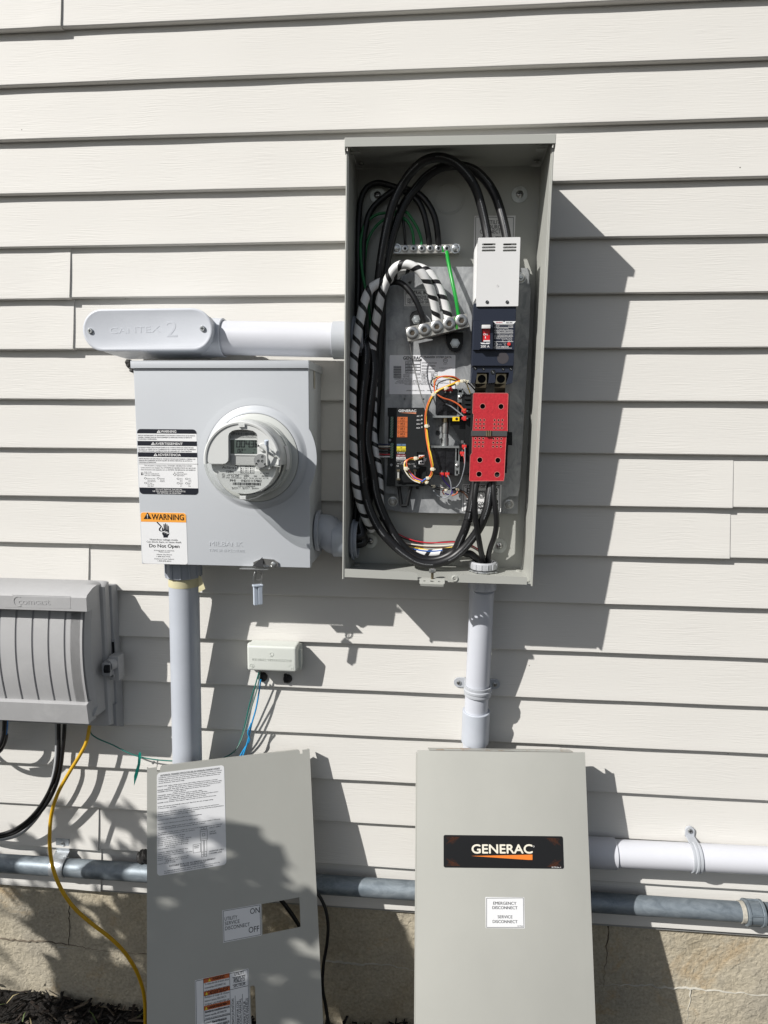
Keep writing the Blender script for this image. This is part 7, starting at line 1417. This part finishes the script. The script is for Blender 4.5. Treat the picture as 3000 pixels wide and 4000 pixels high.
rcv = thing('leaning_cover', 'plain grey metal cover with a black and orange logo plate leaning on the wall', 'metal cover', tuple(C2 @ Vector((W2 / 2, -LEN, 0))))
b = MB(C2); b.box(0, W2, -LEN, 0, -.0018, 0, COVER, .0006, 2); b.build('face', rcv)
b = MB(C2); b.box(-.0016, .0, -LEN, -.006, -.018, -.0006, COVER, .0004, 1); b.box(W2 - .0016, W2, -LEN, -.002, -.018, -.0018, COVER); 
ta = LO(C2, 'R', 437, 22).x; tb2 = LO(C2, 'R', 955, 24).x; b.box(ta, tb2, .0006, .0022, -.020, .002, mat('cover_edge_rust', (.36, .36, .33), .5, dirt=((.26, .14, .06), 30, .5, .7)), .0004, 1)
b.box(0, W2, -LEN, -LEN + .0016, -.018, -.0018, COVER); b.build('folded_edges', rcv)
C2l = C2 @ Matrix.Translation((0, 0, .0001)); b = MB(C2l)
a_ = LO(C2l, 'R', 491, 450); c_ = LO(C2l, 'R', 920, 338); DOTM = mat('logo_plate_black', (.010, .010, .011), .35)
b.plate(a_.x, a_.y, c_.x, c_.y, 0, .0006, DOTM, .0035)
ORG2 = mat('dull_orange_mesh', (.15, .045, .014), .5); wP, hP = c_.x - a_.x, c_.y - a_.y
for i in range(18):
    for sx_, dr in ((0, 1), (1, -1)):
        ln_ = .020 * (1 - i / 18) * 2; x = a_.x + .0045 + i * .0016 if sx_ == 0 else c_.x - .0045 - i * .0016
        if ln_ < .004: continue
        for y0_ in (a_.y + .003, c_.y - .003 - ln_ * .35):
            b.add([(x, y0_, .0008), (x + 0.00018, y0_, .0008), (x + 0.00018 + dr * ln_ * .3, y0_ + ln_ * .35, .0008), (x + dr * ln_ * .3, y0_ + ln_ * .35, .0008)], [[0, 1, 2, 3]], ORG2)
            b.add([(x + dr * ln_ * .3, y0_, .00085), (x + dr * ln_ * .3 + 0.00018, y0_, .00085), (x + 0.00018, y0_ + ln_ * .35, .00085), (x, y0_ + ln_ * .35, .00085)], [[0, 1, 2, 3]], ORG2)
b.cx('R', 'GENERAC', 593, 399, 811, 31, mat('cream_ink', (.78, .74, .62), .5), .045, .0010, follow=399); b.cp('R', [(592, 409), (811, 404), (811, 423), (796, 423)], .0006, .0009, ORANGE); b.cx('R', '0K1996 Rev. A', 880, 452, 914, 5, WINK, 0, .0009)
q = LO(C2l, 'R', 815, 374); b.lathe([(.0016, .001), (.0011, .001)], WINK, 12, C2l @ Matrix.Translation((q.x, q.y, 0)))
b.build('logo_plate', rcv)
b = MB(C2l); a_ = LO(C2l, 'R', 643, 668); c_ = LO(C2l, 'R', 781, 558); b.plate(a_.x, a_.y, c_.x, c_.y, 0, .0003, WHITE); b.line('R', [(646, 561), (778, 560), (780, 666), (646, 666), (646, 561)], .0008, INK, .0005)
for tt, x0, y0, x1 in (('EMERGENCY', 670, 584, 753), ('DISCONNECT', 667, 600, 757), ('SERVICE', 686, 633, 739), ('DISCONNECT', 668, 650, 757)): b.cx('R', tt, x0, y0, x1, 10.5, INK, .008, .0005)
b.cx('R', '0K1996-B', 757, 663, 777, 4, INK, 0, .0005); b.build('emergency_disconnect_label', rcv)

# ================================================================== GARDEN TREE (out of frame, casts the leaf shade)
def from_shadow(c, x, y, t, yw=-.005):
    p = PT(c, x, y, yw); return p - SUN * t
tree = thing('garden_tree', 'young broad-leaved tree standing on the lawn left of the camera', 'tree', (-2.05, -1.55, 0))
rng = random.Random(21); LEAF = mat('green_leaf', (.055, .12, .03), .5, var=.35, vs=12); BARK = mat('grey_bark', (.16, .12, .09), .9, bump=.6, bs=60, bd=.004)
b = MB(); cents = []
def leaf(b, p, L_, W_, nrm, dirv, m):
    s_ = dirv.cross(nrm).normalized(); nrm = s_.cross(dirv).normalized(); vs = [p, p + dirv * L_ * .3 + s_ * W_ / 2, p + dirv * L_ * .65 + s_ * W_ * .42, p + dirv * L_, p + dirv * L_ * .65 - s_ * W_ * .42, p + dirv * L_ * .3 - s_ * W_ / 2, p + dirv * L_ * .5 - nrm * W_ * .12]
    b.add(vs, [[0, 1, 6], [1, 2, 6], [2, 3, 6], [3, 4, 6], [4, 5, 6], [5, 0, 6]], m, I4)
def inpoly(x, y, P):
    r = False; j = len(P) - 1
    for i in range(len(P)):
        if (P[i][1] > y) != (P[j][1] > y) and x < (P[j][0] - P[i][0]) * (y - P[i][1]) / (P[j][1] - P[i][1]) + P[i][0]: r = not r
        j = i
    return r
def onc(x, y):
    inv = C1.inverted(); d = inv.to_3x3() @ ray('L', x, y); o = inv @ CAMP; return C1 @ (o + d * (-o.z / d.z))
SDIR = SUN.normalized()
# sprays of foliage: (surface, outline, bright gaps, leaves)
sprays = [('w', [(90, 745), (180, 880), (120, 860), (215, 985), (300, 1010), (345, 1065), (225, 1075), (205, 1110), (330, 1120), (235, 1195), (300, 1250), (380, 1330), (760, 1330), (760, 770)], [(430, 805, 45), (545, 795, 38), (450, 925, 50), (540, 1075, 42), (700, 1095, 40), (420, 1130, 25), (600, 930, 18), (340, 860, 14), (640, 1220, 18)], 150),
          ('w', [(0, 745), (60, 720), (110, 760), (60, 800)], [], 3), ('w', [(560, 345), (600, 330), (750, 360), (750, 660), (640, 640), (610, 520)], [(680, 560, 40), (690, 460, 20)], 9),
          ('w', [(290, 270), (350, 290), (420, 520), (360, 520)], [], 4), ('w', [(150, 430), (210, 440), (220, 520), (170, 530)], [], 2), ('w', [(480, 560), (620, 540), (740, 600), (740, 690), (520, 690)], [(560, 620, 30)], 8), ('w', [(0, 560), (180, 600), (260, 680), (60, 690)], [(90, 640, 25)], 6),
          ('c', [(735, 700), (800, 640), (900, 700), (1130, 690), (1160, 640), (1230, 600), (1290, 690), (1400, 780), (1500, 760), (1610, 830), (1620, 1400), (735, 1400)], [(880, 690, 42), (945, 670, 40), (1060, 650, 40), (822, 805, 36), (880, 860, 20), (1490, 1015, 70), (1170, 1185, 35), (1530, 1130, 40), (870, 1180, 30), (1020, 780, 18), (1110, 830, 14), (770, 900, 22), (1380, 1180, 26), (960, 1020, 16), (1250, 900, 16), (850, 1020, 18), (1120, 960, 14), (780, 1120, 16)], 185), ('y', [(330, 760), (480, 860), (640, 1010), (770, 1200), (770, 1340), (680, 1340), (560, 1100), (340, 860)], [], 50), ('w', [(1230, 740), (1520, 740), (1520, 980), (1230, 980)], [], 30), ('w', [(1220, 1180), (1320, 1180), (1320, 1400), (1220, 1400)], [], 12),
          ('c', [(900, 380), (1000, 400), (1000, 620), (860, 640), (820, 560)], [(930, 560, 30)], 6), ('c', [(1110, 470), (1260, 440), (1240, 600), (1130, 620)], [(1180, 530, 18)], 5), ('c', [(1285, 500), (1330, 500), (1390, 680), (1330, 690)], [], 3), ('c', [(1290, 590), (1420, 700), (1440, 760), (1280, 720)], [], 3)]
for sf, P, gaps, cnt in sprays:
    xs_l = [q[0] for q in P]; ys_l = [q[1] for q in P]; k = 0; pc = Vector()
    while k < cnt:
        x = rng.uniform(min(xs_l), max(xs_l)); y = rng.uniform(min(ys_l), max(ys_l))
        if not inpoly(x, y, P) or any(math.hypot(x - gx, y - gy) < gr + 20 for gx, gy, gr in gaps): continue
        t = rng.uniform(.62, .86); p = (onc(x, y) if sf == 'c' else PT('L', x, y, 0 if sf == 'w' else -.08)) - SUN * t
        dv = Vector((rng.uniform(-1, 1), rng.uniform(-1, 1), rng.uniform(-1, .6))); dv = (dv - SDIR * dv.dot(SDIR) * .8).normalized(); nr = (-SDIR + Vector((rng.gauss(0, .4), rng.gauss(0, .4), rng.gauss(0, .4)))).normalized()
        L_ = rng.uniform(.045, .08); leaf(b, p - dv * L_ * .5, L_, L_ * rng.uniform(.34, .5), nr, dv, LEAF); k += 1; pc += p
        if k % 9 == 0: cents.append((p, .1))
    cents.append((pc / cnt, .1))
for i in range(1800):                                  # the rest of the crown
    a = rng.uniform(0, 6.283); rr3 = rng.random() ** .5 * .6; p = Vector((-2.6 + rr3 * math.cos(a), -1.9 + rr3 * math.sin(a) * .9, 1.35 + rng.gauss(0, .22)))
    dv = Vector((rng.uniform(-1, 1), rng.uniform(-1, 1), rng.uniform(-.9, .3))).normalized(); leaf(b, p, rng.uniform(.05, .09), rng.uniform(.022, .036), Vector((rng.uniform(-.6, .6), rng.uniform(-.6, .6), 1)).normalized(), dv, LEAF)
b.build('crown', tree, smooth=False)
b = MB(); top = Vector((-2.3, -1.7, 2.0)); b.tube([(-2.05, -1.55, -.05), (-2.08, -1.58, .5), (-2.2, -1.66, 1.1), top], lambda t: .045 * (1 - t * .6), BARK, 12, 6)
b.build('trunk', tree)
b = MB()
for p, rad in cents:
    t = rng.uniform(.35, .9); st_ = Vector((-2.08, -1.58, .5)).lerp(top, t); b.tube([st_, st_.lerp(p, .5) + Vector((0, 0, .08)), p], lambda t: .012 * (1 - t * .7), BARK, 6, 5)
b.build('branches', tree)
